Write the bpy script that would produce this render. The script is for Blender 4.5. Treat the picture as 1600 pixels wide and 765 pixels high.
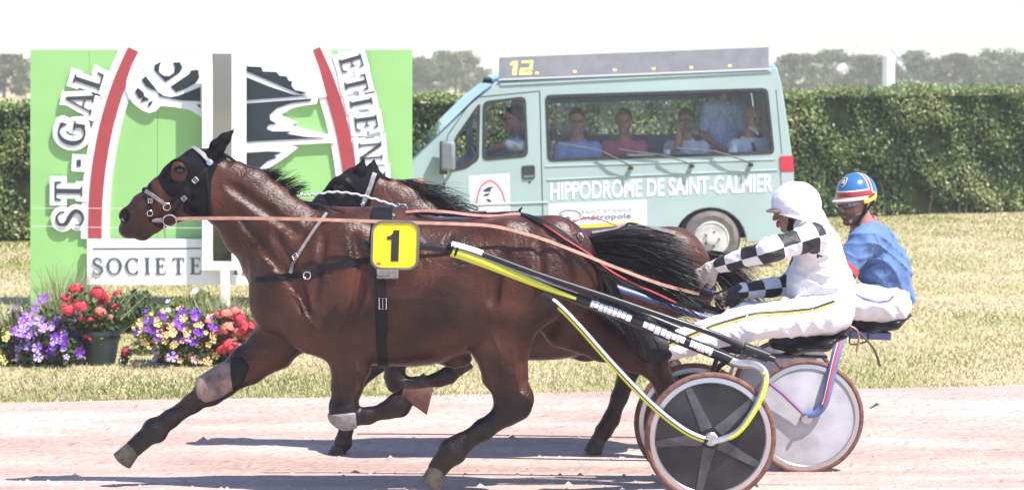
import bpy, bmesh, math, random
import numpy as np
from mathutils import Vector, Matrix
from mathutils.bvhtree import BVHTree
from mathutils.geometry import tessellate_polygon

for o in list(bpy.data.objects):
    bpy.data.objects.remove(o)
SC = bpy.context.scene
COL = SC.collection
R = math.radians

# ------------------------------------------------------------ camera
F, CX, CY, HC = 3400.0, 800.0, 382.5, 2.15       # focal length in photo pixels, centre, camera height
HOR = 105.0                                       # photo row of the horizon
TH = math.atan((CY - HOR) / F)
cam_d = bpy.data.cameras.new('camera')
cam = bpy.data.objects.new('camera', cam_d); COL.objects.link(cam)
cam.location = (0, 0, HC)
cam.rotation_euler = (R(90) - TH, 0, 0)
cam_d.sensor_width = 36; cam_d.lens = F / 1600 * 36
cam_d.clip_start = 0.1; cam_d.clip_end = 6000
cam_d.dof.use_dof = True; cam_d.dof.focus_distance = 11.3; cam_d.dof.aperture_fstop = 4.5
SC.camera = cam

# ------------------------------------------------------------ sky, sun, exposure
SUN = Vector((0.50, -0.36, 1.0)).normalized()     # towards the sun
EL = math.asin(SUN.z); ROT = math.atan2(SUN.x, SUN.y)
w = bpy.data.worlds.new('World'); SC.world = w; w.use_nodes = True
nt = w.node_tree
sky = nt.nodes.new('ShaderNodeTexSky'); sky.sky_type = 'NISHITA'; sky.sun_disc = False
sky.sun_elevation = EL; sky.sun_rotation = ROT; sky.air_density = 1.0; sky.dust_density = 0.6; sky.ozone_density = 1.0
bg = nt.nodes['Background']; bg.inputs[1].default_value = 0.11
wb = nt.nodes.new('ShaderNodeMix'); wb.data_type = 'RGBA'; wb.blend_type = 'MULTIPLY'; wb.inputs[0].default_value = 1; wb.inputs[7].default_value = (.94, .98, 1.14, 1)   # cool white balance
nt.links.new(sky.outputs[0], wb.inputs[6]); nt.links.new(wb.outputs[2], bg.inputs[0])
sl = bpy.data.lights.new('sun', 'SUN'); sl.energy = 4.8; sl.angle = R(0.55); sl.color = (1, .965, .915)
so = bpy.data.objects.new('sun', sl); COL.objects.link(so)
so.rotation_euler = SUN.to_track_quat('Z', 'Y').to_euler(); so.location = (8, -6, 15)
SC.view_settings.view_transform = 'Standard'; SC.view_settings.look = 'None'
SC.view_settings.exposure = 0.88; SC.view_settings.gamma = 1; SC.view_settings.use_curve_mapping = False
SC.render.engine = 'CYCLES'
SC.cycles.use_denoising = True
SC.cycles.max_bounces = 7; SC.cycles.transparent_max_bounces = 12; SC.cycles.volume_bounces = 1
SC.cycles.caustics_reflective = False; SC.cycles.caustics_refractive = False
SC.cycles.use_light_tree = True

# ------------------------------------------------------------ helpers: pixels to places
_ct, _st = math.cos(TH), math.sin(TH)
def ray(px, py):
    a, b = (px - CX) / F, (CY - py) / F
    return Vector((a, _ct + b * _st, -_st + b * _ct))
def P(px, py, Y):
    d = ray(px, py); t = Y / d.y
    return Vector((d.x * t, Y, HC + d.z * t))
def gz(Y):                                        # the banked track falls away from the camera
    return -0.09 * min(max(Y - 10.72, 0), 1.5)
rng = np.random.default_rng(7); rnd = random.Random(11)

# ------------------------------------------------------------ helpers: materials
def mat(name, col, rough=.5, metal=0., spec=.5, var=0., vscale=8., bump=0., bscale=60., coat=0., col2=None, vmin=.35, vmax=.65, sheen=0., detail=6, stretch=None, bdist=.01):
    m = bpy.data.materials.new(name); m.use_nodes = True
    n = m.node_tree.nodes; l = m.node_tree.links; b = n['Principled BSDF']
    b.inputs['Base Color'].default_value = (*col, 1); b.inputs['Roughness'].default_value = rough
    b.inputs['Metallic'].default_value = metal; b.inputs['Specular IOR Level'].default_value = spec
    if coat: b.inputs['Coat Weight'].default_value = coat; b.inputs['Coat Roughness'].default_value = .06
    if sheen: b.inputs['Sheen Weight'].default_value = sheen
    if var or col2 or bump:
        tc = n.new('ShaderNodeTexCoord'); src = tc.outputs['Object']
        if stretch:
            mp = n.new('ShaderNodeMapping'); mp.inputs['Scale'].default_value = stretch
            l.new(src, mp.inputs[0]); src = mp.outputs[0]
    if var or col2:
        t = n.new('ShaderNodeTexNoise'); t.inputs['Scale'].default_value = vscale; t.inputs['Detail'].default_value = detail
        l.new(src, t.inputs['Vector'])
        cr = n.new('ShaderNodeValToRGB'); e = cr.color_ramp.elements
        c2 = col2 or tuple(min(1, c * (1 + var)) for c in col); c1 = col if col2 else tuple(c * (1 - var) for c in col)
        e[0].position = vmin; e[0].color = (*c1, 1); e[1].position = vmax; e[1].color = (*c2, 1)
        l.new(t.outputs['Fac'], cr.inputs[0]); l.new(cr.outputs[0], b.inputs['Base Color'])
    if bump:
        t2 = n.new('ShaderNodeTexNoise'); t2.inputs['Scale'].default_value = bscale; t2.inputs['Detail'].default_value = 5
        l.new(src, t2.inputs['Vector'])
        bp = n.new('ShaderNodeBump'); bp.inputs['Strength'].default_value = bump; bp.inputs['Distance'].default_value = bdist
        l.new(t2.outputs['Fac'], bp.inputs['Height']); l.new(bp.outputs[0], b.inputs['Normal'])
    return m
def attr_mat(name, cols, attr='rnd', rough=.6, trans=0., spec=.3, poss=None):
    m = bpy.data.materials.new(name); m.use_nodes = True
    n = m.node_tree.nodes; l = m.node_tree.links; b = n['Principled BSDF']
    at = n.new('ShaderNodeAttribute'); at.attribute_name = attr
    cr = n.new('ShaderNodeValToRGB'); e = cr.color_ramp.elements
    poss = poss or [i / (len(cols) - 1) for i in range(len(cols))]
    while len(e) < len(cols): e.new(.5)
    for i, c in enumerate(cols):
        e[i].position = poss[i]; e[i].color = (*c, 1)
    l.new(at.outputs['Fac'], cr.inputs[0]); l.new(cr.outputs[0], b.inputs['Base Color'])
    b.inputs['Roughness'].default_value = rough; b.inputs['Specular IOR Level'].default_value = spec
    if trans:
        t = n.new('ShaderNodeBsdfTranslucent'); l.new(cr.outputs[0], t.inputs[0])
        mx = n.new('ShaderNodeMixShader'); mx.inputs[0].default_value = trans
        l.new(b.outputs[0], mx.inputs[1]); l.new(t.outputs[0], mx.inputs[2])
        l.new(mx.outputs[0], n['Material Output'].inputs[0])
    return m

# ------------------------------------------------------------ helpers: objects
def link(o, parent=None):
    COL.objects.link(o)
    if parent is not None:
        o.parent = parent
        M = Matrix.LocRotScale(parent.location, parent.rotation_euler, parent.scale)
        if parent.parent is not None:
            M = parent.matrix_parent_inverse @ M
            pp = parent.parent
            M = Matrix.LocRotScale(pp.location, pp.rotation_euler, pp.scale) @ M
        o.matrix_parent_inverse = M.inverted()
    return o
def tag(o, label=None, cat=None, group=None, kind=None):
    if label: o['label'] = label
    if cat: o['category'] = cat
    if group: o['group'] = group
    if kind: o['kind'] = kind
    return o
def thing(name, label, cat, loc, group=None):
    o = bpy.data.objects.new(name, None); o.location = loc; COL.objects.link(o)
    o.empty_display_size = .1
    return tag(o, label, cat, group)
def meshdata(name, v, f, m, smooth=True):
    me = bpy.data.meshes.new(name)
    me.from_pydata([tuple(x) for x in v], [], [tuple(x) for x in f]); me.update()
    for mm in (m if isinstance(m, (list, tuple)) else [m]): me.materials.append(mm)
    if smooth: me.polygons.foreach_set('use_smooth', [True] * len(me.polygons))
    return me
def mk(name, v, f, m, parent=None, smooth=True):
    return link(bpy.data.objects.new(name, meshdata(name, v, f, m, smooth)), parent)
def fast_mesh(name, V, faces, m, parent=None, smooth=False, attrs=None, verts_per=None):
    """V (n,3) array, faces (k,q) array of equal-sided polygons"""
    me = bpy.data.meshes.new(name); V = np.asarray(V, np.float32); faces = np.asarray(faces, np.int32)
    me.vertices.add(len(V)); me.vertices.foreach_set('co', V.ravel())
    k, q = faces.shape
    me.loops.add(k * q); me.loops.foreach_set('vertex_index', faces.ravel())
    me.polygons.add(k); me.polygons.foreach_set('loop_start', np.arange(0, k * q, q, dtype=np.int32))
    me.polygons.foreach_set('loop_total', np.full(k, q, np.int32))
    if smooth: me.polygons.foreach_set('use_smooth', np.ones(k, bool))
    for an, av in (attrs or {}).items():
        av = np.asarray(av, np.float32)
        if av.ndim == 1:
            a = me.attributes.new(an, 'FLOAT', 'POINT'); a.data.foreach_set('value', av)
        else:
            a = me.attributes.new(an, 'FLOAT_VECTOR', 'POINT'); a.data.foreach_set('vector', av.ravel())
    me.update(calc_edges=True); me.validate()
    for mm in (m if isinstance(m, (list, tuple)) else [m]): me.materials.append(mm)
    return link(bpy.data.objects.new(name, me), parent)

class MB:
    def __init__(s): s.v = []; s.f = []
    def add(s, v, f):
        n = len(s.v); s.v += [Vector(x) for x in v]; s.f += [tuple(i + n for i in q) for q in f]
    def box(s, c, d, M=None):
        c = Vector(c); x, y, z = d[0] / 2, d[1] / 2, d[2] / 2
        v = [Vector((i * x, j * y, k * z)) for i in (-1, 1) for j in (-1, 1) for k in (-1, 1)]
        v = [(M @ p if M else p) + c for p in v]
        s.add(v, [(0, 1, 3, 2), (4, 6, 7, 5), (0, 4, 5, 1), (2, 3, 7, 6), (0, 2, 6, 4), (1, 5, 7, 3)])
    def tube(s, pts, r, n=8, closed=False, flat=1., ref=None):
        pts = [Vector(p) for p in pts]; m = len(pts)
        rs = [r] * m if not isinstance(r, (list, tuple)) else list(r)
        v = []; prev = None
        for i, p in enumerate(pts):
            if closed: t = (pts[(i + 1) % m] - pts[i - 1])
            else: t = pts[min(i + 1, m - 1)] - pts[max(i - 1, 0)]
            t.normalize()
            if prev is None:
                a = Vector(ref) if ref is not None else (Vector((0, 1, 0)) if abs(t.y) < .9 else Vector((1, 0, 0)))
            else: a = prev
            a = (a - t * a.dot(t))
            if a.length < 1e-6: a = Vector((0, 0, 1)) - t * t.z
            a.normalize(); prev = a; b = t.cross(a)
            for j in range(n):
                an = 2 * math.pi * j / n
                v.append(p + (a * math.cos(an) * flat + b * math.sin(an)) * rs[i])
        f = []
        for i in range(m if closed else m - 1):
            i2 = (i + 1) % m
            for j in range(n):
                f.append((i * n + j, i * n + (j + 1) % n, i2 * n + (j + 1) % n, i2 * n + j))
        if not closed:
            f.append(tuple(range(n))[::-1]); f.append(tuple((m - 1) * n + j for j in range(n)))
        s.add(v, f)
    def ribbon(s, pts, sides, width, thick):
        """flat strap: points, side vectors (across), thickness along t x side"""
        pts = [Vector(p) for p in pts]; m = len(pts); v = []
        ws = width if isinstance(width, (list, tuple)) else [width] * m
        for i, p in enumerate(pts):
            t = (pts[min(i + 1, m - 1)] - pts[max(i - 1, 0)]).normalized()
            sd = Vector(sides[i] if isinstance(sides, list) else sides); sd = (sd - t * sd.dot(t)).normalized()
            n = t.cross(sd); a = sd * ws[i] / 2; b = n * thick / 2
            v += [p - a - b, p + a - b, p + a + b, p - a + b]
        f = []
        for i in range(m - 1):
            for j in range(4):
                f.append((i * 4 + j, i * 4 + (j + 1) % 4, i * 4 + 4 + (j + 1) % 4, i * 4 + 4 + j))
        f.append((3, 2, 1, 0)); e = (m - 1) * 4; f.append((e, e + 1, e + 2, e + 3))
        s.add(v, f)
    def lathe(s, prof, c, axis, n=24, closed=False):
        """profile [(r, h)...] spun round axis through c"""
        ax = Vector(axis).normalized(); a = Vector((1, 0, 0)) if abs(ax.x) < .9 else Vector((0, 0, 1))
        a = (a - ax * a.dot(ax)).normalized(); b = ax.cross(a); c = Vector(c); v = []; m = len(prof)
        for (r, h) in prof:
            for j in range(n):
                an = 2 * math.pi * j / n
                v.append(c + ax * h + (a * math.cos(an) + b * math.sin(an)) * r)
        f = []
        for i in range(m if closed else m - 1):
            i2 = (i + 1) % m
            for j in range(n):
                f.append((i * n + j, i * n + (j + 1) % n, i2 * n + (j + 1) % n, i2 * n + j))
        if not closed:
            f.append(tuple(range(n))[::-1]); f.append(tuple((m - 1) * n + j for j in range(n)))
        s.add(v, f)
    def ball(s, c, r, n=12, M=None):
        r = r if isinstance(r, (list, tuple)) else (r, r, r); c = Vector(c); v = []; m = n // 2 + 1
        for i in range(m):
            ph = math.pi * i / (m - 1)
            for j in range(n):
                t = 2 * math.pi * j / n
                p = Vector((r[0] * math.sin(ph) * math.cos(t), r[1] * math.sin(ph) * math.sin(t), r[2] * math.cos(ph)))
                v.append((M @ p if M else p) + c)
        f = [(i * n + j, i * n + n + j, i * n + n + (j + 1) % n, i * n + (j + 1) % n) for i in range(m - 1) for j in range(n)]
        s.add(v, f)
    def prism(s, poly, holes, O, U, V, N, t0, t1):
        """polygon (uv list, with holes) in the plane O,U,V, thick from t0 to t1 along N"""
        loops = [list(poly)] + [list(h) for h in (holes or [])]
        O, U, V, N = Vector(O), Vector(U), Vector(V), Vector(N)
        tri = tessellate_polygon([[Vector((a, b, 0)) for a, b in lp] for lp in loops])
        flat = [q for lp in loops for q in lp]; k = len(flat)
        v = [O + U * a + V * b + N * t0 for a, b in flat] + [O + U * a + V * b + N * t1 for a, b in flat]
        f = []
        for t in tri:
            (ax, ay), (bx, by), (cx, cy) = (flat[i] for i in t)
            if (bx - ax) * (cy - ay) - (by - ay) * (cx - ax) < 0: t = t[::-1]
            f.append(tuple(i + k for i in t)); f.append(tuple(t[::-1]))
        base = 0
        for li, lp in enumerate(loops):
            ar = sum(lp[i - 1][0] * lp[i][1] - lp[i][0] * lp[i - 1][1] for i in range(len(lp)))
            rev = (ar < 0) != (li > 0)
            for i in range(len(lp)):
                a, b = base + i, base + (i + 1) % len(lp)
                f.append((b, a, a + k, b + k) if rev else (a, b, b + k, a + k))
            base += len(lp)
        s.add(v, f)
    def obj(s, name, m, parent=None, smooth=True, bevel=0, auto=True):
        o = mk(name, s.v, s.f, m, parent, smooth)
        if smooth and auto:
            try: o.data.set_sharp_from_angle(angle=R(38))
            except Exception: pass
        if bevel:
            md = o.modifiers.new('bevel', 'BEVEL'); md.width = bevel; md.segments = 2; md.limit_method = 'ANGLE'; md.angle_limit = R(40)
        return o
def copy_of(o, parent=None):
    c = o.copy(); COL.objects.link(c)
    if parent is not None: c.parent = parent
    return c
def catmull(pts, n=6):
    pts = [Vector(p) for p in pts]; out = []
    for i in range(len(pts) - 1):
        p0, p1, p2, p3 = pts[max(i - 1, 0)], pts[i], pts[i + 1], pts[min(i + 2, len(pts) - 1)]
        for j in range(n):
            t = j / n
            out.append(.5 * ((2 * p1) + (p2 - p0) * t + (2 * p0 - 5 * p1 + 4 * p2 - p3) * t * t + (3 * p1 - p0 - 3 * p2 + p3) * t ** 3))
    return out + [pts[-1]]
def cat2(pts, n=6): return [(p.x, p.y) for p in catmull([(a, b, 0) for a, b in pts], n)]

# ------------------------------------------------------------ helpers: bodies grown as one skin (distance field, meshed with surface nets)
class Sdf:
    def __init__(s): s.p = []
    def seg(s, a, b, ra, rb, la=None, lb=None, L=(0, 1, 0), k=.03, op=1):
        s.p.append(('seg', np.array(a, float), np.array(b, float), ra, rb, la or ra, lb or rb, np.array(L, float), k, op)); return s
    def ell(s, c, r, M=None, k=.03, op=1):
        r = r if isinstance(r, (list, tuple)) else (r, r, r)
        s.p.append(('ell', np.array(c, float), np.array(r, float), np.array(M if M is not None else np.eye(3), float), k, op)); return s
    def chain(s, pts, rs, ls=None, L=(0, 1, 0), k=.03):
        for i in range(len(pts) - 1):
            s.seg(pts[i], pts[i + 1], rs[i], rs[i + 1], ls[i] if ls else None, ls[i + 1] if ls else None, L, k)
        return s
    def loft(s, xs, zc, hz, hy, yc, k=.03):
        s.p.append(('loft', np.array(xs), np.array(zc), np.array(hz), np.array(hy), yc, k, 1)); return s
    def bbox(s):
        lo = np.full(3, 1e9); hi = -lo
        for q in s.p:
            if q[-1] < 0: continue
            a, b = s._bb(q, 0); lo = np.minimum(lo, a); hi = np.maximum(hi, b)
        return lo, hi
    def _bb(s, q, m):
        if q[0] == 'seg':
            r = max(q[3:7]) + m; return np.minimum(q[1], q[2]) - r, np.maximum(q[1], q[2]) + r
        if q[0] == 'ell':
            r = q[2].max() + m; return q[1] - r, q[1] + r
        xs, zc, hz, hy, yc = q[1:6]
        return (np.array([xs.min() - m, yc - hy.max() - m, (zc - hz).min() - m]), np.array([xs.max() + m, yc + hy.max() + m, (zc + hz).max() + m]))
    def grid(s, h, lo=None, hi=None, pad=3):
        a, b = s.bbox()
        lo = a if lo is None else np.array(lo, float); hi = b if hi is None else np.array(hi, float)
        lo = lo - pad * h; hi = hi + pad * h
        n = np.ceil((hi - lo) / h).astype(int) + 1
        ax = [lo[i] + h * np.arange(n[i]) for i in range(3)]
        D = np.full(n, .2)
        for q in s.p:
            op = q[-1]; k = q[-2]; m = k + 3 * h + .02
            bl, bh = s._bb(q, m)
            sl = []
            for i in range(3):
                i0 = max(0, int((bl[i] - lo[i]) / h)); i1 = min(n[i], int((bh[i] - lo[i]) / h) + 2); sl.append(slice(i0, i1))
            if any(x.start >= x.stop for x in sl): continue
            X = ax[0][sl[0]][:, None, None]; Y = ax[1][sl[1]][None, :, None]; Z = ax[2][sl[2]][None, None, :]
            if q[0] == 'seg':
                A, B, ra, rb, la, lb, L = q[1:8]; d = B - A; ln2 = max(d @ d, 1e-9); T = d / math.sqrt(ln2)
                L = L - T * (L @ T); nl = np.linalg.norm(L)
                if nl < 1e-4: L = np.cross(T, [1, 0, .3]); nl = np.linalg.norm(L)
                L = L / nl; N = np.cross(T, L)
                x, y, z = X - A[0], Y - A[1], Z - A[2]
                t = np.clip((x * d[0] + y * d[1] + z * d[2]) / ln2, 0, 1)
                x = x - t * d[0]; y = y - t * d[1]; z = z - t * d[2]
                rn = ra + (rb - ra) * t; rl = la + (lb - la) * t
                e = ((x * N[0] + y * N[1] + z * N[2]) / rn) ** 2 + ((x * L[0] + y * L[1] + z * L[2]) / rl) ** 2 + ((x * T[0] + y * T[1] + z * T[2]) / np.minimum(rn, rl)) ** 2
                v = (np.sqrt(e) - 1) * np.minimum(rn, rl)
            elif q[0] == 'ell':
                c, r, M = q[1:4]; x, y, z = X - c[0], Y - c[1], Z - c[2]
                e = 0
                for i in range(3):
                    u = M[:, i]; e = e + ((x * u[0] + y * u[1] + z * u[2]) / r[i]) ** 2
                v = (np.sqrt(e) - 1) * r.min()
            else:
                xs, zc, hz, hy, yc = q[1:6]
                c = np.interp(ax[0][sl[0]], xs, zc)[:, None, None]; a = np.interp(ax[0][sl[0]], xs, hz)[:, None, None]; b = np.interp(ax[0][sl[0]], xs, hy)[:, None, None]
                zz = (Z - c) / a; yy = np.abs(Y - yc) / b
                out = np.maximum(xs[0] - X, X - xs[-1])
                v = np.maximum((((zz * zz) ** 1.15 + (yy * yy) ** 1.15) ** (.5 / 1.15) - 1) * np.minimum(a, b), out)
            Ds = D[tuple(sl)]
            if op > 0:
                hh = np.maximum(k - np.abs(Ds - v), 0) / k; D[tuple(sl)] = np.minimum(Ds, v) - hh * hh * k * .25
            else:
                hh = np.maximum(k - np.abs(Ds + v), 0) / k; D[tuple(sl)] = np.maximum(Ds, -v) + hh * hh * k * .25
        return D, lo, ax
    def mesh(s, h, lo=None, hi=None, post=None, smooth=1):
        D, o, ax = s.grid(h, lo, hi)
        if post is not None:
            D = post(D, ax[0][:, None, None], ax[1][None, :, None], ax[2][None, None, :])
        D = D.copy(); D[0] = D[-1] = .1; D[:, 0] = D[:, -1] = .1; D[:, :, 0] = D[:, :, -1] = .1
        V, Fc = nets(D, o, h)
        return relax(V, Fc, smooth), Fc
def nets(D, o, h):
    ins = D < 0; nx, ny, nz = D.shape
    c = np.zeros((nx - 1, ny - 1, nz - 1), np.int8)
    for i in (0, 1):
        for j in (0, 1):
            for k in (0, 1): c += ins[i:nx - 1 + i, j:ny - 1 + j, k:nz - 1 + k]
    act = (c > 0) & (c < 8); idx = np.argwhere(act); num = np.full(act.shape, -1, np.int64); num[act] = np.arange(len(idx))
    acc = np.zeros((len(idx), 3)); cnt = np.zeros(len(idx)); I, J, K = idx.T
    cor = [(i, j, k) for i in (0, 1) for j in (0, 1) for k in (0, 1)]
    for a in cor:
        for ax in range(3):
            if a[ax]: continue
            b = list(a); b[ax] = 1
            da = D[I + a[0], J + a[1], K + a[2]]; db = D[I + b[0], J + b[1], K + b[2]]
            x = (da < 0) != (db < 0); t = np.where(x, da / np.where(x, da - db, 1), 0)
            p = np.tile(np.array(a, float), (len(idx), 1)); p[:, ax] = t
            acc[x] += p[x]; cnt[x] += 1
    V = o + h * (idx + acc / cnt[:, None])
    Fs = []
    for ax in range(3):
        A = np.take(ins, range(D.shape[ax] - 1), ax); B = np.take(ins, range(1, D.shape[ax]), ax)
        e = np.argwhere(A != B); u, v = [(1, 2), (2, 0), (0, 1)][ax]
        e = e[(e[:, u] > 0) & (e[:, v] > 0)]
        if not len(e): continue
        def g(du, dv):
            q = e.copy(); q[:, u] -= du; q[:, v] -= dv; return num[q[:, 0], q[:, 1], q[:, 2]]
        q = np.stack([g(1, 1), g(0, 1), g(0, 0), g(1, 0)], 1)
        fl = ~ins[e[:, 0], e[:, 1], e[:, 2]]; q[fl] = q[fl][:, ::-1]
        Fs.append(q)
    return V, np.concatenate(Fs)
def relax(V, Fc, it=1, lam=.5):
    n = len(V)
    for _ in range(it):
        acc = np.zeros_like(V); cn = np.zeros(n)
        for a in range(4):
            i, j = Fc[:, a], Fc[:, (a + 1) % 4]
            for x in range(3): acc[:, x] += np.bincount(i, V[j, x], n) + np.bincount(j, V[i, x], n)
            cn += np.bincount(i, minlength=n) + np.bincount(j, minlength=n)
        V = V + lam * (acc / np.maximum(cn, 1)[:, None] - V)
    return V
def poly_sdf(poly, X, Z):
    """signed distance in the x-z plane to a polygon (negative inside)"""
    d = np.full(np.broadcast(X, Z).shape, 1e9); ins = np.zeros(d.shape, bool); m = len(poly)
    for i in range(m):
        (ax, az), (bx, bz) = poly[i - 1], poly[i]
        ex, ez = bx - ax, bz - az; wx, wz = X - ax, Z - az
        t = np.clip((wx * ex + wz * ez) / max(ex * ex + ez * ez, 1e-12), 0, 1)
        d = np.minimum(d, (wx - t * ex) ** 2 + (wz - t * ez) ** 2)
        c = ((az <= Z) & (bz > Z)) | ((bz <= Z) & (az > Z))
        with np.errstate(divide='ignore', invalid='ignore'):
            xi = ax + (Z - az) / (bz - az if bz != az else 1e-12) * ex
        ins ^= c & (X < xi)
    d = np.sqrt(d); return np.where(ins, -d, d)
def bvh_of(V, Fc): return BVHTree.FromPolygons([tuple(v) for v in V], [tuple(f) for f in Fc])
def on_skin(bvh, px, py, off=.004, Y=11.2):
    """where the line of sight through a photo point meets a body"""
    d = ray(px, py).normalized(); o = Vector((0, 0, HC))
    loc, nrm, i, dist = bvh.ray_cast(o, d)
    if loc is None:
        loc, nrm, i, dist = bvh.find_nearest(P(px, py, Y))
    return loc + nrm * off, nrm
def skin_strap(mb, bvh, pts, width, thick=.004, off=.004, n=8, Y=11.2):
    q = []
    for i in range(len(pts) - 1):
        for j in range(n):
            t = j / n; q.append((pts[i][0] + (pts[i + 1][0] - pts[i][0]) * t, pts[i][1] + (pts[i + 1][1] - pts[i][1]) * t))
    q.append(pts[-1]); L = [on_skin(bvh, a, b, off, Y) for a, b in q]
    ps = [p for p, _ in L]
    for _ in range(2): ps = [ps[0]] + [(ps[i - 1] + ps[i] * 2 + ps[i + 1]) / 4 for i in range(1, len(ps) - 1)] + [ps[-1]]
    sides = []
    for i in range(len(ps)):
        t = ps[min(i + 1, len(ps) - 1)] - ps[max(i - 1, 0)]; sides.append(L[i][1].cross(t).normalized())
    mb.ribbon(ps, sides, width, thick)
    return ps
# ============================================================ the setting
def track_material():
    m = bpy.data.materials.new('track_sand'); m.use_nodes = True; n = m.node_tree.nodes; l = m.node_tree.links; b = n['Principled BSDF']
    b.inputs['Roughness'].default_value = .95; b.inputs['Specular IOR Level'].default_value = .12; g = n.new('ShaderNodeNewGeometry')
    def noise(sc, det, st=None):
        t = n.new('ShaderNodeTexNoise'); t.inputs['Scale'].default_value = sc; t.inputs['Detail'].default_value = det; src = g.outputs['Position']
        if st: mp = n.new('ShaderNodeMapping'); mp.inputs['Scale'].default_value = st; l.new(src, mp.inputs[0]); src = mp.outputs[0]
        l.new(src, t.inputs['Vector']); return t.outputs['Fac']
    a = noise(1.2, 9, (.35, 1.6, 1)); c = noise(24, 8); d = noise(4.5, 4, (.8, 1.3, 1))
    r = n.new('ShaderNodeValToRGB'); e = r.color_ramp.elements; e[0].position = .32; e[0].color = (.37, .26, .222, 1); e[1].position = .70; e[1].color = (.55, .43, .378, 1); l.new(a, r.inputs[0])
    r2 = n.new('ShaderNodeValToRGB'); e = r2.color_ramp.elements; e[0].position = .33; e[0].color = (.84, .83, .82, 1); e[1].position = .62; e[1].color = (1.06, 1.05, 1.05, 1); l.new(c, r2.inputs[0])
    mx = n.new('ShaderNodeMix'); mx.data_type = 'RGBA'; mx.blend_type = 'MULTIPLY'; mx.inputs[0].default_value = 1; l.new(r.outputs[0], mx.inputs[6]); l.new(r2.outputs[0], mx.inputs[7]); l.new(mx.outputs[2], b.inputs['Base Color'])
    v = n.new('ShaderNodeTexVoronoi'); v.inputs['Scale'].default_value = 5.5; v.inputs['Randomness'].default_value = 1.; l.new(g.outputs['Position'], v.inputs['Vector'])
    vr = n.new('ShaderNodeMapRange'); vr.inputs[1].default_value = .02; vr.inputs[2].default_value = .30; l.new(v.outputs['Distance'], vr.inputs[0])
    b0 = n.new('ShaderNodeBump'); b0.inputs['Strength'].default_value = .5; b0.inputs['Distance'].default_value = .03; l.new(vr.outputs[0], b0.inputs['Height'])
    b1 = n.new('ShaderNodeBump'); b1.inputs['Strength'].default_value = .6; b1.inputs['Distance'].default_value = .06; l.new(d, b1.inputs['Height']); l.new(b0.outputs[0], b1.inputs['Normal'])
    b2 = n.new('ShaderNodeBump'); b2.inputs['Strength'].default_value = .7; b2.inputs['Distance'].default_value = .02; l.new(c, b2.inputs['Height']); l.new(b1.outputs[0], b2.inputs['Normal']); l.new(b2.outputs[0], b.inputs['Normal'])
    return m
M_track = track_material()
def ground_material():
    m = bpy.data.materials.new('dry_grass_ground'); m.use_nodes = True
    n = m.node_tree.nodes; l = m.node_tree.links; b = n['Principled BSDF']; b.inputs['Roughness'].default_value = .95
    b.inputs['Specular IOR Level'].default_value = .1
    g = n.new('ShaderNodeNewGeometry')
    t1 = n.new('ShaderNodeTexNoise'); t1.inputs['Scale'].default_value = .9; t1.inputs['Detail'].default_value = 8
    t2 = n.new('ShaderNodeTexNoise'); t2.inputs['Scale'].default_value = 30; t2.inputs['Detail'].default_value = 6
    l.new(g.outputs['Position'], t1.inputs['Vector']); l.new(g.outputs['Position'], t2.inputs['Vector'])
    r1 = n.new('ShaderNodeValToRGB'); e = r1.color_ramp.elements
    e[0].position = .38; e[0].color = (.55, .46, .31, 1); e[1].position = .66; e[1].color = (.34, .34, .14, 1)
    r2 = n.new('ShaderNodeValToRGB'); e = r2.color_ramp.elements
    e[0].position = .3; e[0].color = (.62, .58, .5, 1); e[1].position = .7; e[1].color = (1.2, 1.15, 1.05, 1)
    l.new(t1.outputs['Fac'], r1.inputs[0]); l.new(t2.outputs['Fac'], r2.inputs[0])
    mx = n.new('ShaderNodeMix'); mx.data_type = 'RGBA'; mx.blend_type = 'MULTIPLY'; mx.inputs[0].default_value = .8
    l.new(r1.outputs[0], mx.inputs[6]); l.new(r2.outputs[0], mx.inputs[7]); l.new(mx.outputs[2], b.inputs['Base Color'])
    bp = n.new('ShaderNodeBump'); bp.inputs['Strength'].default_value = .8; bp.inputs['Distance'].default_value = .03
    l.new(t2.outputs['Fac'], bp.inputs['Height']); l.new(bp.outputs[0], b.inputs['Normal'])
    return m
M_ground = ground_material()
def sheet(name, ys, xl, xr, dz, m, edge=None):
    v = []; f = []; nx = 60
    for Y in ys:
        for i in range(nx + 1):
            x = xl + (xr - xl) * i / nx; yy = Y if (edge is None or Y != ys[-1]) else edge(x)
            v.append((x, yy, gz(yy) + dz))
    for a in range(len(ys) - 1):
        for i in range(nx): f.append((a * (nx + 1) + i, a * (nx + 1) + i + 1, (a + 1) * (nx + 1) + i + 1, (a + 1) * (nx + 1) + i))
    return tag(mk(name, v, f, m), kind='structure')
sheet('ground', [-60, 0, 10.72, 11.2, 11.7, 12.22, 16, 30, 120, 2500], -1500, 1500, -.012, M_ground)
def track_edge(x): return 15.15 + .11 * x + .06 * math.sin(x * 2.1) + .04 * math.sin(x * 5.3 + 1)
sheet('track', [-30, 0, 10.72, 11.2, 11.7, 12.22, 13.6, 15.15], -40, 40, 0, M_track, track_edge)
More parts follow.
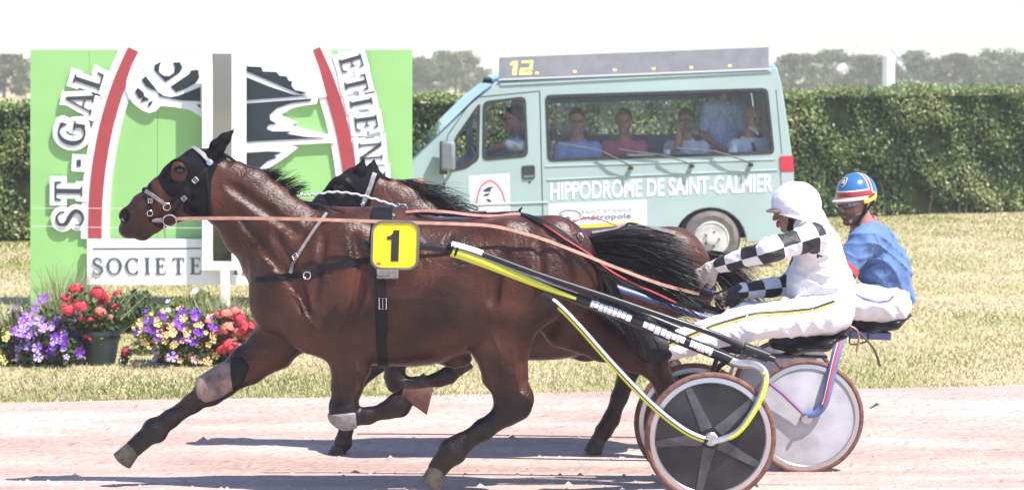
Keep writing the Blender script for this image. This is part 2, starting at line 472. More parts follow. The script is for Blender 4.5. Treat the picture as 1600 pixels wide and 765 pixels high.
def clods():
    m = MB(); 
    n = 2600; V = []; Fq = []
    xs = rng.uniform(-4.2, 4.2, n); ys = rng.uniform(9.9, 15.1, n); r = rng.exponential(.006, n) + .003
    for x, y, a in zip(xs, ys, r):
        z = gz(y); k = len(V); t = rng.uniform(0, 6.28)
        c, s_ = math.cos(t), math.sin(t)
        for u, v, w_ in ((-1, -.8, 0), (1, -.7, 0), (.8, .9, 0), (-.9, .8, 0), (.1, 0, .9)):
            V.append((x + a * (u * c - v * s_), y + a * (u * s_ + v * c), z + a * w_))
        Fq += [(k, k + 1, k + 4), (k + 1, k + 2, k + 4), (k + 2, k + 3, k + 4), (k + 3, k, k + 4)]
    o = fast_mesh('track_clods', V, Fq, M_track)
    tag(o, 'small crumbs of reddish sand scattered over the race track', 'sand', kind='stuff')
clods()

# grass blades
M_grass = attr_mat('grass_blades', [(.10, .14, .035), (.25, .28, .085), (.47, .42, .25), (.62, .54, .37)], rough=.7, trans=.3, spec=.15)
def grass():
    n = 280000
    u = rng.random(n); Y = 14.85 + (36.5 - 14.85) * u ** 1.5
    X = rng.uniform(-1, 1, n) * (Y * .245 + 3.2)
    keep = Y > np.array([track_edge(x) for x in X]) - rng.exponential(.05, n) + .02
    keep &= Y < 28.85 + .40 * (X + 6.5)
    X, Y = X[keep], Y[keep]; n = len(X)
    def noise(x, y):
        return (np.sin(x * 1.3 + 1.7 * np.sin(y * .9)) + np.sin(y * 2.1 + x * .6 + 2 * np.sin(x * 1.1)) + .7 * np.sin(x * 4.3 + y * 3.1)) / 2.7
    dry = .74 + .06 * (X > 1) + .28 * noise(X, Y) + rng.normal(0, .16, n)
    dry -= .34 * np.exp(-((Y - (27.8 + .40 * (X + 6.5))) / 3.0) ** 2) + .20 * np.exp(-((Y - 15.8) / .7) ** 2) * (X < 1.8)
    h = rng.uniform(.018, .046, n) * (1 - .25 * np.clip(dry, 0, 1)); wd = rng.uniform(.004, .009, n) * (Y / 16)
    ang = rng.uniform(0, 6.283, n); lx = np.cos(ang) * h * rng.uniform(.2, .9, n); ly = np.sin(ang) * h * rng.uniform(.2, .9, n)
    a2 = ang + rng.normal(1.57, .5, n); cx = np.cos(a2) * wd; cy = np.sin(a2) * wd * .4
    z0 = np.full(n, gz(20.) - .014)
    V = np.stack([np.stack([X - cx, Y - cy, z0], 1), np.stack([X + cx, Y + cy, z0], 1), np.stack([X + lx, Y + ly, z0 + h], 1)], 1).reshape(-1, 3)
    o = fast_mesh('grass', V, np.arange(3 * n).reshape(-1, 3), M_grass, attrs={'rnd': np.repeat(np.clip(dry, 0, 1), 3)})
    tag(o, 'short dry straw coloured grass between the track and the hedge', 'grass', kind='stuff')
grass()

# leaf clouds
def leaves(name, Pn, size, m, parent=None, aspect=.55, up=None, rv=None, droop=.25):
    n = len(Pn); Pn = np.asarray(Pn); s = size * rng.uniform(.6, 1.3, n)
    d = rng.normal(size=(n, 3)); d[:, 2] -= droop
    if up is not None: d = d * .6 + up
    d /= np.linalg.norm(d, axis=1)[:, None]
    q = rng.normal(size=(n, 3)); q -= d * (q * d).sum(1)[:, None]; q /= np.linalg.norm(q, axis=1)[:, None]
    nn = np.cross(d, q); s = s[:, None]
    A = Pn - d * s * .5; B = Pn + q * s * aspect * .5 + nn * s * .08; C = Pn + d * s * .5; E = Pn - q * s * aspect * .5 + nn * s * .08
    V = np.stack([A, B, C, E], 1).reshape(-1, 3); i = np.arange(n) * 4
    Fc = np.concatenate([np.stack([i, i + 1, i + 2], 1), np.stack([i, i + 2, i + 3], 1)])
    rv = rng.random(n) if rv is None else rv
    return fast_mesh(name, V, Fc, m, parent, attrs={'rnd': np.repeat(rv, 4)})
M_hleaf = attr_mat('hedge_leaf', [(.032, .068, .020), (.092, .152, .040), (.19, .255, .075), (.34, .37, .15)], rough=.45, trans=.25, spec=.45)
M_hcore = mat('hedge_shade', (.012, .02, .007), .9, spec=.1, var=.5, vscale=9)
M_bark = mat('bark', (.11, .085, .06), .9, var=.4, vscale=20, bump=.6, bscale=40)
def hedge_y(x): return 28.6 + .40 * (x + 6.5)      # the hedge runs away from us towards the right
def hedge():
    Y0, Y1, xl, xr, z0, z1 = 28.5, 29.6, -14.5, 12.5, gz(20.), 1.745
    t = thing('hedge', 'long clipped dark green hornbeam hedge behind the van and the sign', 'hedge', (0, 29, z0))
    def ztop(x): return z1 + .010 * x + .022 * np.sin(x * 2.3) + .018 * np.sin(x * 5.1 + 1)
    # solid dark core: shade between the leaves put into its colour
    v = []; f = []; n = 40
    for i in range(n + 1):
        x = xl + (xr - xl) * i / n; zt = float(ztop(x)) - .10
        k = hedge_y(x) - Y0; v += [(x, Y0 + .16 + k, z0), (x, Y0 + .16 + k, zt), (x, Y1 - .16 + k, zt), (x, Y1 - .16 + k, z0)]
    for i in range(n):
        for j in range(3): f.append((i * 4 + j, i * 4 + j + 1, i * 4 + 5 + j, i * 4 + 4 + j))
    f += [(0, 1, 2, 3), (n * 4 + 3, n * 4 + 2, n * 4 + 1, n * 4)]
    tag(mk('shade_core', v, f, M_hcore, t, False), kind='stuff')
    nf = 84000
    x = rng.uniform(xl, xr, nf); u = rng.random(nf) ** .92; z = z0 + .02 + u * (ztop(x) - z0 - .02)
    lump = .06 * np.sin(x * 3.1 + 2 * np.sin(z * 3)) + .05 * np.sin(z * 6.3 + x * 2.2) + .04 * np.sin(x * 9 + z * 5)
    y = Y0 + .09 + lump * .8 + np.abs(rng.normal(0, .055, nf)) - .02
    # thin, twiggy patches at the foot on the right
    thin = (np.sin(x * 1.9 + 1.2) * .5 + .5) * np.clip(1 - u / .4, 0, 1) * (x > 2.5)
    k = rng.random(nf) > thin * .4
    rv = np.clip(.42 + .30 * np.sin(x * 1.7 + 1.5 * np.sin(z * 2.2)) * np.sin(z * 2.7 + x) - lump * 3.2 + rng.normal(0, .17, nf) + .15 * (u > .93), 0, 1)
    nt_ = 22000
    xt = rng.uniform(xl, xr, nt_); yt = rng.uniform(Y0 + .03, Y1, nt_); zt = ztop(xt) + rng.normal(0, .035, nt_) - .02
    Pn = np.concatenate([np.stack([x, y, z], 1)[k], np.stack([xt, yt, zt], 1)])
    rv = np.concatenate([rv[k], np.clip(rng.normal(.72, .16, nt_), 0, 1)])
    Pn[:, 1] += hedge_y(Pn[:, 0]) - Y0
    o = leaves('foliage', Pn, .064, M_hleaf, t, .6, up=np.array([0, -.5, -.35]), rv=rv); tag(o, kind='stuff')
    m = MB()
    for i in range(34):
        bx = rnd.uniform(2.5, xr); b0 = Vector((bx, hedge_y(bx) + .12, z0)); 
        m.tube([b0, b0 + Vector((rnd.uniform(-.1, .1), -.03, .35)), b0 + Vector((rnd.uniform(-.2, .2), .02, .75))], [.012, .008, .003], 5)
    tag(m.obj('twigs', mat('twig', (.13, .10, .065), .9, var=.3), t), kind='stuff')
hedge()

# far trees
M_tleaf = attr_mat('tree_leaf', [(.05, .075, .03), (.09, .12, .05), (.15, .18, .08), (.21, .23, .12)], rough=.6, trans=.25)
def tree(px, Y, ytop, wid, seed, label, mid):
    r = np.random.default_rng(seed); q = random.Random(seed)
    base = Vector(((px - CX) / F * Y, Y, gz(20.))); top = P(px, ytop, Y).z; hgt = top - base.z
    t = thing('tree', label, 'tree', base, 'trees beyond the hedge')
    m = MB(); b = base
    m.tube([b, b + Vector((.05, 0, hgt * .3)), b + Vector((-.06, .1, hgt * .6)), b + Vector((.02, 0, hgt * .85))], [.13, .10, .07, .03], 7)
    for i in range(7):
        s = b + Vector((0, 0, hgt * q.uniform(.18, .6))); a = q.uniform(0, 6.28); L = wid * q.uniform(.3, .48)
        m.tube([s, s + Vector((math.cos(a) * L * .6, math.sin(a) * L * .6, L * .35)), s + Vector((math.cos(a) * L, math.sin(a) * L, L * .75))], [.05, .03, .01], 5)
    m.obj('trunk', M_bark, t)
    pts = []; rv = []
    for i in range(60):
        a = q.uniform(0, 6.28); e = math.sqrt(q.random()); hz = q.uniform(.04, .94); prof = math.sin(min(1, (hz * .85 + .2)) * math.pi) ** .6 if hz < .9 else .45
        c = np.array([b.x + math.cos(a) * e * wid * .5 * prof, b.y + math.sin(a) * e * wid * .4 * prof, b.z + hz * hgt])
        rr = q.uniform(.40, .75); k = 110; d = r.normal(size=(k, 3)); d /= np.linalg.norm(d, axis=1)[:, None]
        pp = c + d * (r.random(k) ** .4)[:, None] * np.array([rr * 1.3, rr, rr * .75]); pp[:, 2] = np.minimum(pp[:, 2], top)
        pts.append(pp); rv.append(np.clip(mid + q.uniform(-.22, .22) + r.normal(0, .12, k), 0, 1))
    tag(leaves('crown', np.concatenate(pts), .24, M_tleaf, t, .7, rv=np.concatenate(rv)), kind='stuff')
TR = [(8, 92, 86, 3.6, 'pale bushy tree above the hedge at the far left', .6), (655, 118, 88, 3.0, 'round tree just right of the green sign', .5),
      (712, 122, 80, 3.6, 'taller tree behind the hedge by the van windscreen', .62), (1235, 118, 84, 3.2, 'tree peeping out right behind the van rear', .5),
      (1300, 124, 78, 3.7, 'broad tree left of the white pole', .66), (1362, 116, 86, 3.0, 'low tree touching the white pole from the left', .45),
      (1425, 121, 80, 3.5, 'tree right beside the white pole on its right', .6), (1490, 117, 84, 3.4, 'darker tree between the pole and the right edge', .42),
      (1550, 123, 77, 3.6, 'second tree from the right edge, pale and tall', .66), (1605, 118, 83, 3.3, 'tree cut by the right edge of the picture', .5)]
for i, (px, Y, yt, wd, lab, mid) in enumerate(TR): tree(px, Y + 70, yt, wd * 1.9, 50 + i, lab, mid)
# white pole
pm = MB(); pb = P(1388, 135, 60); pm.lathe([(.085, 0), (.085, .02), (.06, .04), (.055, 2.6), (.05, 3.2)], (pb.x, 60, gz(20.)), (0, 0, 1), 12)
pt = P(1388, 86, 60).z; pm = MB(); pm.lathe([(.2, 0), (.2, .03), (.17, .05), (.17, pt - gz(20.) - .02), (.12, pt - gz(20.))], (pb.x, 60, gz(20.)), (0, 0, 1), 14)
tag(pm.obj('pole', mat('white_pole', (.78, .80, .82), .5, var=.05)), 'white pole standing behind the hedge on the right', 'pole')
# ============================================================ horses
def coat_material(name, c1, c2, leg):
    m = bpy.data.materials.new(name); m.use_nodes = True
    n = m.node_tree.nodes; l = m.node_tree.links; b = n['Principled BSDF']
    at = n.new('ShaderNodeAttribute'); at.attribute_name = 'dark'
    tc = n.new('ShaderNodeTexCoord')
    t = n.new('ShaderNodeTexNoise'); t.inputs['Scale'].default_value = 5; t.inputs['Detail'].default_value = 6; l.new(tc.outputs['Object'], t.inputs['Vector'])
    r = n.new('ShaderNodeValToRGB'); e = r.color_ramp.elements; e[0].position = .30; e[0].color = (*c1, 1); e[1].position = .72; e[1].color = (*c2, 1)
    l.new(t.outputs['Fac'], r.inputs[0])
    mx = n.new('ShaderNodeMix'); mx.data_type = 'RGBA'; l.new(at.outputs['Fac'], mx.inputs[0]); l.new(r.outputs[0], mx.inputs[6]); mx.inputs[7].default_value = (*leg, 1)
    l.new(mx.outputs[2], b.inputs['Base Color'])
    b.inputs['Specular IOR Level'].default_value = .36
    # sweat-damp short hair: fine streaks, a few veins
    mp = n.new('ShaderNodeMapping'); mp.inputs['Scale'].default_value = (60, 60, 170); mp.inputs['Rotation'].default_value = (0, .5, 0); l.new(tc.outputs['Object'], mp.inputs[0])
    t2 = n.new('ShaderNodeTexNoise'); t2.inputs['Scale'].default_value = 1.; t2.inputs['Detail'].default_value = 4; l.new(mp.outputs[0], t2.inputs['Vector'])
    t3 = n.new('ShaderNodeTexNoise'); t3.inputs['Scale'].default_value = 9; t3.inputs['Detail'].default_value = 3; t3.inputs['Distortion'].default_value = 1.2; l.new(tc.outputs['Object'], t3.inputs['Vector'])
    b1 = n.new('ShaderNodeBump'); b1.inputs['Strength'].default_value = .8; b1.inputs['Distance'].default_value = .004; l.new(t2.outputs['Fac'], b1.inputs['Height'])
    b2 = n.new('ShaderNodeBump'); b2.inputs['Strength'].default_value = .30; b2.inputs['Distance'].default_value = .03; l.new(t3.outputs['Fac'], b2.inputs['Height']); l.new(b2.outputs[0], b1.inputs['Normal'])
    l.new(b1.outputs[0], b.inputs['Normal'])
    rr = n.new('ShaderNodeMapRange'); rr.inputs[3].default_value = .25; rr.inputs[4].default_value = .44; l.new(t.outputs['Fac'], rr.inputs[0]); l.new(rr.outputs[0], b.inputs['Roughness'])
    return m
M_coat = coat_material('bay_coat', (.013, .0042, .0026), (.088, .027, .0130), (.005, .004, .0036))
M_coat2 = coat_material('bay_coat_lighter', (.045, .015, .008), (.10, .035, .017), (.010, .007, .006))
M_hair = mat('black_hair', (.006, .0055, .006), .45, spec=.35, var=.4, vscale=40)
M_hair2 = mat('brown_black_hair', (.015, .010, .008), .48, spec=.35, var=.4, vscale=40)
M_hoof = mat('hoof_horn', (.06, .05, .042), .5, spec=.2, var=.35, vscale=30)
M_eye = mat('horse_eye', (.006, .004, .004), .05, spec=.8)
M_blk = mat('black_leather', (.007, .007, .008), .5, spec=.2, var=.4, vscale=60, bump=.15, bscale=300)
M_hoodm = mat('black_hood_cloth', (.006, .0065, .008), .8, spec=.12, var=.3, vscale=90, bump=.3, bscale=350)
M_chr = mat('chrome', (.72, .72, .72), .18, metal=1)
M_tan = mat('tan_rein', (.37, .195, .13), .55, var=.18, vscale=30, bump=.1, bscale=200)
M_pink = mat('faded_red_strap', (.48, .20, .17), .6, var=.2, vscale=30)
M_red = mat('red_cord', (.48, .05, .06), .6)
M_greyst = mat('grey_strap', (.20, .195, .19), .5, var=.2, vscale=40)
M_rope = mat('silver_rope', (.55, .57, .58), .4, metal=.5, bump=.6, bscale=220)
M_boot = mat('brown_boot', (.13, .055, .035), .5, var=.3, vscale=25, bump=.2, bscale=90)
M_bootg = mat('grey_boot', (.22, .15, .125), .6, var=.4, vscale=20)
YN, YF = 11.22, 12.65

def ground_px(Y): return HOR + (HC - gz(Y)) * F / Y

TOR = [(404, 405, 470, .05), (412, 388, 495, .12), (432, 368, 520, .185), (470, 350, 548, .235), (520, 340, 564, .265), (575, 333, 570, .285), (620, 333, 571, .300),
       (665, 338, 570, .310), (710, 340, 560, .310), (755, 337, 538, .300), (795, 333, 518, .290), (830, 336, 505, .275), (865, 348, 492, .250), (895, 366, 482, .215), (918, 389, 474, .160), (931, 415, 462, .10), (937, 432, 452, .03)]
NECK = [((350, 283), 41, .078), ((372, 308), 49, .082), ((403, 342), 57, .095), ((440, 380), 68, .125), ((490, 425), 86, .175)]

def horse_sdf(tm, Y, sc, legs, lsc):
    """the whole animal as one distance field; tm maps template pixels to photo pixels, sc pixels per metre of the template"""
    S = Sdf()
    def Q(px, py, dy=0): a, b = tm(px, py); return P(a, b, Y + dy)
    xs, zc, hz, hy = [], [], [], []
    for x, t, b, w_ in TOR:
        a, c = Q(x, t), Q(x, b); xs.append((a.x + c.x) / 2); zc.append((a.z + c.z) / 2); hz.append((a.z - c.z) / 2); hy.append(w_)
    X = np.linspace(xs[0], xs[-1], 90)
    sm = lambda a: np.convolve(np.pad(np.interp(X, xs, a), 4, 'edge'), np.ones(9) / 9, 'valid')
    S.loft(X, sm(zc), sm(hz), sm(hy), Y, .03)
    S.chain([Q(*p) for p, _, _ in NECK], [r / sc for _, r, _ in NECK], [w_ for _, _, w_ in NECK], k=.07)
    # head
    H = lambda px, py, r, w_, dy=0, k=.03: (Q(px, py, dy), r / sc, w_)
    hc = [((338, 268), 34, .070), ((312, 272), 37, .088), ((285, 288), 36, .082), ((258, 308), 31, .066), ((228, 328), 25.5, .052), ((209, 343), 23, .052)]
    S.chain([Q(*p) for p, _, _ in hc], [r / sc for _, r, _ in hc], [w_ for _, _, w_ in hc], k=.025)
    for s in (-1, 1):
        S.ell(Q(313, 305, .045 * s), (37 / sc, .048, 37 / sc), k=.025)            # jowl
        S.ell(Q(283, 262, .072 * s), (17 / sc, .030, 13 / sc), k=.02)             # brow over the eye
        S.ell(Q(199, 337, .034 * s), (14 / sc, .026, 13 / sc), k=.02)             # nostril wing
        S.seg(Q(252, 296, .055 * s), Q(300, 300, .08 * s), .012, .014, k=.02)     # cheek crest
    S.seg(Q(300, 322), Q(240, 350), 17 / sc, 12 / sc, .045, .032, k=.03)          # lower jaw
    S.seg(Q(240, 352), Q(222, 362), 12 / sc, 13 / sc, .032, .036, k=.02)          # chin
    S.ell(Q(202, 358), (17 / sc, .046, 15 / sc), k=.02)                           # upper lip
    S.ell(Q(222, 366), (14 / sc, .036, 10 / sc), k=.012)                          # lower lip
    # muscles of the trunk
    for s in (-1, 1):
        S.ell(Q(452, 440, .13 * s), (50 / sc, .085, 70 / sc), k=.05)              # point of shoulder
        S.ell(Q(520, 430, .19 * s), (48 / sc, .075, 90 / sc), Matrix.Rotation(R(20), 3, 'Y'), k=.06)   # shoulder blade
        S.ell(Q(500, 500, .16 * s), (52 / sc, .10, 50 / sc), k=.06)               # triceps
        S.ell(Q(862, 410, .13 * s), (66 / sc, .14, 74 / sc), k=.06)               # rump
        S.ell(Q(905, 440, .085 * s), (30 / sc, .11, 58 / sc), k=.05)              # buttock
        S.ell(Q(790, 365, .17 * s), (30 / sc, .07, 24 / sc), k=.05)               # point of hip
        S.ell(Q(425, 470, .07 * s), (34 / sc, .08, 48 / sc), k=.05)               # breast
    S.ell(Q(712, 560), (26 / sc, .055, 15 / sc), k=.03)                           # sheath
    S.seg(Q(520, 345), Q(640, 345), .05, .05, k=.10)                              # withers
    if tm is idt:
        for a, b, r, dy in ((330, 607, 23, .13), (242, 670, 17.5, .13), (248, 678, 12, .13), (537, 642, 21.5, -.15), (624, 634, 17, -.15), (706, 704, 19, -.15), (714, 710, 13, -.15), (803, 630, 27, -.15)): S.ell(P(a, b, Y + dy), (r / lsc, r * .85 / lsc, r / lsc), k=.018)
    for pts, rs, lat in legs:
        pp = [P(a, b, Y + d) for a, b, d in pts]
        S.chain(pp, [r / lsc for r in rs], [r * lat / lsc for r in rs], k=.028)
    for s in (-1, 1):
        S.ell(Q(194, 337, .050 * s), (8 / sc, .030, 11 / sc), k=.008, op=-1)   # nostril
        S.seg(Q(200, 370, .048 * s), Q(238, 354, .044 * s), .007, .006, k=.006, op=-1)
        S.seg(Q(425, 375, .17 * s), Q(470, 480, .27 * s), .012, .012, k=.04, op=-1)   # groove before the shoulder
        S.seg(Q(556, 400, .31 * s), Q(560, 520, .31 * s), .014, .014, k=.05, op=-1)
        S.ell(Q(745, 470, .34 * s), (22 / sc, .05, 60 / sc), k=.06, op=-1)        # flank hollow
    return S, Q

VEINS = [[(452, 452), (470, 470), (478, 495), (495, 512)], [(375, 372), (400, 398), (428, 418)],
         [(548, 560), (544, 590), (540, 615)], [(556, 570), (552, 600), (543, 625)], [(770, 520), (782, 552), (786, 590), (796, 612)], [(800, 540), (806, 575), (808, 605)], [(252, 318), (262, 330), (258, 345)], [(250, 300), (246, 320), (252, 332)], [(830, 420), (850, 450), (846, 480)], [(395, 560), (365, 582), (345, 596)]]
GROOVES = [([(430, 365), (452, 405), (470, 450), (480, 490)], .013, .03), ([(556, 372), (566, 420), (560, 470), (540, 520)], .012, .035), ([(505, 370), (500, 420), (490, 470)], .010, .03), ([(372, 335), (410, 385), (436, 420)], .014, .03), ([(360, 290), (410, 325), (470, 365)], .012, .04),
           ([(876, 380), (892, 430), (884, 480), (850, 530)], .012, .03), ([(842, 380), (846, 430), (832, 490)], .010, .03), ([(790, 400), (772, 440), (770, 470)], .016, .04), ([(815, 555), (817, 590), (815, 612)], .009, .02), ([(770, 600), (782, 622)], .006, .012), ([(525, 575), (530, 610), (532, 628)], .008, .018), ([(560, 580), (556, 605)], .007, .016),
           ([(575, 655), (600, 647)], .005, .01), ([(760, 677), (728, 697)], .006, .012), ([(290, 318), (316, 340)], .008, .02), ([(295, 285), (300, 312)], .006, .015)]
def horse(name, label, S, Y, h, m, darkf, detail=False):
    if detail:                                                # carve muscle edges and raise veins on the skin already grown
        V, Fc = S.mesh(.02, smooth=1); bv = bvh_of(V, Fc)
        def skin(pl, off):
            q = []
            for (a, b), (c, d) in zip(pl, pl[1:]):
                for j in range(5): q.append(on_skin(bv, a + (c - a) * j / 5, b + (d - b) * j / 5, off, Y)[0])
            q.append(on_skin(bv, *pl[-1], off, Y)[0])
            for _ in range(2): q = [q[0]] + [(q[i - 1] + q[i] * 2 + q[i + 1]) / 4 for i in range(1, len(q) - 1)] + [q[-1]]
            return q
        for pl, r, k in GROOVES:
            q = skin(pl, r * .45)
            for i, (a, b) in enumerate(zip(q, q[1:])): S.seg(a, b, r, r, k=k, op=-1)
        for pl in VEINS:
            q = skin(pl, -.0005); n = len(q)
            for i, (a, b) in enumerate(zip(q, q[1:])):
                j = Vector((0, 0, .004 * math.sin(i * 1.9))); S.seg(a + j, b + Vector((0, 0, .004 * math.sin((i + 1) * 1.9))), .0062, .0062, k=.008)
    V, Fc = S.mesh(h, smooth=1 if detail else 2)
    t = thing(name, label, 'horse', (float(V[:, 0].mean()), Y, gz(Y)))
    dk = darkf(V)
    # fine hair break-up of the markings
    b = fast_mesh('body', V, Fc, m, t, smooth=True, attrs={'dark': dk})
    return t, b, V, Fc

NEAR_LEGS = [
    ([(515, 505, -.13), (545, 545, -.145), (548, 575, -.15), (542, 605, -.15), (537, 632, -.15), (537, 650, -.15)], [52, 35, 29, 23, 19.5, 19], .78),
    ([(540, 654, -.15), (575, 649, -.15), (605, 640, -.15), (622, 631, -.15), (636, 618, -.15), (646, 610, -.15)], [15, 12, 12.5, 16, 13, 14.5], .85),
    ([(455, 500, .13), (425, 543, .13), (385, 571, .13), (348, 597, .13), (326, 612, .13)], [55, 37, 30, 23, 21], .75),
    ([(326, 612, .13), (300, 630, .13), (266, 654, .13), (241, 672, .13), (222, 688, .13), (210, 699, .13)], [20, 14.5, 13.5, 16, 13, 15], .85),
    ([(845, 430, -.14), (790, 480, -.155), (782, 545, -.155), (789, 585, -.155), (800, 615, -.15), (806, 630, -.15)], [72, 58, 43, 34, 27, 24], .66),
    ([(806, 632, -.15), (790, 646, -.15), (755, 671, -.15), (722, 692, -.15), (706, 704, -.15), (691, 722, -.15), (684, 732, -.15)], [24, 18, 15.5, 15, 18, 14, 16], .8),
    ([(806, 628, -.15), (824, 618, -.15)], [20, 11], .7),
    ([(860, 440, .13), (893, 500, .14), (945, 533, .14), (990, 556, .14), (1027, 574, .14)], [72, 50, 32, 24, 21], .68),
    ([(1027, 574, .14), (1040, 604, .14), (1056, 648, .14), (1066, 682, .14), (1084, 703, .14), (1094, 712, .14)], [20, 16, 14, 16.5, 13, 15], .85),
    ([(1020, 570, .14), (1033, 552, .14)], [18, 10], .7)]
FAR_LEGS = [
    ([(655, 490, -.12), (630, 530, -.13), (618, 562, -.13), (616, 588, -.13), (619, 600, -.13)], [48, 32, 18, 15, 14.5], .8),
    ([(619, 600, -.13), (650, 600, -.13), (686, 592, -.13), (700, 586, -.13), (712, 578, -.13)], [14, 11, 11, 13, 12], .85),
    ([(660, 490, .12), (600, 545, .12), (556, 590, .12), (546, 625, .12), (541, 668, .12), (537, 690, .12), (530, 702, .12)], [48, 30, 18, 12, 11, 13, 12], .8),
    ([(1045, 430, -.12), (985, 490, -.13), (1010, 545, -.13), (1048, 578, -.13)], [62, 50, 32, 20], .68),
    ([(1048, 578, -.13), (1066, 615, -.13), (1082, 655, -.13), (1095, 672, -.13), (1103, 680, -.13)], [18, 13, 13, 13, 12], .85),
    ([(1045, 430, .12), (985, 490, .13), (960, 530, .13), (985, 575, .13)], [62, 50, 32, 20], .68),
    ([(985, 575, .13), (968, 620, .13), (955, 655, .13), (944, 672, .13), (936, 684, .13)], [18, 13, 13, 13, 12], .85)]

idt = lambda a, b: (a, b)
far_tm = lambda a, b: (590 + (a - 345) * .888, 268 + (b - 240) * .888)
SN, QN = horse_sdf(idt, YN, F / YN, NEAR_LEGS, F / YN)
SFH, QF = horse_sdf(far_tm, YF, F / YN, FAR_LEGS, F / YF)

def px_of(V):
    d = V - np.array([0, 0, HC]); fw = d[:, 1] * _ct - d[:, 2] * _st; up = d[:, 1] * _st + d[:, 2] * _ct
    return CX + F * d[:, 0] / fw, CY - F * up / fw
def sstep(x, a, b): t = np.clip((x - a) / (b - a), 0, 1); return t * t * (3 - 2 * t)
def near_dark(V):
    x, y = px_of(V); wv = 6 * np.sin(x * .13) + 4 * np.sin(y * .21)
    d = .92 * sstep(y + wv, 585, 640) * 1.0
    d = np.maximum(d, .62 * sstep(-(x - .5 * (y - 300)) + wv * .5, -218, -188) * (x < 330))      # muzzle
    for s in (-1, 1):
        c = np.array(QN(194, 337, .050 * s)); d = np.maximum(d, sstep(-np.linalg.norm((V - c) / np.array([1, 1.1, 1.1]), axis=1), -.042, -.030))
    return np.clip(d, 0, 1)
def far_dark(V):
    x, y = px_of(V); return np.clip(np.maximum(.95 * sstep(y, 545, 580), .9 * sstep(-x, -545, -520)), 0, 1)
horse_n, body_n, VN, FN = horse('horse', 'glossy dark bay trotter wearing a black hood and yellow number plate', SN, YN, .0088, M_coat, near_dark, True)
horse_f, body_f, VF, FF = horse('horse', 'second bay horse half hidden behind the number one horse', SFH, YF, .015, M_coat2, far_dark)
BN, BF = bvh_of(VN, FN), bvh_of(VF, FF)

def hoof(parent, a, b, r0, r1, m=M_hoof):
    a, b = Vector(a), Vector(b); mb = MB(); L = (b - a).length
    mb.lathe([(r0 * .9, -.01), (r0, 0), (r1 * .97, L * .85), (r1, L * .97), (r1 * .9, L)], a, (b - a), 16)
    mb.obj('hoof', m, parent)
hoof(horse_n, P(646, 610, YN - .15), P(670, 597, YN - .15), .043, .056)
hoof(horse_n, P(208, 700, YN + .13), P(190, 720, YN + .13), .045, .058)
hoof(horse_n, P(684, 732, YN - .15), P(672, 757, YN - .15), .046, .058)
hoof(horse_n, P(1096, 714, YN + .14), P(1108, 738, YN + .14), .044, .056)
hoof(horse_f, P(712, 578, YF - .13), P(730, 562, YF - .13), .044, .056)
hoof(horse_f, P(530, 700, YF + .12), P(523, 718, YF + .12), .044, .056)
hoof(horse_f, P(1103, 680, YF - .13), P(1118, 698, YF - .13), .044, .056)
hoof(horse_f, P(936, 684, YF + .13), P(925, 708, YF + .13), .044, .056)
for t, Q in ((horse_n, QN), (horse_f, QF)):
    for s in (-1, 1):
        ec = Q(281, 266, .083 * s)
        if s < 0: ec = on_skin(BN if t is horse_n else BF, *(idt(281, 266) if t is horse_n else far_tm(281, 266)), -.004)[0]
        m = MB(); m.ball(ec, (.021, .014, .017), 14); m.obj('eye', M_eye, t)
        m = MB()
        for up in (1, -1):
            pts = [ec + Vector((.027 * math.cos(a), s * (.011 - .010 * abs(math.cos(a)) ** 2), up * (.018 if up > 0 else .015) * math.sin(a))) for a in np.linspace(0, math.pi, 9)]
            m.tube(pts, .0052, 6)
        m.obj('eyelid', M_blk, t)

def hair(name, roots, dirs, lens, width, m, parent, seg=6, grav=.25, wave=.05, seed=1):
    r = np.random.default_rng(seed); n = len(roots)
    Rt = np.array([tuple(p) for p in roots]); D = np.array([tuple(d) for d in dirs]); L = np.array(lens)
    ph = r.uniform(0, 6.28, (n, 2)); V = []; Fc = []
    side = r.normal(size=(n, 3)); side -= D * (side * D).sum(1)[:, None]; side /= np.linalg.norm(side, axis=1)[:, None] + 1e-9
    side2 = np.cross(D, side)
    st = []
    for k in range(seg + 1):
        t = k / seg
        p = Rt + D * (L * t)[:, None] + np.array([0, 0, -1]) * (grav * L * t * t)[:, None] + side * (np.sin(ph[:, 0] + t * 5) * wave * L * t)[:, None] + side2 * (np.sin(ph[:, 1] + t * 4) * wave * L * t)[:, None]
        w_ = width * (1 - .85 * t ** 1.5)
        st.append(np.stack([p - side2 * w_, p + side2 * w_], 1))
    A = np.stack(st, 1)                                       # n, seg+1, 2, 3
    V = A.reshape(-1, 3); b = np.arange(n)[:, None] * (seg + 1) * 2 + np.arange(seg)[None, :] * 2
    b = b.ravel(); Fc = np.stack([b, b + 1, b + 3, b + 2], 1)
    o = fast_mesh(name, V, Fc, m, parent, smooth=True); tag(o, kind='stuff'); return o
def along(pts, t):
    t *= len(pts) - 1; i = min(int(t), len(pts) - 2); return pts[i].lerp(pts[i + 1], t - i)

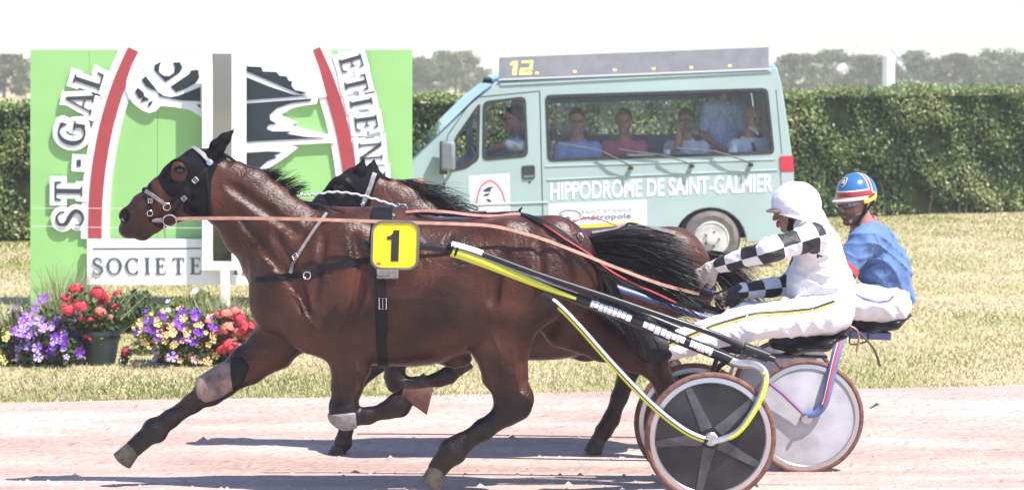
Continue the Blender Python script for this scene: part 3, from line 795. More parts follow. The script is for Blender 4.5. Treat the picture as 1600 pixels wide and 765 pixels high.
# near mane: tuft standing up behind the poll, then streaming back over the withers
def clumps(pts, n, per, dirf, lenf, jit, spread):
    R_, D_, L_ = [], [], []
    for i in range(n):
        t = rnd.random(); p0 = along(pts, t); d0 = dirf(t).normalized(); L0 = lenf(t)
        for j in range(per):
            R_.append(p0 + Vector((rnd.gauss(0, jit[0]), rnd.gauss(0, jit[1]), rnd.gauss(0, jit[2])))); d = d0 + Vector((rnd.gauss(0, spread), rnd.gauss(0, spread), rnd.gauss(0, spread)))
            D_.append(d.normalized()); L_.append(L0 * rnd.uniform(.7, 1.08))
    return R_, D_, L_
def mane_near():
    crest = [QN(388, 268), QN(412, 284), QN(440, 303), QN(468, 318), QN(500, 332), QN(535, 340), QN(560, 342)]
    df = lambda t: Vector((.9 + rnd.gauss(0, .16), rnd.gauss(0, .15), .6 + rnd.gauss(0, .22))) if t < .38 else Vector((1, -.12 + rnd.gauss(0, .14), -.10 + rnd.gauss(0, .12)))
    lf_ = lambda t: rnd.uniform(.08, .19) if t < .38 else rnd.uniform(.16, .34)
    a, b, c = clumps(crest, 75, 16, df, lf_, (.008, .012, .005), .05); a = [p + Vector((0, 0, -.008)) for p in a]
    hair('mane', a, b, c, .0024, M_hair, horse_n, grav=.22, wave=.05, seed=3)
mane_near()
def tail_near():
    dock = [QN(912, 382), QN(925, 397), QN(934, 418)]
    a, b, c = clumps(dock, 85, 40, lambda t: Vector((1, rnd.gauss(0, .13), .44 - .56 * t - .14 * rnd.random())), lambda t: rnd.uniform(.42, .66), (.010, .016, .012), .045)
    a2, b2, c2 = clumps(dock, 22, 36, lambda t: Vector((.55, rnd.gauss(0, .15), -.8)), lambda t: rnd.uniform(.24, .46), (.010, .016, .012), .05)
    hair('tail', a + a2, b + b2, c + c2, .0024, M_hair, horse_n, seg=9, grav=.34, wave=.035, seed=4)
    S = Sdf(); S.chain([QN(905, 380), QN(925, 398), QN(948, 415)], [.035, .03, .012], k=.02)
    V, Fc = S.mesh(.012); fast_mesh('dock', V, Fc, M_hair, horse_n, smooth=True)
tail_near()
def hair_far():
    crest = [QF(372, 255), QF(400, 276), QF(430, 300), QF(455, 316), QF(490, 332)]
    a, b, c = clumps(crest, 70, 14, lambda t: Vector((1, rnd.gauss(0, .18), .02 + rnd.gauss(0, .18))), lambda t: rnd.uniform(.16, .42), (.008, .012, .005), .06)
    hair('mane', a, b, c, .0026, M_hair2, horse_f, grav=.30, wave=.07, seed=5)
    dock = [QF(914, 386), QF(926, 400), QF(934, 418)]
    a, b, c = clumps(dock, 40, 22, lambda t: Vector((.9, rnd.gauss(0, .2), .1 - .7 * t + rnd.gauss(0, .15))), lambda t: rnd.uniform(.2, .42), (.008, .014, .008), .06)
    hair('tail', a, b, c, .0028, M_hair2, horse_f, grav=.5, wave=.08, seed=6)
hair_far()
# ============================================================ harness
def xz(poly, Y=YN): return [(P(a, b, Y).x, P(a, b, Y).z) for a, b in poly]
def shell(S, poly, off, h, m, name, parent, Y=YN, hole=None, ylim=None, smooth=1, fold=0):
    pl = xz(poly, Y); xs = [p[0] for p in pl]; zs = [p[1] for p in pl]
    y0, y1 = ylim or (Y - .2, Y + .2)
    def post(D, X, Yg, Z):
        D = D - off
        if fold: D = D + fold * (np.sin(X * 90 + 3 * np.sin(Z * 40)) * np.sin(Z * 70 + Yg * 50))
        D = np.maximum(D, poly_sdf(pl, X, Z) + 0 * Yg)
        if hole:
            c = P(hole[0], hole[1], Y); rx, rz = hole[2], hole[3]
            D = np.maximum(D, -((np.sqrt(((X - c.x) / rx) ** 2 + ((Z - c.z) / rz) ** 2) - 1) * min(rx, rz)) + 0 * Yg)
        return D
    V, Fc = S.mesh(h, (min(xs), y0, min(zs)), (max(xs), y1, max(zs)), post, smooth)
    return fast_mesh(name, V, Fc, m, parent, smooth=True)
def loop_strap(mb, bvh, c, ax1, ax2, a0, a1, width, thick, axis, off=.004, n=40, out=1.0):
    ps = []; sd = []
    for i in range(n + 1):
        a = a0 + (a1 - a0) * i / n; d = ax1 * math.cos(a) + ax2 * math.sin(a)
        loc, nr, _, _ = bvh.ray_cast(c + d * out, -d)
        if loc is None or (loc - c).length > .43: continue
        ps.append(loc + nr * off); sd.append(axis)
    mb.ribbon(ps, sd, width, thick)
def ring(mb, c, r, rt, axis=(0, 1, 0), n=20, el=1.):
    ax = Vector(axis).normalized(); a = Vector((1, 0, 0)) - ax * ax.x; a.normalize(); b = ax.cross(a); c = Vector(c)
    mb.tube([c + (a * math.cos(t) + b * math.sin(t) * el) * r for t in np.linspace(0, 2 * math.pi, n, endpoint=False)], rt, 7, closed=True)
def buckle(mb, bvh, px, py, w_, hgt, rot=0, off=.012, Y=YN):
    c, nr = on_skin(bvh, px, py, off, Y); u = Vector((math.cos(rot), 0, -math.sin(rot))); u = (u - nr * u.dot(nr)).normalized(); v = nr.cross(u)
    q = [c + u * w_ / 2 * a + v * hgt / 2 * b for a, b in ((-1, -1), (1, -1), (1, 1), (-1, 1))]
    mb.tube(q, .0028, 6, closed=True); mb.tube([(q[0] + q[1]) / 2, (q[2] + q[3]) / 2], .002, 5)
def front_of(bvh, px, py, Y, off=.006):
    p = P(px, py, Y); d = ray(px, py).normalized(); loc, nr, _, dist = bvh.ray_cast(Vector((0, 0, HC)), d)
    if loc is not None and loc.y < p.y + off: p = loc - d * off
    return p

def harness_near():
    t = thing('harness', 'black leather driving harness with hood worn by the number one horse', 'harness', tuple(P(600, 450, YN)))
    hp = [(248, 276), (256, 262), (280, 240), (305, 224), (348, 222), (356, 246), (342, 256), (334, 280), (330, 337), (302, 337), (288, 329), (291, 312), (280, 309), (266, 305)]
    shell(SN, hp, .0065, .0065, M_hoodm, 'hood', t, hole=(282, 266, .050, .054))
    for s in (-1, 1):
        S = Sdf(); dy = .055 * s
        S.chain([QN(331, 244, dy), QN(340, 229, dy * 1.1), QN(352, 216, dy * 1.2), QN(366.5, 202, dy * 1.15)], [.034, .038, .027, .003], [.030, .032, .022, .003], k=.02)
        S.seg(QN(332, 240, dy - .035), QN(352, 216, dy * 1.2 - .03), .012, .008, k=.01, op=-1)
        V, Fc = S.mesh(.006); fast_mesh('ear_cover', V, Fc, M_hoodm, t, smooth=True)
    def st(name, pts, w_, m=M_blk, off=.010, th=.004):
        mb = MB(); skin_strap(mb, BN, pts, w_, th, off); return mb.obj(name, m, t)
    st('brow_band', [(299, 232), (315, 243), (331, 257)], .024, M_greyst, .018, .008)
    mb = MB(); c, nr = on_skin(BN, 327, 256, .022); mb.lathe([(.004, -.002), (.017, 0), (.016, .004), (.004, .006)], c, nr, 14); mb.obj('rosette', M_chr, t)
    st('cheek_strap', [(325, 262), (306, 280), (287, 300), (262, 320)], .016, off=.013)
    st('cheek_strap', [(318, 273), (300, 295), (286, 312), (268, 336)], .016, off=.014)
    st('throat_lash', [(322, 268), (327, 300), (328, 338)], .014, off=.013)
    st('noseband', [(236, 288), (236, 312), (234, 330), (236, 345)], .017)
    st('noseband', [(230, 299), (242, 306), (260, 320)], .018, M_greyst, .012, .008)
    st('chin_strap', [(236, 344), (246, 352), (262, 350)], .014)
    mb = MB(); mb.tube([QN(226, 297, -.03), QN(228, 297, 0), QN(226, 297, .03)], .016, 10); mb.obj('nose_roll', M_blk, t)
    for (px, py, w_, h_, r_) in ((306, 281, .022, .026, .8), (289, 308, .02, .026, .9), (237, 313, .02, .022, 0), (307, 340, .028, .022, 0)):
        mb = MB(); buckle(mb, BN, px, py, w_, h_, r_, .018); mb.obj('buckle', M_chr, t)
    for (px, py, r, rt) in ((260.5, 322, .018, .003), (234.5, 332, .014, .0028), (265.5, 342, .034, .0042)):
        c, nr = on_skin(BN, px, py, .018); mb = MB(); ring(mb, c, r, rt, nr); mb.obj('bit_ring' if r > .03 else 'ring', M_chr, t)
    a, _ = on_skin(BN, 238, 344, .01); b, _ = on_skin(BN, 257, 342, .02)
    mb = MB(); mb.tube([a, a.lerp(b, .5), b], [.006, .012, .014], 10); mb.obj('bit_guard', M_greyst, t)
    a, _ = on_skin(BN, 257, 348, .02); mb = MB(); mb.tube([a, a + Vector((.0, 0, -.03)), a + Vector((.003, 0, -.07))], [.004, .005, .003], 7); mb.obj('bit_shank', M_chr, t)
    # breast collar and neck strap
    st('breast_collar', [(401, 437), (420, 436), (442, 432), (474, 430)], .028, off=.006, th=.006)
    st('trace', [(486, 427), (505, 419), (540, 411), (588, 405)], .030, off=.007, th=.006)
    c, nr = on_skin(BN, 481, 430, .012); mb = MB(); ring(mb, c, .019, .0035, nr); mb.obj('ring', M_chr, t)
    st('neck_strap', [(511, 333), (490, 362), (470, 392), (457, 415), (454, 428)], .017, M_greyst, .006)
    mb = MB(); buckle(mb, BN, 463, 401, .024, .026, .9, .012); mb.obj('buckle', M_chr, t)
    # girth, pad, saddle
    x = P(600, 450, YN).x; c = Vector((x, YN, P(600, 455, YN).z)); mb = MB()
    loop_strap(mb, BN, c, Vector((0, -1, 0)), Vector((0, 0, 1)), -3.6, .9, .052, .008, Vector((1, 0, 0)), .007); mb.obj('girth', M_blk, t)
    mb = MB(); loop_strap(mb, BN, c, Vector((0, -1, 0)), Vector((0, 0, 1)), .35, 2.8, .10, .028, Vector((1, 0, 0)), .014); mb.obj('saddle_pad', M_blk, t)
    mb = MB(); buckle(mb, BN, 599, 473, .036, .056, 0, .02); mb.obj('buckle', M_chr, t)
    st('billet', [(600, 470), (601, 500), (602, 522)], .024, off=.016); st('billet', [(597, 500), (600, 525)], .03, off=.02)
    mb = MB(); c, nr = on_skin(BN, 606, 428, .02); mb.box(c, (.11, .012, .05)); mb.obj('pad_plate', M_greyst, t, bevel=.006)
    # saddle hook with rings at the withers
    c = QN(630, 328, 0); mb = MB(); mb.lathe([(.02, 0), (.016, .01), (.007, .02), (.007, .045), (.012, .05), (.004, .058)], c + Vector((0, 0, -.04)), (0, 0, 1), 12); mb.obj('saddle_hook', M_chr, t)
    mb = MB(); ring(mb, QN(629, 326, -.03), .024, .004, (.2, 1, .1)); mb.obj('ring', M_chr, t)
    mb = MB(); ring(mb, QN(622, 321, 0), .015, .003, (1, .5, 0)); mb.obj('ring', M_chr, t)
    for dy in (-.11, .11):
        mb = MB(); mb.lathe([(.010, 0), (.008, .01), (.02, .018), (.02, .03), (.006, .034)], QN(613, 343, dy), (0, 0, 1), 12); mb.obj('terret', M_chr, t)
    # over-check: strap along the crest and the silvery rope back to the saddle
    mb = MB(); pts = catmull([QN(345, 238, -.01), QN(360, 247, -.015), QN(386, 267, -.015), QN(412, 281, -.012), QN(446, 299, 0), QN(464, 303, 0)], 5)
    mb.ribbon(pts, (0, 1, .4), .022, .007); mb.obj('check_rein', M_blk, t)
    for q in ((418, 285), (404, 278), (447, 300)):
        mb = MB(); ring(mb, QN(q[0], q[1], -.02), .011, .0028, (0, 1, .3)); mb.obj('ring', M_chr, t)
    mb = MB(); ring(mb, QN(468, 305, -.01), .017, .003, (0, 1, .2), el=.6); mb.obj('snap', M_chr, t)
    mb = MB(); pts = catmull([QN(474, 305), QN(490, 304), QN(522, 300), QN(559, 304), QN(595, 314), QN(621, 323)], 14)
    tw = [p + Vector((0, math.cos(i * 1.1), math.sin(i * 1.1))) * .0025 for i, p in enumerate(pts)]
    mb.tube(tw, .0065, 7); mb.obj('check_rope', M_rope, t)
    # straps running back to the croup
    mb = MB(); pts = catmull([QN(634, 330, -.02), QN(665, 333, -.03), QN(700, 335, -.03), QN(760, 334, -.02), QN(812, 331, -.02)], 6); mb.ribbon(pts, (0, 1, .3), .02, .006); mb.obj('back_strap', M_blk, t)
    mb = MB(); pts = catmull([QN(640, 332, -.06), QN(670, 334, -.09), QN(705, 337, -.10), QN(755, 338, -.06)], 6); mb.tube(pts, .006, 6); mb.obj('back_strap', M_blk, t)
    mb = MB(); mb.tube([QN(812, 333, -.02), QN(812, 328, -.02), QN(816, 324, -.02)], [.008, .007, .004], 7); mb.obj('keeper', M_blk, t)
    st('crupper', [(813, 334), (841, 346), (876, 364), (899, 383)], .030, off=.008, th=.007)
    mb = MB(); pts = catmull([front_of(BN, 899, 381, YN - .1), front_of(BN, 918, 400, YN - .13), P(934, 418, YN - .16), P(965, 437, YN - .14), P(1000, 453, YN - .12), P(1040, 470, YN - .1), P(1098, 478, YN - .1), P(1135, 492, YN - .14), P(1146, 524, YN - .16)], 6)
    mb.ribbon(pts, (0, .3, 1), .024, .005); mb.obj('trailing_strap', M_blk, t)
    mb = MB(); pts = catmull([front_of(BN, 815, 335, YN, .012), front_of(BN, 850, 351, YN, .012), front_of(BN, 885, 374, YN, .012), front_of(BN, 920, 396, YN - .08, .02), P(950, 420, YN - .16), P(985, 440, YN - .15), P(1030, 460, YN - .12), P(1075, 482, YN - .08), P(1096, 498, YN - .06)], 6)
    mb.ribbon(pts, (0, .2, 1), .008, .005); mb.obj('red_line', M_red, t)
    mb = MB(); ring(mb, front_of(BN, 905, 370, YN, .01), .022, .005, (.6, 1, .4)); mb.obj('ring', M_chr, t)
    # boots
    shell(SN, [(299, 596), (318, 585), (345, 569), (372, 566), (384, 576), (372, 606), (340, 626), (318, 632), (305, 624)], .009, .0075, M_bootg, 'knee_boot', t, ylim=(YN + .02, YN + .24))
    shell(SN, [(356, 560), (376, 560), (388, 574), (376, 606), (360, 614)], .013, .0075, M_blk, 'boot_cuff', t, ylim=(YN + .02, YN + .24))
    shell(SN, [(515, 638), (560, 634), (562, 672), (515, 676)], .008, .0075, M_greyst, 'knee_boot', t, ylim=(YN - .26, YN - .04))
    mb = MB(); a, b = P(630, 608, YN - .15), P(674, 619, YN - .15); L = (b - a).length
    mb.lathe([(.052, 0), (.055, L * .2), (.075, L * .62), (.098, L), (.094, L * 1.0), (.07, L * .6), (.046, L * .1)], a, b - a, 20, closed=True); mb.obj('bell_boot', M_boot, t)
    return t
har_n = harness_near()
def reins(name, lab, spec, bvh, m, w_):
    mb = MB(); pts = []
    for (px, py, Y) in spec: pts.append(P(px, py, Y))
    pts = catmull(pts, 8); out = []
    for p in pts:
        a, b = px_of(np.array([tuple(p)])); out.append(front_of(bvh, float(a[0]), float(b[0]), p.y, .009))
    for _ in range(2): out = [out[0]] + [(out[i - 1] + out[i] * 2 + out[i + 1]) / 4 for i in range(1, len(out) - 1)] + [out[-1]]
    mb.ribbon(out, (0, .35, 1), w_, .004); return tag(mb.obj(name, m), lab, 'rein')
reins('rein', 'long tan leather rein from the bit ring past the plate to the gloved hand',
      [(274, 342, YN - .13), (310, 341, YN - .17), (400, 341, YN - .26), (500, 343, YN - .33), (590, 346, YN - .34), (655, 348, YN - .34), (720, 350, YN - .33), (775, 354, YN - .30), (841, 371, YN - .29), (900, 393, YN - .26), (960, 417, YN - .20), (1030, 443, YN - .13), (1092, 459, YN - .09)], BN, M_tan, .017)
reins('rein', 'faded pink strap lying along the top of the dark bay back',
      [(634, 331, YN - .08), (665, 329, YN - .1), (700, 331, YN - .11), (740, 336, YN - .08), (780, 337, YN - .06), (812, 334, YN - .04), (850, 349, YN - .05), (890, 374, YN - .06)], BN, M_pink, .014)

# number plate
def number_plate():
    Y = YN - .47; O = P(617.5, 383, Y); sc = F / Y; t = thing('number_plate', 'yellow plate with black number 1 in a rounded grey frame', 'number plate', O)
    U = Vector((1, 0, -.012)).normalized(); N = Vector((0, -1, 0)); V = N.cross(U) * 1.0
    V = Vector((0.035, 0, 1)).normalized()
    def rr(w_, h_, r):
        q = []
        for (cx, cy, a0) in ((w_ / 2 - r, h_ / 2 - r, 0), (-w_ / 2 + r, h_ / 2 - r, 90), (-w_ / 2 + r, -h_ / 2 + r, 180), (w_ / 2 - r, -h_ / 2 + r, 270)):
            for k in range(7): a = R(a0 + 15 * k); q.append((cx + r * math.cos(a), cy + r * math.sin(a)))
        return q
    W, Hh = 76 / sc, 77 / sc
    mb = MB(); mb.prism(rr(W, Hh, .055), [rr(W - .022, Hh - .022, .045)], O, U, V, N, -.004, .010); mb.obj('frame', mat('plate_frame', (.13, .125, .12), .45, var=.2), t, smooth=False)
    mb = MB(); mb.prism(rr(W - .021, Hh - .021, .045), None, O, U, V, N, -.003, .005); mb.obj('face', mat('plate_yellow', (.86, .68, .012), .38, var=.05, vscale=15), t, smooth=False)
    k = 1 / sc
    one = [(6, 24), (6, -25), (-6, -25), (-6, 9), (-13, 9), (-13, 14), (-8, 15), (-4, 19), (-3, 24)]
    mb = MB(); mb.prism([(a * k, b * k) for a, b in one], None, O, U, V, N, .0055, .0075); mb.obj('numeral', mat('plate_black', (.02, .02, .022), .4), t, smooth=False)
    mb = MB(); mb.box(O + Vector((0, .03, -.1)), (.05, .05, .03)); mb.box(O + Vector((0, .03, .1)), (.05, .05, .03)); mb.obj('bracket', M_greyst, t, bevel=.004)
    mb = MB(); mb.ball(P(592, 411, Y) + Vector((0, -.006, 0)), (.012, .002, .007), 10); mb.obj('scuff', mat('plate_scuff', (.55, .16, .02), .6), t)
number_plate()

def harness_far():
    t = thing('harness', 'black hood and straps worn by the second bay horse', 'harness', tuple(P(640, 320, YF)))
    hp = [(248, 276), (262, 256), (285, 236), (310, 220), (352, 218), (360, 240), (345, 256), (336, 285), (330, 337), (302, 337), (288, 329), (291, 312), (280, 309), (266, 305)]
    c = far_tm(279, 272)
    shell(SFH, [far_tm(*p) for p in hp], .007, .008, M_hoodm, 'hood', t, Y=YF, hole=(c[0], c[1], .046, .046))
    for s, tip, b in ((-1, (569, 246), (562, 285)), (1, (585, 248), (582, 282))):
        S = Sdf(); dy = .05 * s; S.chain([P(b[0], b[1], YF + dy), P((b[0] + tip[0]) / 2 - 2, (b[1] + tip[1]) / 2, YF + dy), P(*tip, YF + dy * 1.1)], [.036, .036, .004], [.03, .03, .004], k=.02)
        V, Fc = S.mesh(.007); fast_mesh('ear_cover', V, Fc, M_hoodm, t, smooth=True)
    def st(name, pts, w_, m=M_blk, off=.012, th=.005):
        mb = MB(); skin_strap(mb, BF, pts, w_, th, off, Y=YF); return mb.obj(name, m, t)
    st('brow_band', [(541, 281), (556, 292), (566, 300)], .022); st('crown_strap', [(585, 272), (578, 292), (567, 318)], .026, M_greyst)
    mb = MB(); c, n_ = on_skin(BF, 567, 318, .02, YF); mb.ball(c, .016, 12); mb.obj('rosette', M_chr, t)
    mb = MB(); pts = catmull([QF(352, 246, -.03), QF(380, 262, -.03), QF(420, 284, -.02), QF(462, 308, 0)], 6); mb.ribbon(pts, (0, 1, .4), .016, .006); mb.obj('check_rein', M_blk, t)
    mb = MB(); pts = catmull([P(622, 331, YF), P(640, 326, YF - .02), P(660, 321, YF), P(672, 318, YF)], 8); mb.tube([p + Vector((0, math.cos(i), math.sin(i))) * .003 for i, p in enumerate(pts)], .006, 6); mb.obj('chain', M_chr, t)
    mb = MB(); pts = catmull([P(672, 318, YF), P(692, 321, YF), P(715, 318, YF - .02), P(738, 320, YF), P(747, 327, YF), P(735, 325, YF), P(722, 316, YF)], 6); mb.tube(pts, .004, 6); mb.obj('snap', M_blk, t)
    mb = MB(); pts = catmull([P(636, 338, YF - .1), P(680, 337, YF - .15), P(720, 333, YF - .12), P(760, 331, YF - .05)], 6); mb.tube(pts, .006, 6); mb.obj('back_strap', M_blk, t)
    st('crupper', [(925, 366), (960, 361), (978, 352), (1010, 356), (1055, 366)], .026, M_greyst, .012)
    mb = MB(); pts = catmull([P(975, 356, YF - .05), P(983, 349, YF - .05), P(1010, 354, YF - .08), P(1050, 362, YF - .1), P(1085, 368, YF - .12)], 6); mb.ribbon(pts, (0, 1, .4), .02, .006); mb.obj('back_strap', M_blk, t)
    mb = MB(); pts = catmull([P(880, 355, YF - .05), P(905, 343, YF - .05), P(925, 340, YF - .05), P(945, 345, YF - .05), P(970, 354, YF - .05), P(1030, 361, YF - .1), P(1062, 368, YF - .15), P(1080, 380, YF - .2), P(1092, 396, YF - .22)], 6); mb.tube(pts, .004, 6); mb.obj('red_line', M_red, t)
harness_far()
# ============================================================ sulkies
M_shaft = mat('shaft_black', (.012, .014, .018), .32, spec=.3, coat=.25, var=.3, vscale=30)
M_lime = mat('lime_decal', (.62, .66, .05), .35)
M_whited = mat('white_decal', (.80, .80, .80), .4, var=.05)
M_silver = mat('silver_tube', (.62, .63, .62), .3, metal=.8, var=.1, vscale=20)
M_rubber = mat('tyre_red_dust', (.16, .075, .055), .85, var=.3, vscale=30)
M_rim = mat('alloy_rim', (.55, .55, .56), .28, metal=.9)
M_disc = mat('wheel_disc_dark', (.020, .022, .025), .35, spec=.25, var=.5, vscale=6, coat=.3)
M_discw = mat('wheel_disc_white', (.46, .46, .49), .35, var=.16, vscale=7, coat=.2)
M_seat = mat('seat_vinyl', (.009, .009, .010), .42, spec=.3, bump=.12, bscale=140)
M_blue = mat('blue_metal', (.10, .15, .34), .35, coat=.3, var=.2)
M_spoke = mat('spoke_grey', (.075, .078, .082), .35, metal=.3, var=.3, vscale=14)

def wheel(parent, c, r, spokes, dm, tilt=0.):
    ax = Vector((0, 1, tilt)).normalized(); c = Vector(c)
    w_ = bpy.data.objects.new('wheel', None); w_.location = c; w_.empty_display_size = .1; link(w_, parent)
    mb = MB(); ti = .0165; rc = r - ti
    mb.lathe([(rc + ti * math.cos(a), ti * math.sin(a)) for a in np.linspace(0, 2 * math.pi, 12, endpoint=False)], c, ax, 56, closed=True); mb.obj('tyre', M_rubber, w_)
    mb = MB(); mb.lathe([(r - .026, -.012), (r - .026, .012), (r - .05, .015), (r - .056, .008), (r - .056, -.008), (r - .05, -.015)], c, ax, 56, closed=True); mb.obj('rim', M_rim, w_)
    mb = MB(); mb.lathe([(.02, -.026), (.07, -.024), (.16, -.016), (r - .054, -.007), (r - .054, .007), (.16, .016), (.07, .024), (.02, .026)], c, ax, 56); mb.obj('disc', dm, w_)
    mb = MB(); mb.lathe([(.028, -.05), (.034, -.045), (.034, .045), (.028, .05)], c, ax, 20); mb.obj('hub', M_rim, w_)
    b = Vector((1, 0, 0)); d = ax.cross(b)
    for i in range(spokes):
        a = 2 * math.pi * i / spokes + .52
        u = b * math.cos(a) + d * math.sin(a); v = -b * math.sin(a) + d * math.cos(a)
        mb = MB()
        for s in (-1, 1):
            q = [c + u * .05 + v * .030 + ax * s * .030, c + u * .05 - v * .030 + ax * s * .030, c + u * (r - .056) - v * .016 + ax * s * .0125, c + u * (r - .056) + v * .016 + ax * s * .0125]
            q2 = [p - ax * s * .009 for p in q]
            mb.add(q + q2, [(0, 1, 2, 3), (7, 6, 5, 4), (0, 4, 5, 1), (1, 5, 6, 2), (2, 6, 7, 3), (3, 7, 4, 0)])
        mb.obj('spoke', M_spoke, w_, smooth=False)
    return w_

def on_line(pts, t):
    return along(pts, t)
def decal_run(parent, name, pts, t0, t1, r, m, a0, a1, w0=1., w1=1., n=14):
    """a sticker wrapped round part of a tube"""
    v = []; f = []; k = 5
    for i in range(n + 1):
        t = t0 + (t1 - t0) * i / n; p = along(pts, t); q = along(pts, min(t + .01, 1)); tg = (q - p).normalized() if (q - p).length > 1e-6 else tg
        n1 = Vector((0, -1, 0)); n1 = (n1 - tg * n1.dot(tg)).normalized(); n2 = tg.cross(n1); n2 = n2 if n2.z > 0 else -n2
        wd = w0 + (w1 - w0) * i / n
        for j in range(k):
            a = R(a0 + (a1 - a0) * (.5 + (j / (k - 1) - .5) * wd))
            v.append(p + (n1 * math.cos(a) + n2 * math.sin(a)) * (r + .0015))
    for i in range(n):
        for j in range(k - 1): f.append((i * k + j, i * k + j + 1, (i + 1) * k + j + 1, (i + 1) * k + j))
    return mk(name, v, f, m, parent)

def sulky_near():
    t = thing('sulky', 'black racing sulky with lime decals carrying the checked driver', 'sulky', (P(1110, 683, YN).x, YN, gz(YN)))
    Yn, Yf = YN - .42, YN + .42
    main = catmull([P(573, 383, Yn), P(612, 383, Yn), P(650, 384, Yn), P(700, 390, Yn), P(760, 411, Yn), P(850, 447, Yn), P(900, 465, Yn), P(971, 492, Yn), P(1060, 529, Yn), P(1121, 553, Yn), P(1150, 566, Yn)], 8)
    rs = [.018 + .011 * min(1, max(0, (i - 20) / 30)) for i in range(len(main))]
    mb = MB(); mb.tube(main, rs, 14); sh = mb.obj('shaft', M_shaft, t)
    mb = MB(); mb.ball(P(573, 383, Yn), .027, 12); mb.ball(P(567, 383, Yn), .017, 10); mb.obj('shaft_tip', M_shaft, t)
    off = Vector((0, Yf - Yn, -.03)); far = [p + off for p in main]
    mb = MB(); mb.tube(far, rs, 12); mb.obj('shaft', M_shaft, t)
    decal_run(sh, 'lime_stripe', main, .31, .60, .0285, M_lime, -60, 55, 1.15, .25)
    decal_run(sh, 'white_stripe', main, .31, .60, .029, M_whited, 30, 90, 1., .3)
    # lettering too small to read: rows of little white strokes
    tt = .635
    for k in range(26):
        d = rnd.uniform(.0075, .011)
        if k in (9, 10, 19): tt += d; continue
        decal_run(sh, 'letter', main, tt, tt + d * .86, .0297, M_whited, rnd.uniform(-38, -20), rnd.uniform(38, 52), n=3); tt += d
    up = catmull([P(702, 381, Yn - .02), P(745, 393, Yn - .02), P(840, 428, Yn - .03), P(958, 467, Yn - .03), P(1060, 502, Yn - .03), P(1120, 523, Yn - .03), P(1163, 543, Yn - .02), P(1205, 560, Yn - .01)], 8)
    mb = MB(); mb.tube(up, .0155, 12); u = mb.obj('upper_rail', M_shaft, t)
    decal_run(u, 'white_sleeve', up, .02, .16, .0157, M_whited, -30, 130)
    mb = MB(); mb.tube([P(1162, 543, Yn - .02), P(1200, 557, Yn - .01)], .030, 14); mb.tube([P(1199, 557, Yn - .01), P(1210, 561, Yn - .01)], .016, 10); mb.obj('rail_cap', M_shaft, t)
    for (a, b) in ((701, 384), (707, 387), (714, 390)):
        mb = MB(); ring(mb, P(a, b, Yn), .034, .006, (1, 0, -.35)); mb.obj('clamp', M_blk, t)
    # stays of the near wheel
    st1 = catmull([P(846, 461, Yn - .05), P(868, 473, Yn - .08), P(905, 510, Yn - .11), P(960, 572, Yn - .13), P(1020, 633, Yn - .14), P(1070, 672, Yn - .14), P(1106, 688, Yn - .14)], 7)
    mb = MB(); mb.tube(st1, .0145, 12); s1 = mb.obj('wheel_stay', M_shaft, t)
    decal_run(s1, 'lime_stripe', st1, .20, .96, .0148, M_lime, -85, -5, .8, .8, 30); decal_run(s1, 'silver_stripe', st1, .14, .96, .0148, M_silver, 0, 95, .9, .9, 30)
    st2 = catmull([P(1128, 556, Yn), P(1152, 567, Yn - .02), P(1180, 570, Yn - .06), P(1195, 583, Yn - .10), P(1193, 606, Yn - .13), P(1178, 640, Yn - .14), P(1150, 676, Yn - .14), P(1112, 690, Yn - .14)], 7)
    mb = MB(); mb.tube(st2, [.024 - .008 * i / len(st2) for i in range(len(st2))], 12, flat=.8); s2 = mb.obj('wheel_stay', M_silver, t)
    decal_run(s2, 'lime_stripe', st2, .42, .90, .0185, M_lime, -60, 25, .9, .7, 24)
    st3 = catmull([P(1140, 562, Yn), P(1122, 575, Yn + .02), P(1112, 610, Yn + .03), P(1110, 683, Yn + .03)], 7); mb = MB(); mb.tube(st3, .014, 10); mb.obj('wheel_stay', M_shaft, t)
    mb = MB(); mb.tube([P(1106, 688, Yn - .15), P(1110, 683, Yn + .05)], .011, 10); mb.obj('axle', M_rim, t)
    # far side fork and the arch that carries the seat
    q = lambda px, py, dy: P(px, py, YN + dy)
    mb = MB(); mb.tube(catmull([P(1150, 566, Yn), q(1165, 556, -.3), q(1180, 548, -.12), q(1180, 546, .1), q(1162, 548, .3), main[-1] + off], 6), .022, 12); mb.obj('cross_arch', M_shaft, t)
    fe = main[-1] + off; hubf = P(1085, 660, YN + .5)
    mb = MB(); mb.tube(catmull([fe, fe + Vector((.1, .1, -.02)), fe + Vector((.06, .16, -.2)), hubf + Vector((0, .07, 0))], 7), .016, 10); mb.obj('wheel_stay', M_silver, t)
    mb = MB(); mb.tube(catmull([fe, fe + Vector((-.03, -.02, -.1)), hubf + Vector((0, -.07, 0))], 7), .014, 10); mb.obj('wheel_stay', M_shaft, t)
    mb = MB(); mb.tube([hubf + Vector((0, -.08, 0)), hubf + Vector((0, .08, 0))], .011, 10); mb.obj('axle', M_rim, t)
    wheel(t, P(1110, 683, YN - .5), .329, 5, M_disc); wheel(t, hubf, .329, 5, M_disc)
    # seat
    S = Sdf(); S.chain([q(1208, 536, 0), q(1240, 540, 0), q(1285, 533, 0), q(1312, 517, 0), q(1324, 509, 0)], [.025, .036, .040, .026, .012], [.09, .15, .18, .16, .12], k=.03)
    V, Fc = S.mesh(.009); fast_mesh('seat', V, Fc, M_seat, t, smooth=True)
    mb = MB(); mb.box(q(1245, 553, 0), (.30, .16, .016), Matrix.Rotation(R(2), 3, 'Y')); mb.obj('seat_base', M_shaft, t, bevel=.005)
    for dy in (-.06, .06):
        mb = MB(); mb.tube([q(1160, 555, dy), q(1240, 556, dy)], .013, 8); mb.obj('seat_rail', M_shaft, t)
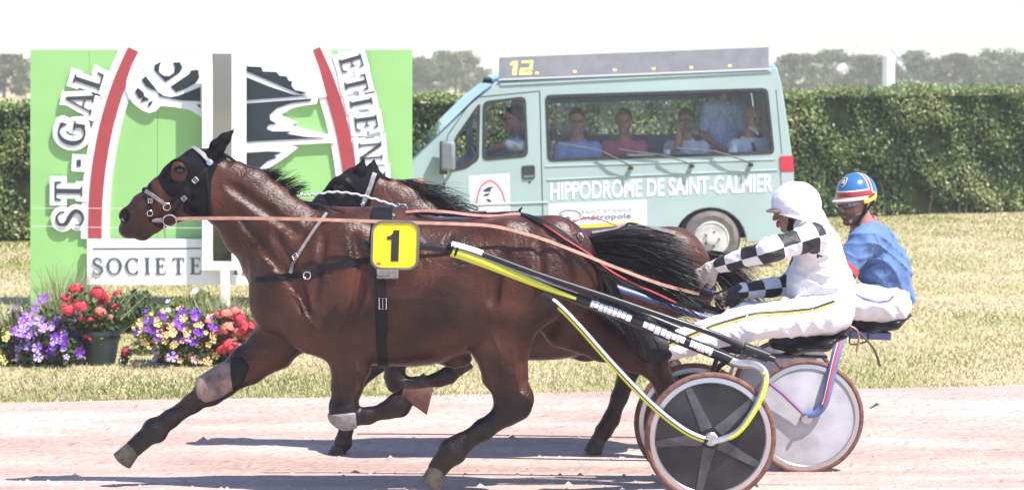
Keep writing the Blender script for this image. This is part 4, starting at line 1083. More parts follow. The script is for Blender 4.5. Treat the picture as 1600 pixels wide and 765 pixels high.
    # stirrup for the near foot
    mb = MB(); ring(mb, P(1012, 545, YN - .33), .06, .006, (.5, 1, 0), el=1.1); mb.tube([P(985, 508, YN - .33), P(975, 497, Yn)], .006, 7); mb.obj('foot_rest', M_blk, t)
    for sp in ([(1323, 507), (1338, 515), (1342, 530), (1338, 550)], [(1322, 507), (1340, 517), (1362, 540), (1370, 555), (1375, 572)]):
        mb = MB(); mb.tube(catmull([q(a, b, -.05) for a, b in sp], 6), [.007] * (6 * (len(sp) - 1)) + [.004], 6); mb.obj('strap_end', M_tan if len(sp) == 4 else mat('dark_cord', (.09, .05, .04), .6), t)
    mb = MB(); mb.tube(catmull([q(1205, 556, -.4), q(1212, 566, -.4), q(1219, 575, -.4), q(1222, 572, -.38)], 5), .004, 6); mb.obj('strap_end', M_blk, t)
sulky_near()

def sulky_far():
    t = thing('sulky', 'sulky with white disc wheels and blue fork under the blue driver', 'sulky', (P(1259, 651, YF).x, YF, gz(YF)))
    Yn, Yf = YF - .40, YF + .40
    main = catmull([P(700, 400, Yn), P(800, 408, Yn), P(900, 430, Yn), P(1000, 462, Yn), P(1100, 495, Yn), P(1220, 525, Yn), P(1300, 530, Yn)], 6)
    mb = MB(); mb.tube(main, .02, 12); mb.obj('shaft', M_blue, t)
    mb = MB(); mb.tube([p + Vector((0, .8, -.02)) for p in main], .02, 12); mb.obj('shaft', M_blue, t)
    Yw = YF - .46; wheel(t, P(1259, 651, Yw), .329, 0, M_discw); h2 = P(1259, 651, Yw) + Vector((0, .92, 0)); wheel(t, h2, .329, 0, M_discw)
    fk = catmull([P(1316, 520, Yn), P(1306, 555, Yn - .06), P(1296, 598, Yn - .11), P(1288, 630, Yn - .12), P(1275, 645, Yn - .12), P(1258, 648, Yn - .12)], 7)
    mb = MB(); mb.tube(fk, [.030 - .012 * i / len(fk) for i in range(len(fk))], 12, flat=.6); fo = mb.obj('fork', M_blue, t)
    decal_run(fo, 'red_stripe', fk, .05, .62, .0225, M_red, -12, 22, 1, 1, 20); decal_run(fo, 'white_stripe', fk, .05, .62, .0235, M_whited, 28, 40, 1, 1, 20)
    mb = MB(); mb.tube([P(1190, 588, Yn - .12), P(1222, 614, Yn - .12), P(1256, 647, Yn - .12)], .010, 8); mb.obj('wheel_stay', mat('purple_tube', (.28, .16, .27), .35, metal=.3), t)
    mb = MB(); mb.tube([P(1259, 651, Yw - .08), P(1259, 651, Yw + .12)], .011, 8); mb.obj('axle', M_rim, t)
    mb = MB(); mb.tube([h2 + Vector((0, -.1, 0)), h2 + Vector((0, .08, 0))], .011, 8); mb.obj('axle', M_rim, t)
    mb = MB(); mb.tube(catmull([main[-1], P(1318, 520, YF - .2), P(1318, 518, YF + .2), main[-1] + Vector((0, .8, -.02))], 6), .022, 10); mb.obj('cross_arch', M_blue, t)
    mb = MB(); mb.tube(catmull([main[-1] + Vector((0, .8, -.02)), h2 + Vector((.1, .08, .2)), h2 + Vector((0, .07, 0))], 6), .016, 10); mb.obj('fork', M_blue, t)
    S = Sdf(); q = lambda px, py, dy: P(px, py, YF + dy)
    S.chain([q(1325, 502, 0), q(1360, 506, 0), q(1392, 501, 0), q(1418, 489, 0)], [.030, .045, .045, .012], [.10, .16, .18, .14], k=.03)
    V, Fc = S.mesh(.010); fast_mesh('seat', V, Fc, M_seat, t, smooth=True)
    mb = MB(); mb.box(q(1356, 521, 0), (.24, .2, .045), Matrix.Rotation(R(2.5), 3, 'Y')); mb.obj('seat_bracket', M_blue, t, bevel=.006)
    mb = MB(); mb.tube([q(1318, 494, -.12), q(1336, 492, -.12)], .014, 8); mb.obj('seat_rail', M_blue, t)
    mb = MB(); mb.tube(catmull([q(1334, 500, -.18), q(1352, 512, -.18), q(1356, 530, -.18), q(1340, 537, -.18), q(1328, 536, -.18), q(1328, 524, -.18)], 6), .005, 6); mb.obj('brake_cable', M_blk, t)
sulky_far()
clod = MB(); clod.ball(P(1365, 634, YF - .2), (.03, .006, .006), 8, Matrix.Rotation(R(-30), 3, 'Y')); clod.ball(P(1370, 631, YF - .2), (.014, .007, .008), 8)
tag(clod.obj('flying_clod', mat('clod', (.12, .10, .09), .9, var=.4, vscale=60)), 'small dark clod of earth flying behind the far wheel', 'clod')
# ============================================================ people
M_skin = mat('skin', (.42, .22, .15), .5, var=.14, vscale=18, bump=.08, bscale=160)
M_skint = mat('skin_tanned', (.34, .165, .11), .48, var=.2, vscale=22, bump=.12, bscale=160)
M_stub = mat('stubble', (.17, .095, .07), .7, var=.4, vscale=120)
def cloth(name, col, var=.06, bump=.5, bscale=14, stretch=None, rough=.75, **k): return mat(name, col, rough, spec=.25, var=var, vscale=9, bump=bump, bscale=bscale, bdist=.02, stretch=stretch, sheen=.1, **k)
M_whitec = cloth('white_cloth', (.80, .80, .81), .03)
M_bluec = cloth('blue_jersey', (.10, .18, .36), .15)
M_glovew = cloth('pale_glove', (.58, .50, .42), .15, .8, 60); M_gloved = cloth('dark_glove', (.05, .05, .055), .3, .6, 60)
M_bootb = mat('boot_black', (.012, .013, .014), .55, spec=.25, var=.4, vscale=30, bump=.2, bscale=80)
M_lens = mat('goggle_lens', (.22, .21, .20), .08, metal=.9, spec=.8)
def checker_material():
    m = bpy.data.materials.new('checked_silk'); m.use_nodes = True; n = m.node_tree.nodes; l = m.node_tree.links; b = n['Principled BSDF']
    at = n.new('ShaderNodeAttribute'); at.attribute_name = 'chk'; sp = n.new('ShaderNodeSeparateXYZ'); l.new(at.outputs['Vector'], sp.inputs[0])
    def mth(op, a, b_=None):
        q = n.new('ShaderNodeMath'); q.operation = op
        for i, x in enumerate((a, b_)):
            if x is None: continue
            if isinstance(x, (int, float)): q.inputs[i].default_value = x
            else: l.new(x, q.inputs[i])
        return q.outputs[0]
    s = mth('ADD', mth('FLOOR', sp.outputs[0]), mth('FLOOR', sp.outputs[1])); c = mth('FLOORED_MODULO', s, 2.)
    c = mth('MULTIPLY', c, mth('GREATER_THAN', sp.outputs[2], .5))
    mx = n.new('ShaderNodeMix'); mx.data_type = 'RGBA'; l.new(c, mx.inputs[0]); mx.inputs[6].default_value = (.80, .80, .81, 1); mx.inputs[7].default_value = (.02, .02, .022, 1)
    l.new(mx.outputs[2], b.inputs['Base Color']); b.inputs['Roughness'].default_value = .6
    tc = n.new('ShaderNodeTexCoord'); t = n.new('ShaderNodeTexNoise'); t.inputs['Scale'].default_value = 13; t.inputs['Detail'].default_value = 4; l.new(tc.outputs['Object'], t.inputs['Vector'])
    bp = n.new('ShaderNodeBump'); bp.inputs['Strength'].default_value = .5; bp.inputs['Distance'].default_value = .02; l.new(t.outputs['Fac'], bp.inputs['Height']); l.new(bp.outputs[0], b.inputs['Normal'])
    return m
M_check = checker_material()

def head_frame(c, face, up=(0, 0, 1), s=1.):
    x = Vector(face).normalized(); u = Vector(up); y = u.cross(x).normalized(); z = x.cross(y)
    M = Matrix((x, y, z)).transposed().to_4x4(); M.translation = Vector(c); return M @ Matrix.Scale(s, 4)
def add_head(S, M, s=1., neck=True, ears=True):
    R3 = np.array(M.to_3x3().normalized()); T = lambda *p: M @ Vector(p)
    E = lambda c, r, k=.02, op=1: S.ell(T(*c), tuple(a * s for a in r), R3, k * s, op)
    G = lambda a, b, ra, rb, la=None, lb=None, k=.02, op=1: S.seg(T(*a), T(*b), ra * s, rb * s, la and la * s, lb and lb * s, R3[:, 1], k * s, op)
    E((-.012, 0, .035), (.100, .078, .098)); E((.030, 0, -.025), (.066, .064, .085)); E((.03, 0, .03), (.07, .069, .06))
    G((-.005, 0, -.070), (.072, 0, -.102), .034, .022, .056, .026); E((.078, 0, -.106), (.018, .024, .015), .015)
    G((.098, 0, .008), (.122, 0, -.034), .008, .013, .009, .015, .012); E((.108, .012, -.040), (.011, .010, .009), .008); E((.108, -.012, -.040), (.011, .010, .009), .008)
    E((.088, 0, .026), (.016, .052, .012), .015); E((.098, 0, -.066), (.010, .024, .0065), .008); E((.095, 0, -.080), (.011, .022, .0075), .008)
    for q in (-1, 1):
        E((.062, .045 * q, -.022), (.026, .022, .022), .02)
        E((.103, .032 * q, .004), (.012, .019, .011), .012, -1)
        if ears: E((-.006, .080 * q, -.004), (.018, .009, .030), .008); E((-.002, .088 * q, -.002), (.010, .007, .018), .006, -1)
    S.seg(T(.09, .022, -.073), T(.09, -.022, -.073), .0, .0) if False else None
    if neck: G((-.02, 0, -.06), (-.05, 0, -.19), .056, .062, .054, .062, .03)
def add_arm(S, sh, el, wr, r=(.055, .043, .040, .027), k=.03):
    sh, el, wr = Vector(sh), Vector(el), Vector(wr); m = el.lerp(wr, .3)
    S.seg(sh, el, r[0], r[1], k=k); S.seg(el, m, r[1], r[2], k=k); S.seg(m, wr, r[2], r[3], k=k)
def add_leg(S, hip, kn, an, r=(.092, .062, .058, .040), k=.03):
    hip, kn, an = Vector(hip), Vector(kn), Vector(an); m = kn.lerp(an, .32)
    S.seg(hip, kn, r[0], r[1], k=k); S.seg(kn, m, r[1], r[2], k=k); S.seg(m, an, r[2], r[3], k=k)
def hand_sdf(wr, fwd, palm, side, curl=1.0, s=1., grow=0., S=None):
    """palm, four unequal bent fingers and a thumb leaving the side of the palm; fwd towards the knuckles, palm = direction the palm faces"""
    S = S or Sdf(); x = Vector(fwd).normalized(); z = -Vector(palm).normalized(); z = (z - x * z.dot(x)).normalized(); y = z.cross(x) * side
    T = lambda a, b, c: Vector(wr) + (x * a + y * b + z * c) * s; g = grow
    S.seg(T(-.03, 0, 0), T(.02, 0, 0), .024 * s + g, .026 * s + g, .028 * s + g, .034 * s + g, y, .015)
    S.seg(T(.02, 0, 0), T(.082, .002, .002), .017 * s + g, .014 * s + g, .036 * s + g, .042 * s + g, y, .012)
    for i, (b, L) in enumerate(((.030, .074), (.010, .083), (-.011, .077), (-.030, .060))):
        p = T(.082, b, .002); a = 0.
        for j, (fr, bend) in enumerate(((.45, .75), (.31, 1.05), (.24, .7))):
            a += bend * curl; q = p + (x * math.cos(a) - z * math.sin(a)) * L * fr * s + y * (b * .1 * s)
            S.seg(p, q, (.0098 - .0012 * j) * s + g, (.0090 - .0012 * j) * s + g, k=.005); p = q
    p0, p1, p2, p3 = T(.022, .030, -.004), T(.050, .052, -.016), T(.074, .052, -.032), T(.092, .042, -.044)
    for a, b, ra, rb in ((p0, p1, .015, .0125), (p1, p2, .0115, .0105), (p2, p3, .0105, .0085)): S.seg(a, b, ra * s + g, rb * s + g, k=.006)
    return S
def wrinkle(D, X, Y, Z, a=.006, f=1.):
    t1 = (X * 20 + Z * 34 + 2.4 * np.sin(Y * 9 + Z * 12) + 1.6 * np.sin(X * 17)) * f; t2 = (Z * 47 - X * 29 + 2. * np.sin(X * 13 + Y * 15)) * f
    return D - a * (1.9 * (1 - np.abs(np.sin(t1))) ** 3 + 1.1 * (1 - np.abs(np.sin(t2))) ** 3) + a * .8 + a * .35 * np.sin((X * 71 + Z * 53 + Y * 60) * f)
def arm_chk(V, arms, size=.098):
    """checker coordinates along and round each arm; third value marks the sleeve"""
    out = np.zeros((len(V), 3)); best = np.full(len(V), 9.)
    for (sh, el, wr, rmax, sgn) in arms:
        L0 = 0
        for a, b in ((sh, el), (el, wr)):
            a, b = np.array(a), np.array(b); d = b - a; L = np.linalg.norm(d); T = d / L; t = ((V - a) @ T)
            q = V - a - np.clip(t, 0, L)[:, None] * T; dist = np.linalg.norm(q, axis=1)
            lat = np.array([0, -1., 0]) * sgn; lat = lat - T * (lat @ T); lat /= np.linalg.norm(lat); nn = np.cross(T, lat)
            ang = np.arctan2(q @ nn, q @ lat)
            w_ = (dist < best); best[w_] = dist[w_]
            tc = np.minimum(t, L) if L0 == 0 else np.maximum(t, 0); out[w_, 0] = (L0 + tc[w_]) / size; out[w_, 1] = (ang[w_] / (2 * math.pi) + .5) * 4
            ok = dist < rmax
            if L0 == 0: ok = (dist < rmax * 1.15) & (t > -.055)
            out[w_, 2] = ok[w_]; L0 += L
    return out

def driver_checked():
    q = lambda px, py, dy=0: P(px, py, YN + dy)
    t = thing('person', 'sulky driver in white hood and suit with black checked sleeves holding reins', 'person', q(1280, 520))
    pel, chest, neck = q(1297, 482), q(1276, 392), q(1262, 352)
    shn, shf = q(1270, 370, -.19), q(1274, 368, .19); eln, wrn = q(1203, 391, -.27), q(1118, 416, -.10); elf, wrf = q(1238, 445, .26), q(1150, 456, .12)
    hpn, knn, ann = q(1298, 490, -.10), q(1165, 504, -.20), q(1038, 545, -.30); hpf, knf, anf = q(1298, 490, .10), q(1172, 500, .20), q(1050, 540, .30)
    HM = head_frame(q(1240, 325), (-1, -.10, -.22), (-.2, 0, 1), .92)
    S = Sdf(); add_head(S, HM, .92)
    S.chain([pel, q(1290, 440), chest], [.115, .11, .105], [.15, .15, .16], k=.05); S.seg(shn, shf, .06, .06, k=.06); S.seg(chest, neck, .09, .055, .12, .06, k=.05)
    add_arm(S, shn, eln, wrn); add_arm(S, shf, elf, wrf); add_leg(S, hpn, knn, ann); add_leg(S, hpf, knf, anf)
    for w_, e, sg in ((wrn, eln, 1), (wrf, elf, -1)):
        hand_sdf(w_, (w_ - e) + Vector((-.12, 0, -.15)), (0, -sg * -.9, -.5), sg, .9, S=S)
    V, Fc = S.mesh(.0095); body = fast_mesh('body', V, Fc, M_skint, t, smooth=True)
    # silk jacket
    J = Sdf(); J.chain([q(1296, 478), q(1289, 435), q(1277, 392)], [.125, .126, .118], [.165, .165, .175], k=.05)
    J.seg(shn, shf, .070, .070, k=.06); J.seg(q(1277, 385), q(1258, 350), .115, .085, .15, .09, k=.05); J.seg(q(1310, 450), q(1303, 492), .08, .075, .16, .16, k=.04)
    J.ell(q(1250, 445), (.07, .13, .12), k=.05)
    for sh, el, wr in ((shn, eln, wrn), (shf, elf, wrf)):
        w2 = el.lerp(wr, .90); J.seg(sh, el, .072, .060, k=.035); J.seg(el, w2, .060, .043, k=.03)
    V, Fc = J.mesh(.0085, post=lambda D, X, Y, Z: wrinkle(D, X, Y, Z, .0045)); chk = arm_chk(V, [(shn, eln, wrn, .098, 1), (shf, elf, wrf, .098, 1)])
    fast_mesh('jacket', V, Fc, M_check, t, smooth=True, attrs={'chk': chk})
    # trousers with a black and yellow side stripe
    T_ = Sdf()
    for hp, kn, an in ((hpn, knn, ann), (hpf, knf, anf)):
        T_.seg(hp, kn, .108, .092, .10, .085, k=.04); T_.seg(kn, kn.lerp(an, .93), .092, .070, .085, .066, k=.04)
    T_.seg(q(1298, 484, -.09), q(1298, 484, .09), .115, .115, k=.05)
    V, Fc = T_.mesh(.0085, post=lambda D, X, Y, Z: wrinkle(D, X, Y, Z, .0045, .9)); tr = fast_mesh('trousers', V, Fc, M_whitec, t, smooth=True)
    bt = bvh_of(V, Fc)
    sp = [(1304, 470), (1270, 482), (1230, 486), (1180, 489), (1120, 506), (1075, 524), (1046, 536)]
    mb = MB(); skin_strap(mb, bt, sp, .012, .003, .002, 10); mb.obj('stripe', mat('black_stripe', (.02, .02, .02), .6), tr)
    mb = MB(); skin_strap(mb, bt, [(a, b + 3.4) for a, b in sp], .007, .003, .002, 10); mb.obj('stripe', mat('yellow_stripe', (.75, .50, .05), .6), tr)
    # hood over the helmet
    def dome(D, X, Y, Z):                                     # lower rim of the helmet cover, dropping towards the nape
        a, b = q(1205, 330), q(1284, 350); zl = a.z + (X - a.x) / (b.x - a.x) * (b.z - a.z); return np.maximum(D, (zl - Z) * .97)
    Hd = Sdf(); Hd.ell(q(1244, 319), (39.5 / 303, .116, 36 / 303), k=.02)
    V, Fc = Hd.mesh(.0065, post=lambda D, X, Y, Z: dome(D - .0015 * np.sin(X * 60 + 2 * np.sin(Z * 50)) * np.sin(Y * 45 + Z * 30), X, Y, Z)); fast_mesh('helmet_cover', V, Fc, M_whitec, t, smooth=True)
    mb = MB(); rim = []
    for i in range(28):
        a = 2 * math.pi * i / 28; x = q(1244, 319).x - .118 * math.cos(a); f_ = (x - q(1205, 330).x) / (q(1284, 350).x - q(1205, 330).x); rim.append(Vector((x, YN + .108 * math.sin(a), q(1205, 330).z + f_ * (q(1284, 350).z - q(1205, 330).z) + .002)))
    mb.tube(rim, .006, 6, closed=True); mb.obj('cover_hem', M_whitec, t)
    Hd = Sdf(); Hd.seg(q(1264, 336), q(1275, 366), .075, .09, .085, .12, k=.04)
    V, Fc = Hd.mesh(.008, post=lambda D, X, Y, Z: wrinkle(D, X, Y, Z, .003, 1.2)); fast_mesh('collar', V, Fc, M_whitec, t, smooth=True)
    mb = MB(); c = q(1219, 326); v = []; f = []
    for i in range(11):
        a = R(-75 + 15 * i); v += [c + Vector((-.035 * math.cos(a), .085 * math.sin(a), .004)), c + Vector((-.075 * math.cos(a) - .0, .10 * math.sin(a), -.010)), c + Vector((-.035 * math.cos(a), .085 * math.sin(a), -.004)), c + Vector((-.073 * math.cos(a), .098 * math.sin(a), -.016))]
    for i in range(10):
        o = i * 4
        f += [(o, o + 1, o + 5, o + 4), (o + 2, o + 6, o + 7, o + 3), (o + 1, o + 3, o + 7, o + 5)]
    mb.add(v, f); mb.obj('helmet_peak', mat('peak_brown', (.20, .13, .10), .5), t)
    G = Sdf(); G.seg(HM @ Vector((.088, .05, .005)), HM @ Vector((.088, -.05, .005)), .026, .026, .022, .022, k=.02)
    V, Fc = G.mesh(.006); fast_mesh('goggles', V, Fc, M_lens, t, smooth=True)
    C = Sdf(); C.seg(HM @ Vector((.03, -.07, -.02)), HM @ Vector((.05, -.035, -.10)), .016, .016, k=.01); C.seg(HM @ Vector((.03, .07, -.02)), HM @ Vector((.05, .035, -.10)), .016, .016, k=.01); C.seg(HM @ Vector((.05, .04, -.105)), HM @ Vector((.05, -.04, -.105)), .016, .016, k=.01)
    V, Fc = C.mesh(.006); fast_mesh('chin_strap', V, Fc, M_blk, t, smooth=True)
    mb = MB(); mb.ball(HM @ Vector((.10, -.02, -.07)), (.012, .018, .02), 10); mb.obj('neckerchief', M_red, t)
    for w_, e, sg, m in ((wrn, eln, 1, M_glovew), (wrf, elf, -1, M_gloved)):
        fw = (w_ - e).normalized() + Vector((-.3, 0, -.55)); G = hand_sdf(w_ + fw.normalized() * .012, fw, (-.2, sg * .9, -.6), sg, .9, 1.08, .0035)
        V, Fc = G.mesh(.0052); fast_mesh('glove', V, Fc, m, t, smooth=True)
    for an, kn in ((ann, knn), (anf, knf)):
        d = (an - kn).normalized(); B = Sdf(); heel = an + d * .045 + Vector((0, 0, -.035)); toe = an + d * .07 + Vector((-.07, 0, .155))
        B.seg(an - d * .12, an + d * .02, .060, .055, k=.02); B.seg(an, heel, .05, .042, k=.03); B.seg(heel, toe, .040, .030, .045, .042, k=.03); B.seg(an, toe, .045, .025, k=.03)
        V, Fc = B.mesh(.008); fast_mesh('boot', V, Fc, M_bootb, t, smooth=True)
    # slack of the reins and a whip gathered in the fists
    r_ = thing('reins_bundle', 'loose ends of tan reins gathered in the checked driver\'s fists', 'reins', q(1110, 450))
    for sp, m in (([(1090, 456), (1100, 448), (1112, 455), (1118, 470), (1128, 484)], M_tan), ([(1086, 460), (1100, 462), (1120, 458), (1138, 450)], M_blk), ([(1075, 462), (1096, 468), (1110, 472), (1104, 490)], M_tan)):
        mb = MB(); mb.ribbon(catmull([q(a, b, -.05) for a, b in sp], 6), (0, 1, .3), .018, .004); mb.obj('strap', m, r_)
driver_checked()
w_ = MB(); w_.tube([P(1100, 452, YN + .02), P(1060, 440, YN), P(1010, 424, YN)], [.006, .005, .003], 7)
w_.tube([P(1100, 452, YN + .02), P(1118, 457, YN + .02)], .009, 8)
tag(w_.obj('driving_whip', mat('whip_blue', (.12, .16, .5), .5)), 'thin blue handled whip held by the checked driver', 'whip')

def helmet_material():
    m = bpy.data.materials.new('helmet_paint'); m.use_nodes = True; n = m.node_tree.nodes; l = m.node_tree.links; b = n['Principled BSDF']
    at = n.new('ShaderNodeAttribute'); at.attribute_name = 'band'
    cr = n.new('ShaderNodeValToRGB'); cr.color_ramp.interpolation = 'CONSTANT'; e = cr.color_ramp.elements
    e[0].position = 0; e[0].color = (.36, .03, .035, 1); e[1].position = .42; e[1].color = (.8, .8, .8, 1); x = e.new(.62); x.color = (.035, .14, .33, 1)
    l.new(at.outputs['Fac'], cr.inputs[0]); l.new(cr.outputs[0], b.inputs['Base Color']); b.inputs['Roughness'].default_value = .2; b.inputs['Coat Weight'].default_value = .5
    return m
def driver_blue():
    q = lambda px, py, dy=0: P(px, py, YF + dy)
    t = thing('person', 'sulky driver in blue jersey and striped helmet looking at the camera', 'person', q(1380, 490))
    HM = head_frame(q(1337, 315, -.02), (-.80, -.60, -.10), (-.06, 0, 1), 1.03)
    pel, chest = q(1392, 465), q(1364, 385); shn, shf = q(1350, 376, -.19), q(1354, 374, .19)
    eln, wrn = q(1318, 424, -.25), q(1235, 440, -.14); elf, wrf = q(1318, 430, .26), q(1235, 442, .14)
    hpn, knn, ann = q(1393, 472, -.10), q(1280, 472, -.20), q(1165, 505, -.28); hpf, knf, anf = q(1393, 472, .10), q(1285, 470, .20), q(1175, 500, .28)
    S = Sdf(); add_head(S, HM)
    S.chain([pel, q(1380, 425), chest], [.11, .11, .105], [.15, .15, .16], k=.05); S.seg(shn, shf, .06, .06, k=.06); S.seg(chest, HM @ Vector((-.04, 0, -.15)), .09, .06, .12, .06, k=.05)
    add_arm(S, shn, eln, wrn); add_arm(S, shf, elf, wrf); add_leg(S, hpn, knn, ann); add_leg(S, hpf, knf, anf)
    for w_, e, sg in ((wrn, eln, 1), (wrf, elf, -1)): hand_sdf(w_, (w_ - e), (-.2, sg * .9, -.5), sg, .9, S=S)
    V, Fc = S.mesh(.0075); fast_mesh('body', V, Fc, M_skint, t, smooth=True)
    # stubble: thin shell over jaw and lip
    def post(D, X, Y, Z):
        Mi = HM.inverted(); x = Mi[0][0] * X + Mi[0][1] * Y + Mi[0][2] * Z + Mi[0][3]; z = Mi[2][0] * X + Mi[2][1] * Y + Mi[2][2] * Z + Mi[2][3]; y = Mi[1][0] * X + Mi[1][1] * Y + Mi[1][2] * Z + Mi[1][3]
        D = D - .0022; D = np.maximum(D, z + .050 - .25 * (x - .09)); D = np.maximum(D, -x + .02); D = np.maximum(D, -(np.sqrt((y / .021) ** 2 + ((z + .073) / .0085) ** 2) - 1) * .0085); return np.maximum(D, -z - .135)
    c = HM @ Vector((.05, 0, -.08)); V, Fc = S.mesh(.005, tuple(c - Vector((.11,) * 3)), tuple(c + Vector((.11,) * 3)), post); fast_mesh('stubble', V, Fc, M_stub, t, smooth=True)
    # jersey
    J = Sdf(); J.chain([q(1396, 462), q(1381, 420), q(1367, 385)], [.118, .145, .128], [.165, .18, .185], k=.05); J.seg(shn, shf, .078, .078, k=.06); J.seg(q(1364, 380), HM @ Vector((-.045, 0, -.135)), .11, .07, .15, .075, k=.05)
    for sh, el, wr in ((shn, eln, wrn), (shf, elf, wrf)): J.seg(sh, el.lerp(sh, .08), .082, .074, k=.04)
    V, Fc = J.mesh(.009, post=lambda D, X, Y, Z: wrinkle(D, X, Y, Z, .006, .8)); fast_mesh('jersey', V, Fc, M_bluec, t, smooth=True); bj = bvh_of(V, Fc)
    mb = MB(); nk = HM @ Vector((-.045, 0, -.125)); ax = (HM @ Vector((-.03, 0, -.05)) - nk).normalized()
    mb.lathe([(.088, -.05), (.082, -.015), (.076, .02), (.070, .02), (.072, -.02)], nk, ax, 24, closed=True); mb.obj('collar', mat('collar_red', (.60, .12, .12), .7), t)
    mb = MB(); d = (eln - shn).normalized(); mb.lathe([(.080, -.02), (.080, .015), (.070, .015), (.070, -.02)], eln.lerp(shn, .1), d, 24, closed=True); mb.obj('sleeve_cuff', mat('cuff_red', (.55, .07, .08), .7), t)
    mb = MB(); skin_strap(mb, bj, [(1355, 352), (1372, 376), (1382, 410), (1388, 450)], .003, .002, .001, 8, YF); mb.obj('seam', M_bluec, t)
    J2 = Sdf(); J2.seg(q(1395, 468, -.07), q(1395, 468, .07), .115, .115, k=.04); V, Fc = J2.mesh(.011, post=lambda D, X, Y, Z: np.maximum(D, Z - q(1395, 458).z)); fast_mesh('undershirt', V, Fc, mat('royal_blue', (.02, .06, .36), .7), t, smooth=True)
    T_ = Sdf()
    for hp, kn, an in ((hpn, knn, ann), (hpf, knf, anf)): T_.seg(hp, kn, .112, .10, k=.04); T_.seg(kn, kn.lerp(an, .94), .092, .066, k=.04)
    T_.seg(q(1391, 476, -.09), q(1391, 476, .09), .108, .108, k=.05)
    V, Fc = T_.mesh(.009, post=lambda D, X, Y, Z: wrinkle(D, X, Y, Z, .005, .9)); tr = fast_mesh('trousers', V, Fc, M_whitec, t, smooth=True); bt = bvh_of(V, Fc)
    mb = MB(); skin_strap(mb, bt, [(1335, 458), (1350, 466), (1372, 472), (1390, 469), (1396, 462)], .012, .003, .002, 8, YF); mb.obj('stripe', mat('stripe_violet', (.16, .12, .36), .6), tr)
    # helmet
    Hs = Sdf(); Rm = np.array(HM.to_3x3().normalized()); Hs.ell(HM @ Vector((-.012, 0, .045)), (.128, .108, .122), Rm, .02)
    def cut(D, X, Y, Z):
        Mi = HM.inverted(); z = Mi[2][0] * X + Mi[2][1] * Y + Mi[2][2] * Z + Mi[2][3]; x = Mi[0][0] * X + Mi[0][1] * Y + Mi[0][2] * Z + Mi[0][3]
        lim = .030 - .045 * np.clip((-x - .0) / .1, 0, 1); return np.maximum(D, lim - z)
    V, Fc = Hs.mesh(.0055, post=cut); Mi = np.array(HM.inverted()); L = V @ Mi[:3, :3].T + Mi[:3, 3]
    low = .030 - .045 * np.clip(-L[:, 0] / .1, 0, 1)
    d1 = np.abs(L[:, 2] - low - .022); d2 = np.abs(L[:, 0] + .02 + .10 * (L[:, 2] - .05)); d3 = np.abs(L[:, 1])
    band = np.clip(np.minimum(d1, np.minimum(d2 + .006, 1)) / .036, 0, 1)
    he = fast_mesh('helmet', V, Fc, helmet_material(), t, smooth=True, attrs={'band': band})
    mb = MB(); v = []; f = []
    for i in range(15):
        a = R(-84 + 12 * i); u = Vector((math.cos(a), math.sin(a), 0))
        ri = Vector((.108 * u.x - .01, .102 * u.y, .034)); ro = Vector((.155 * u.x + .012 * u.x - .01, .106 * u.y, .020 + .006 * abs(u.y)))
        v += [HM @ ri, HM @ ro, HM @ (ri - Vector((0, 0, .010))), HM @ (ro - Vector((0, 0, .008)))]
    for i in range(14):
        o = i * 4; f += [(o, o + 1, o + 5, o + 4), (o + 2, o + 6, o + 7, o + 3), (o + 1, o + 3, o + 7, o + 5)]
    mb.add(v, f); mb.obj('peak', mat('peak_pale', (.55, .42, .40), .35), he)
    # black shield emblem with pale letters on the brow
    def shield(sc, dx): 
        out = []
        for a, b in ((-.020, .022), (-.008, .019), (0, .026), (.008, .019), (.020, .022), (.019, -.004), (.012, -.018), (0, -.026), (-.012, -.018), (-.019, -.004)): out.append((a * sc, b * sc))
        return out
    def on_helm(u, v_, off):
        ph = R(4) + u / .115; th = R(40) + v_ / .115; d = Vector((math.cos(th) * math.cos(ph), math.cos(th) * math.sin(ph), math.sin(th)))
        return HM @ (Vector((-.012, 0, .045)) + Vector((d.x * (.128 + off), d.y * (.108 + off), d.z * (.122 + off))))
    for sc, off, m, nm in ((1.25, .0012, M_whited, 'emblem_edge'), (1.0, .0030, mat('emblem_black', (.03, .025, .022), .4), 'emblem')):
        pl = shield(sc, 0); n = len(pl); mb = MB(); mb.add([on_helm(0, 0, off + .0005)] + [on_helm(a, b, off) for a, b in pl], [(0, i + 1, (i + 1) % n + 1) for i in range(n)]); mb.obj(nm, m, he)
    for pts in ([(-.012, -.012), (-.012, .012), (-.006, .004), (-.001, .012), (-.001, -.012)], [(.003, -.012), (.003, .012), (.010, .010), (.010, .003), (.004, 0), (.011, -.004), (.010, -.011), (.003, -.012)]):
        mb = MB(); mb.tube([on_helm(a, b, .0042) for a, b in pts], .0018, 5); mb.obj('emblem_letter', mat('emblem_pale', (.55, .5, .46), .5), he)
    # goggles, yellow strap, chin harness
    G = Sdf()
    for i in range(8):
        a0, a1 = R(-62 + 15.5 * i), R(-62 + 15.5 * (i + 1)); p = lambda a: HM @ Vector((.102 * math.cos(a) + .012, .083 * math.sin(a), .0))
        G.seg(p(a0), p(a1), .019, .019, .010, .010, tuple(HM.to_3x3() @ Vector((math.cos((a0 + a1) / 2), math.sin((a0 + a1) / 2), 0))), .01)
    G.seg(HM @ Vector((.125, 0, -.030)), HM @ Vector((.115, 0, -.012)), .008, .010, k=.012, op=-1)
    V, Fc = G.mesh(.005); fast_mesh('goggles', V, Fc, M_lens, t, smooth=True)
    mb = MB(); pts = [HM @ Vector((.128 * math.cos(a) * .82 - .010, .118 * math.sin(a), .004 + .030 * (a - R(60)) / R(70))) for a in np.linspace(R(62), R(150), 12)]
    mb.ribbon(pts, tuple(HM.to_3x3() @ Vector((0, 0, 1))), .020, .004); mb.obj('goggle_strap', mat('strap_yellow', (.75, .52, .06), .55), t)
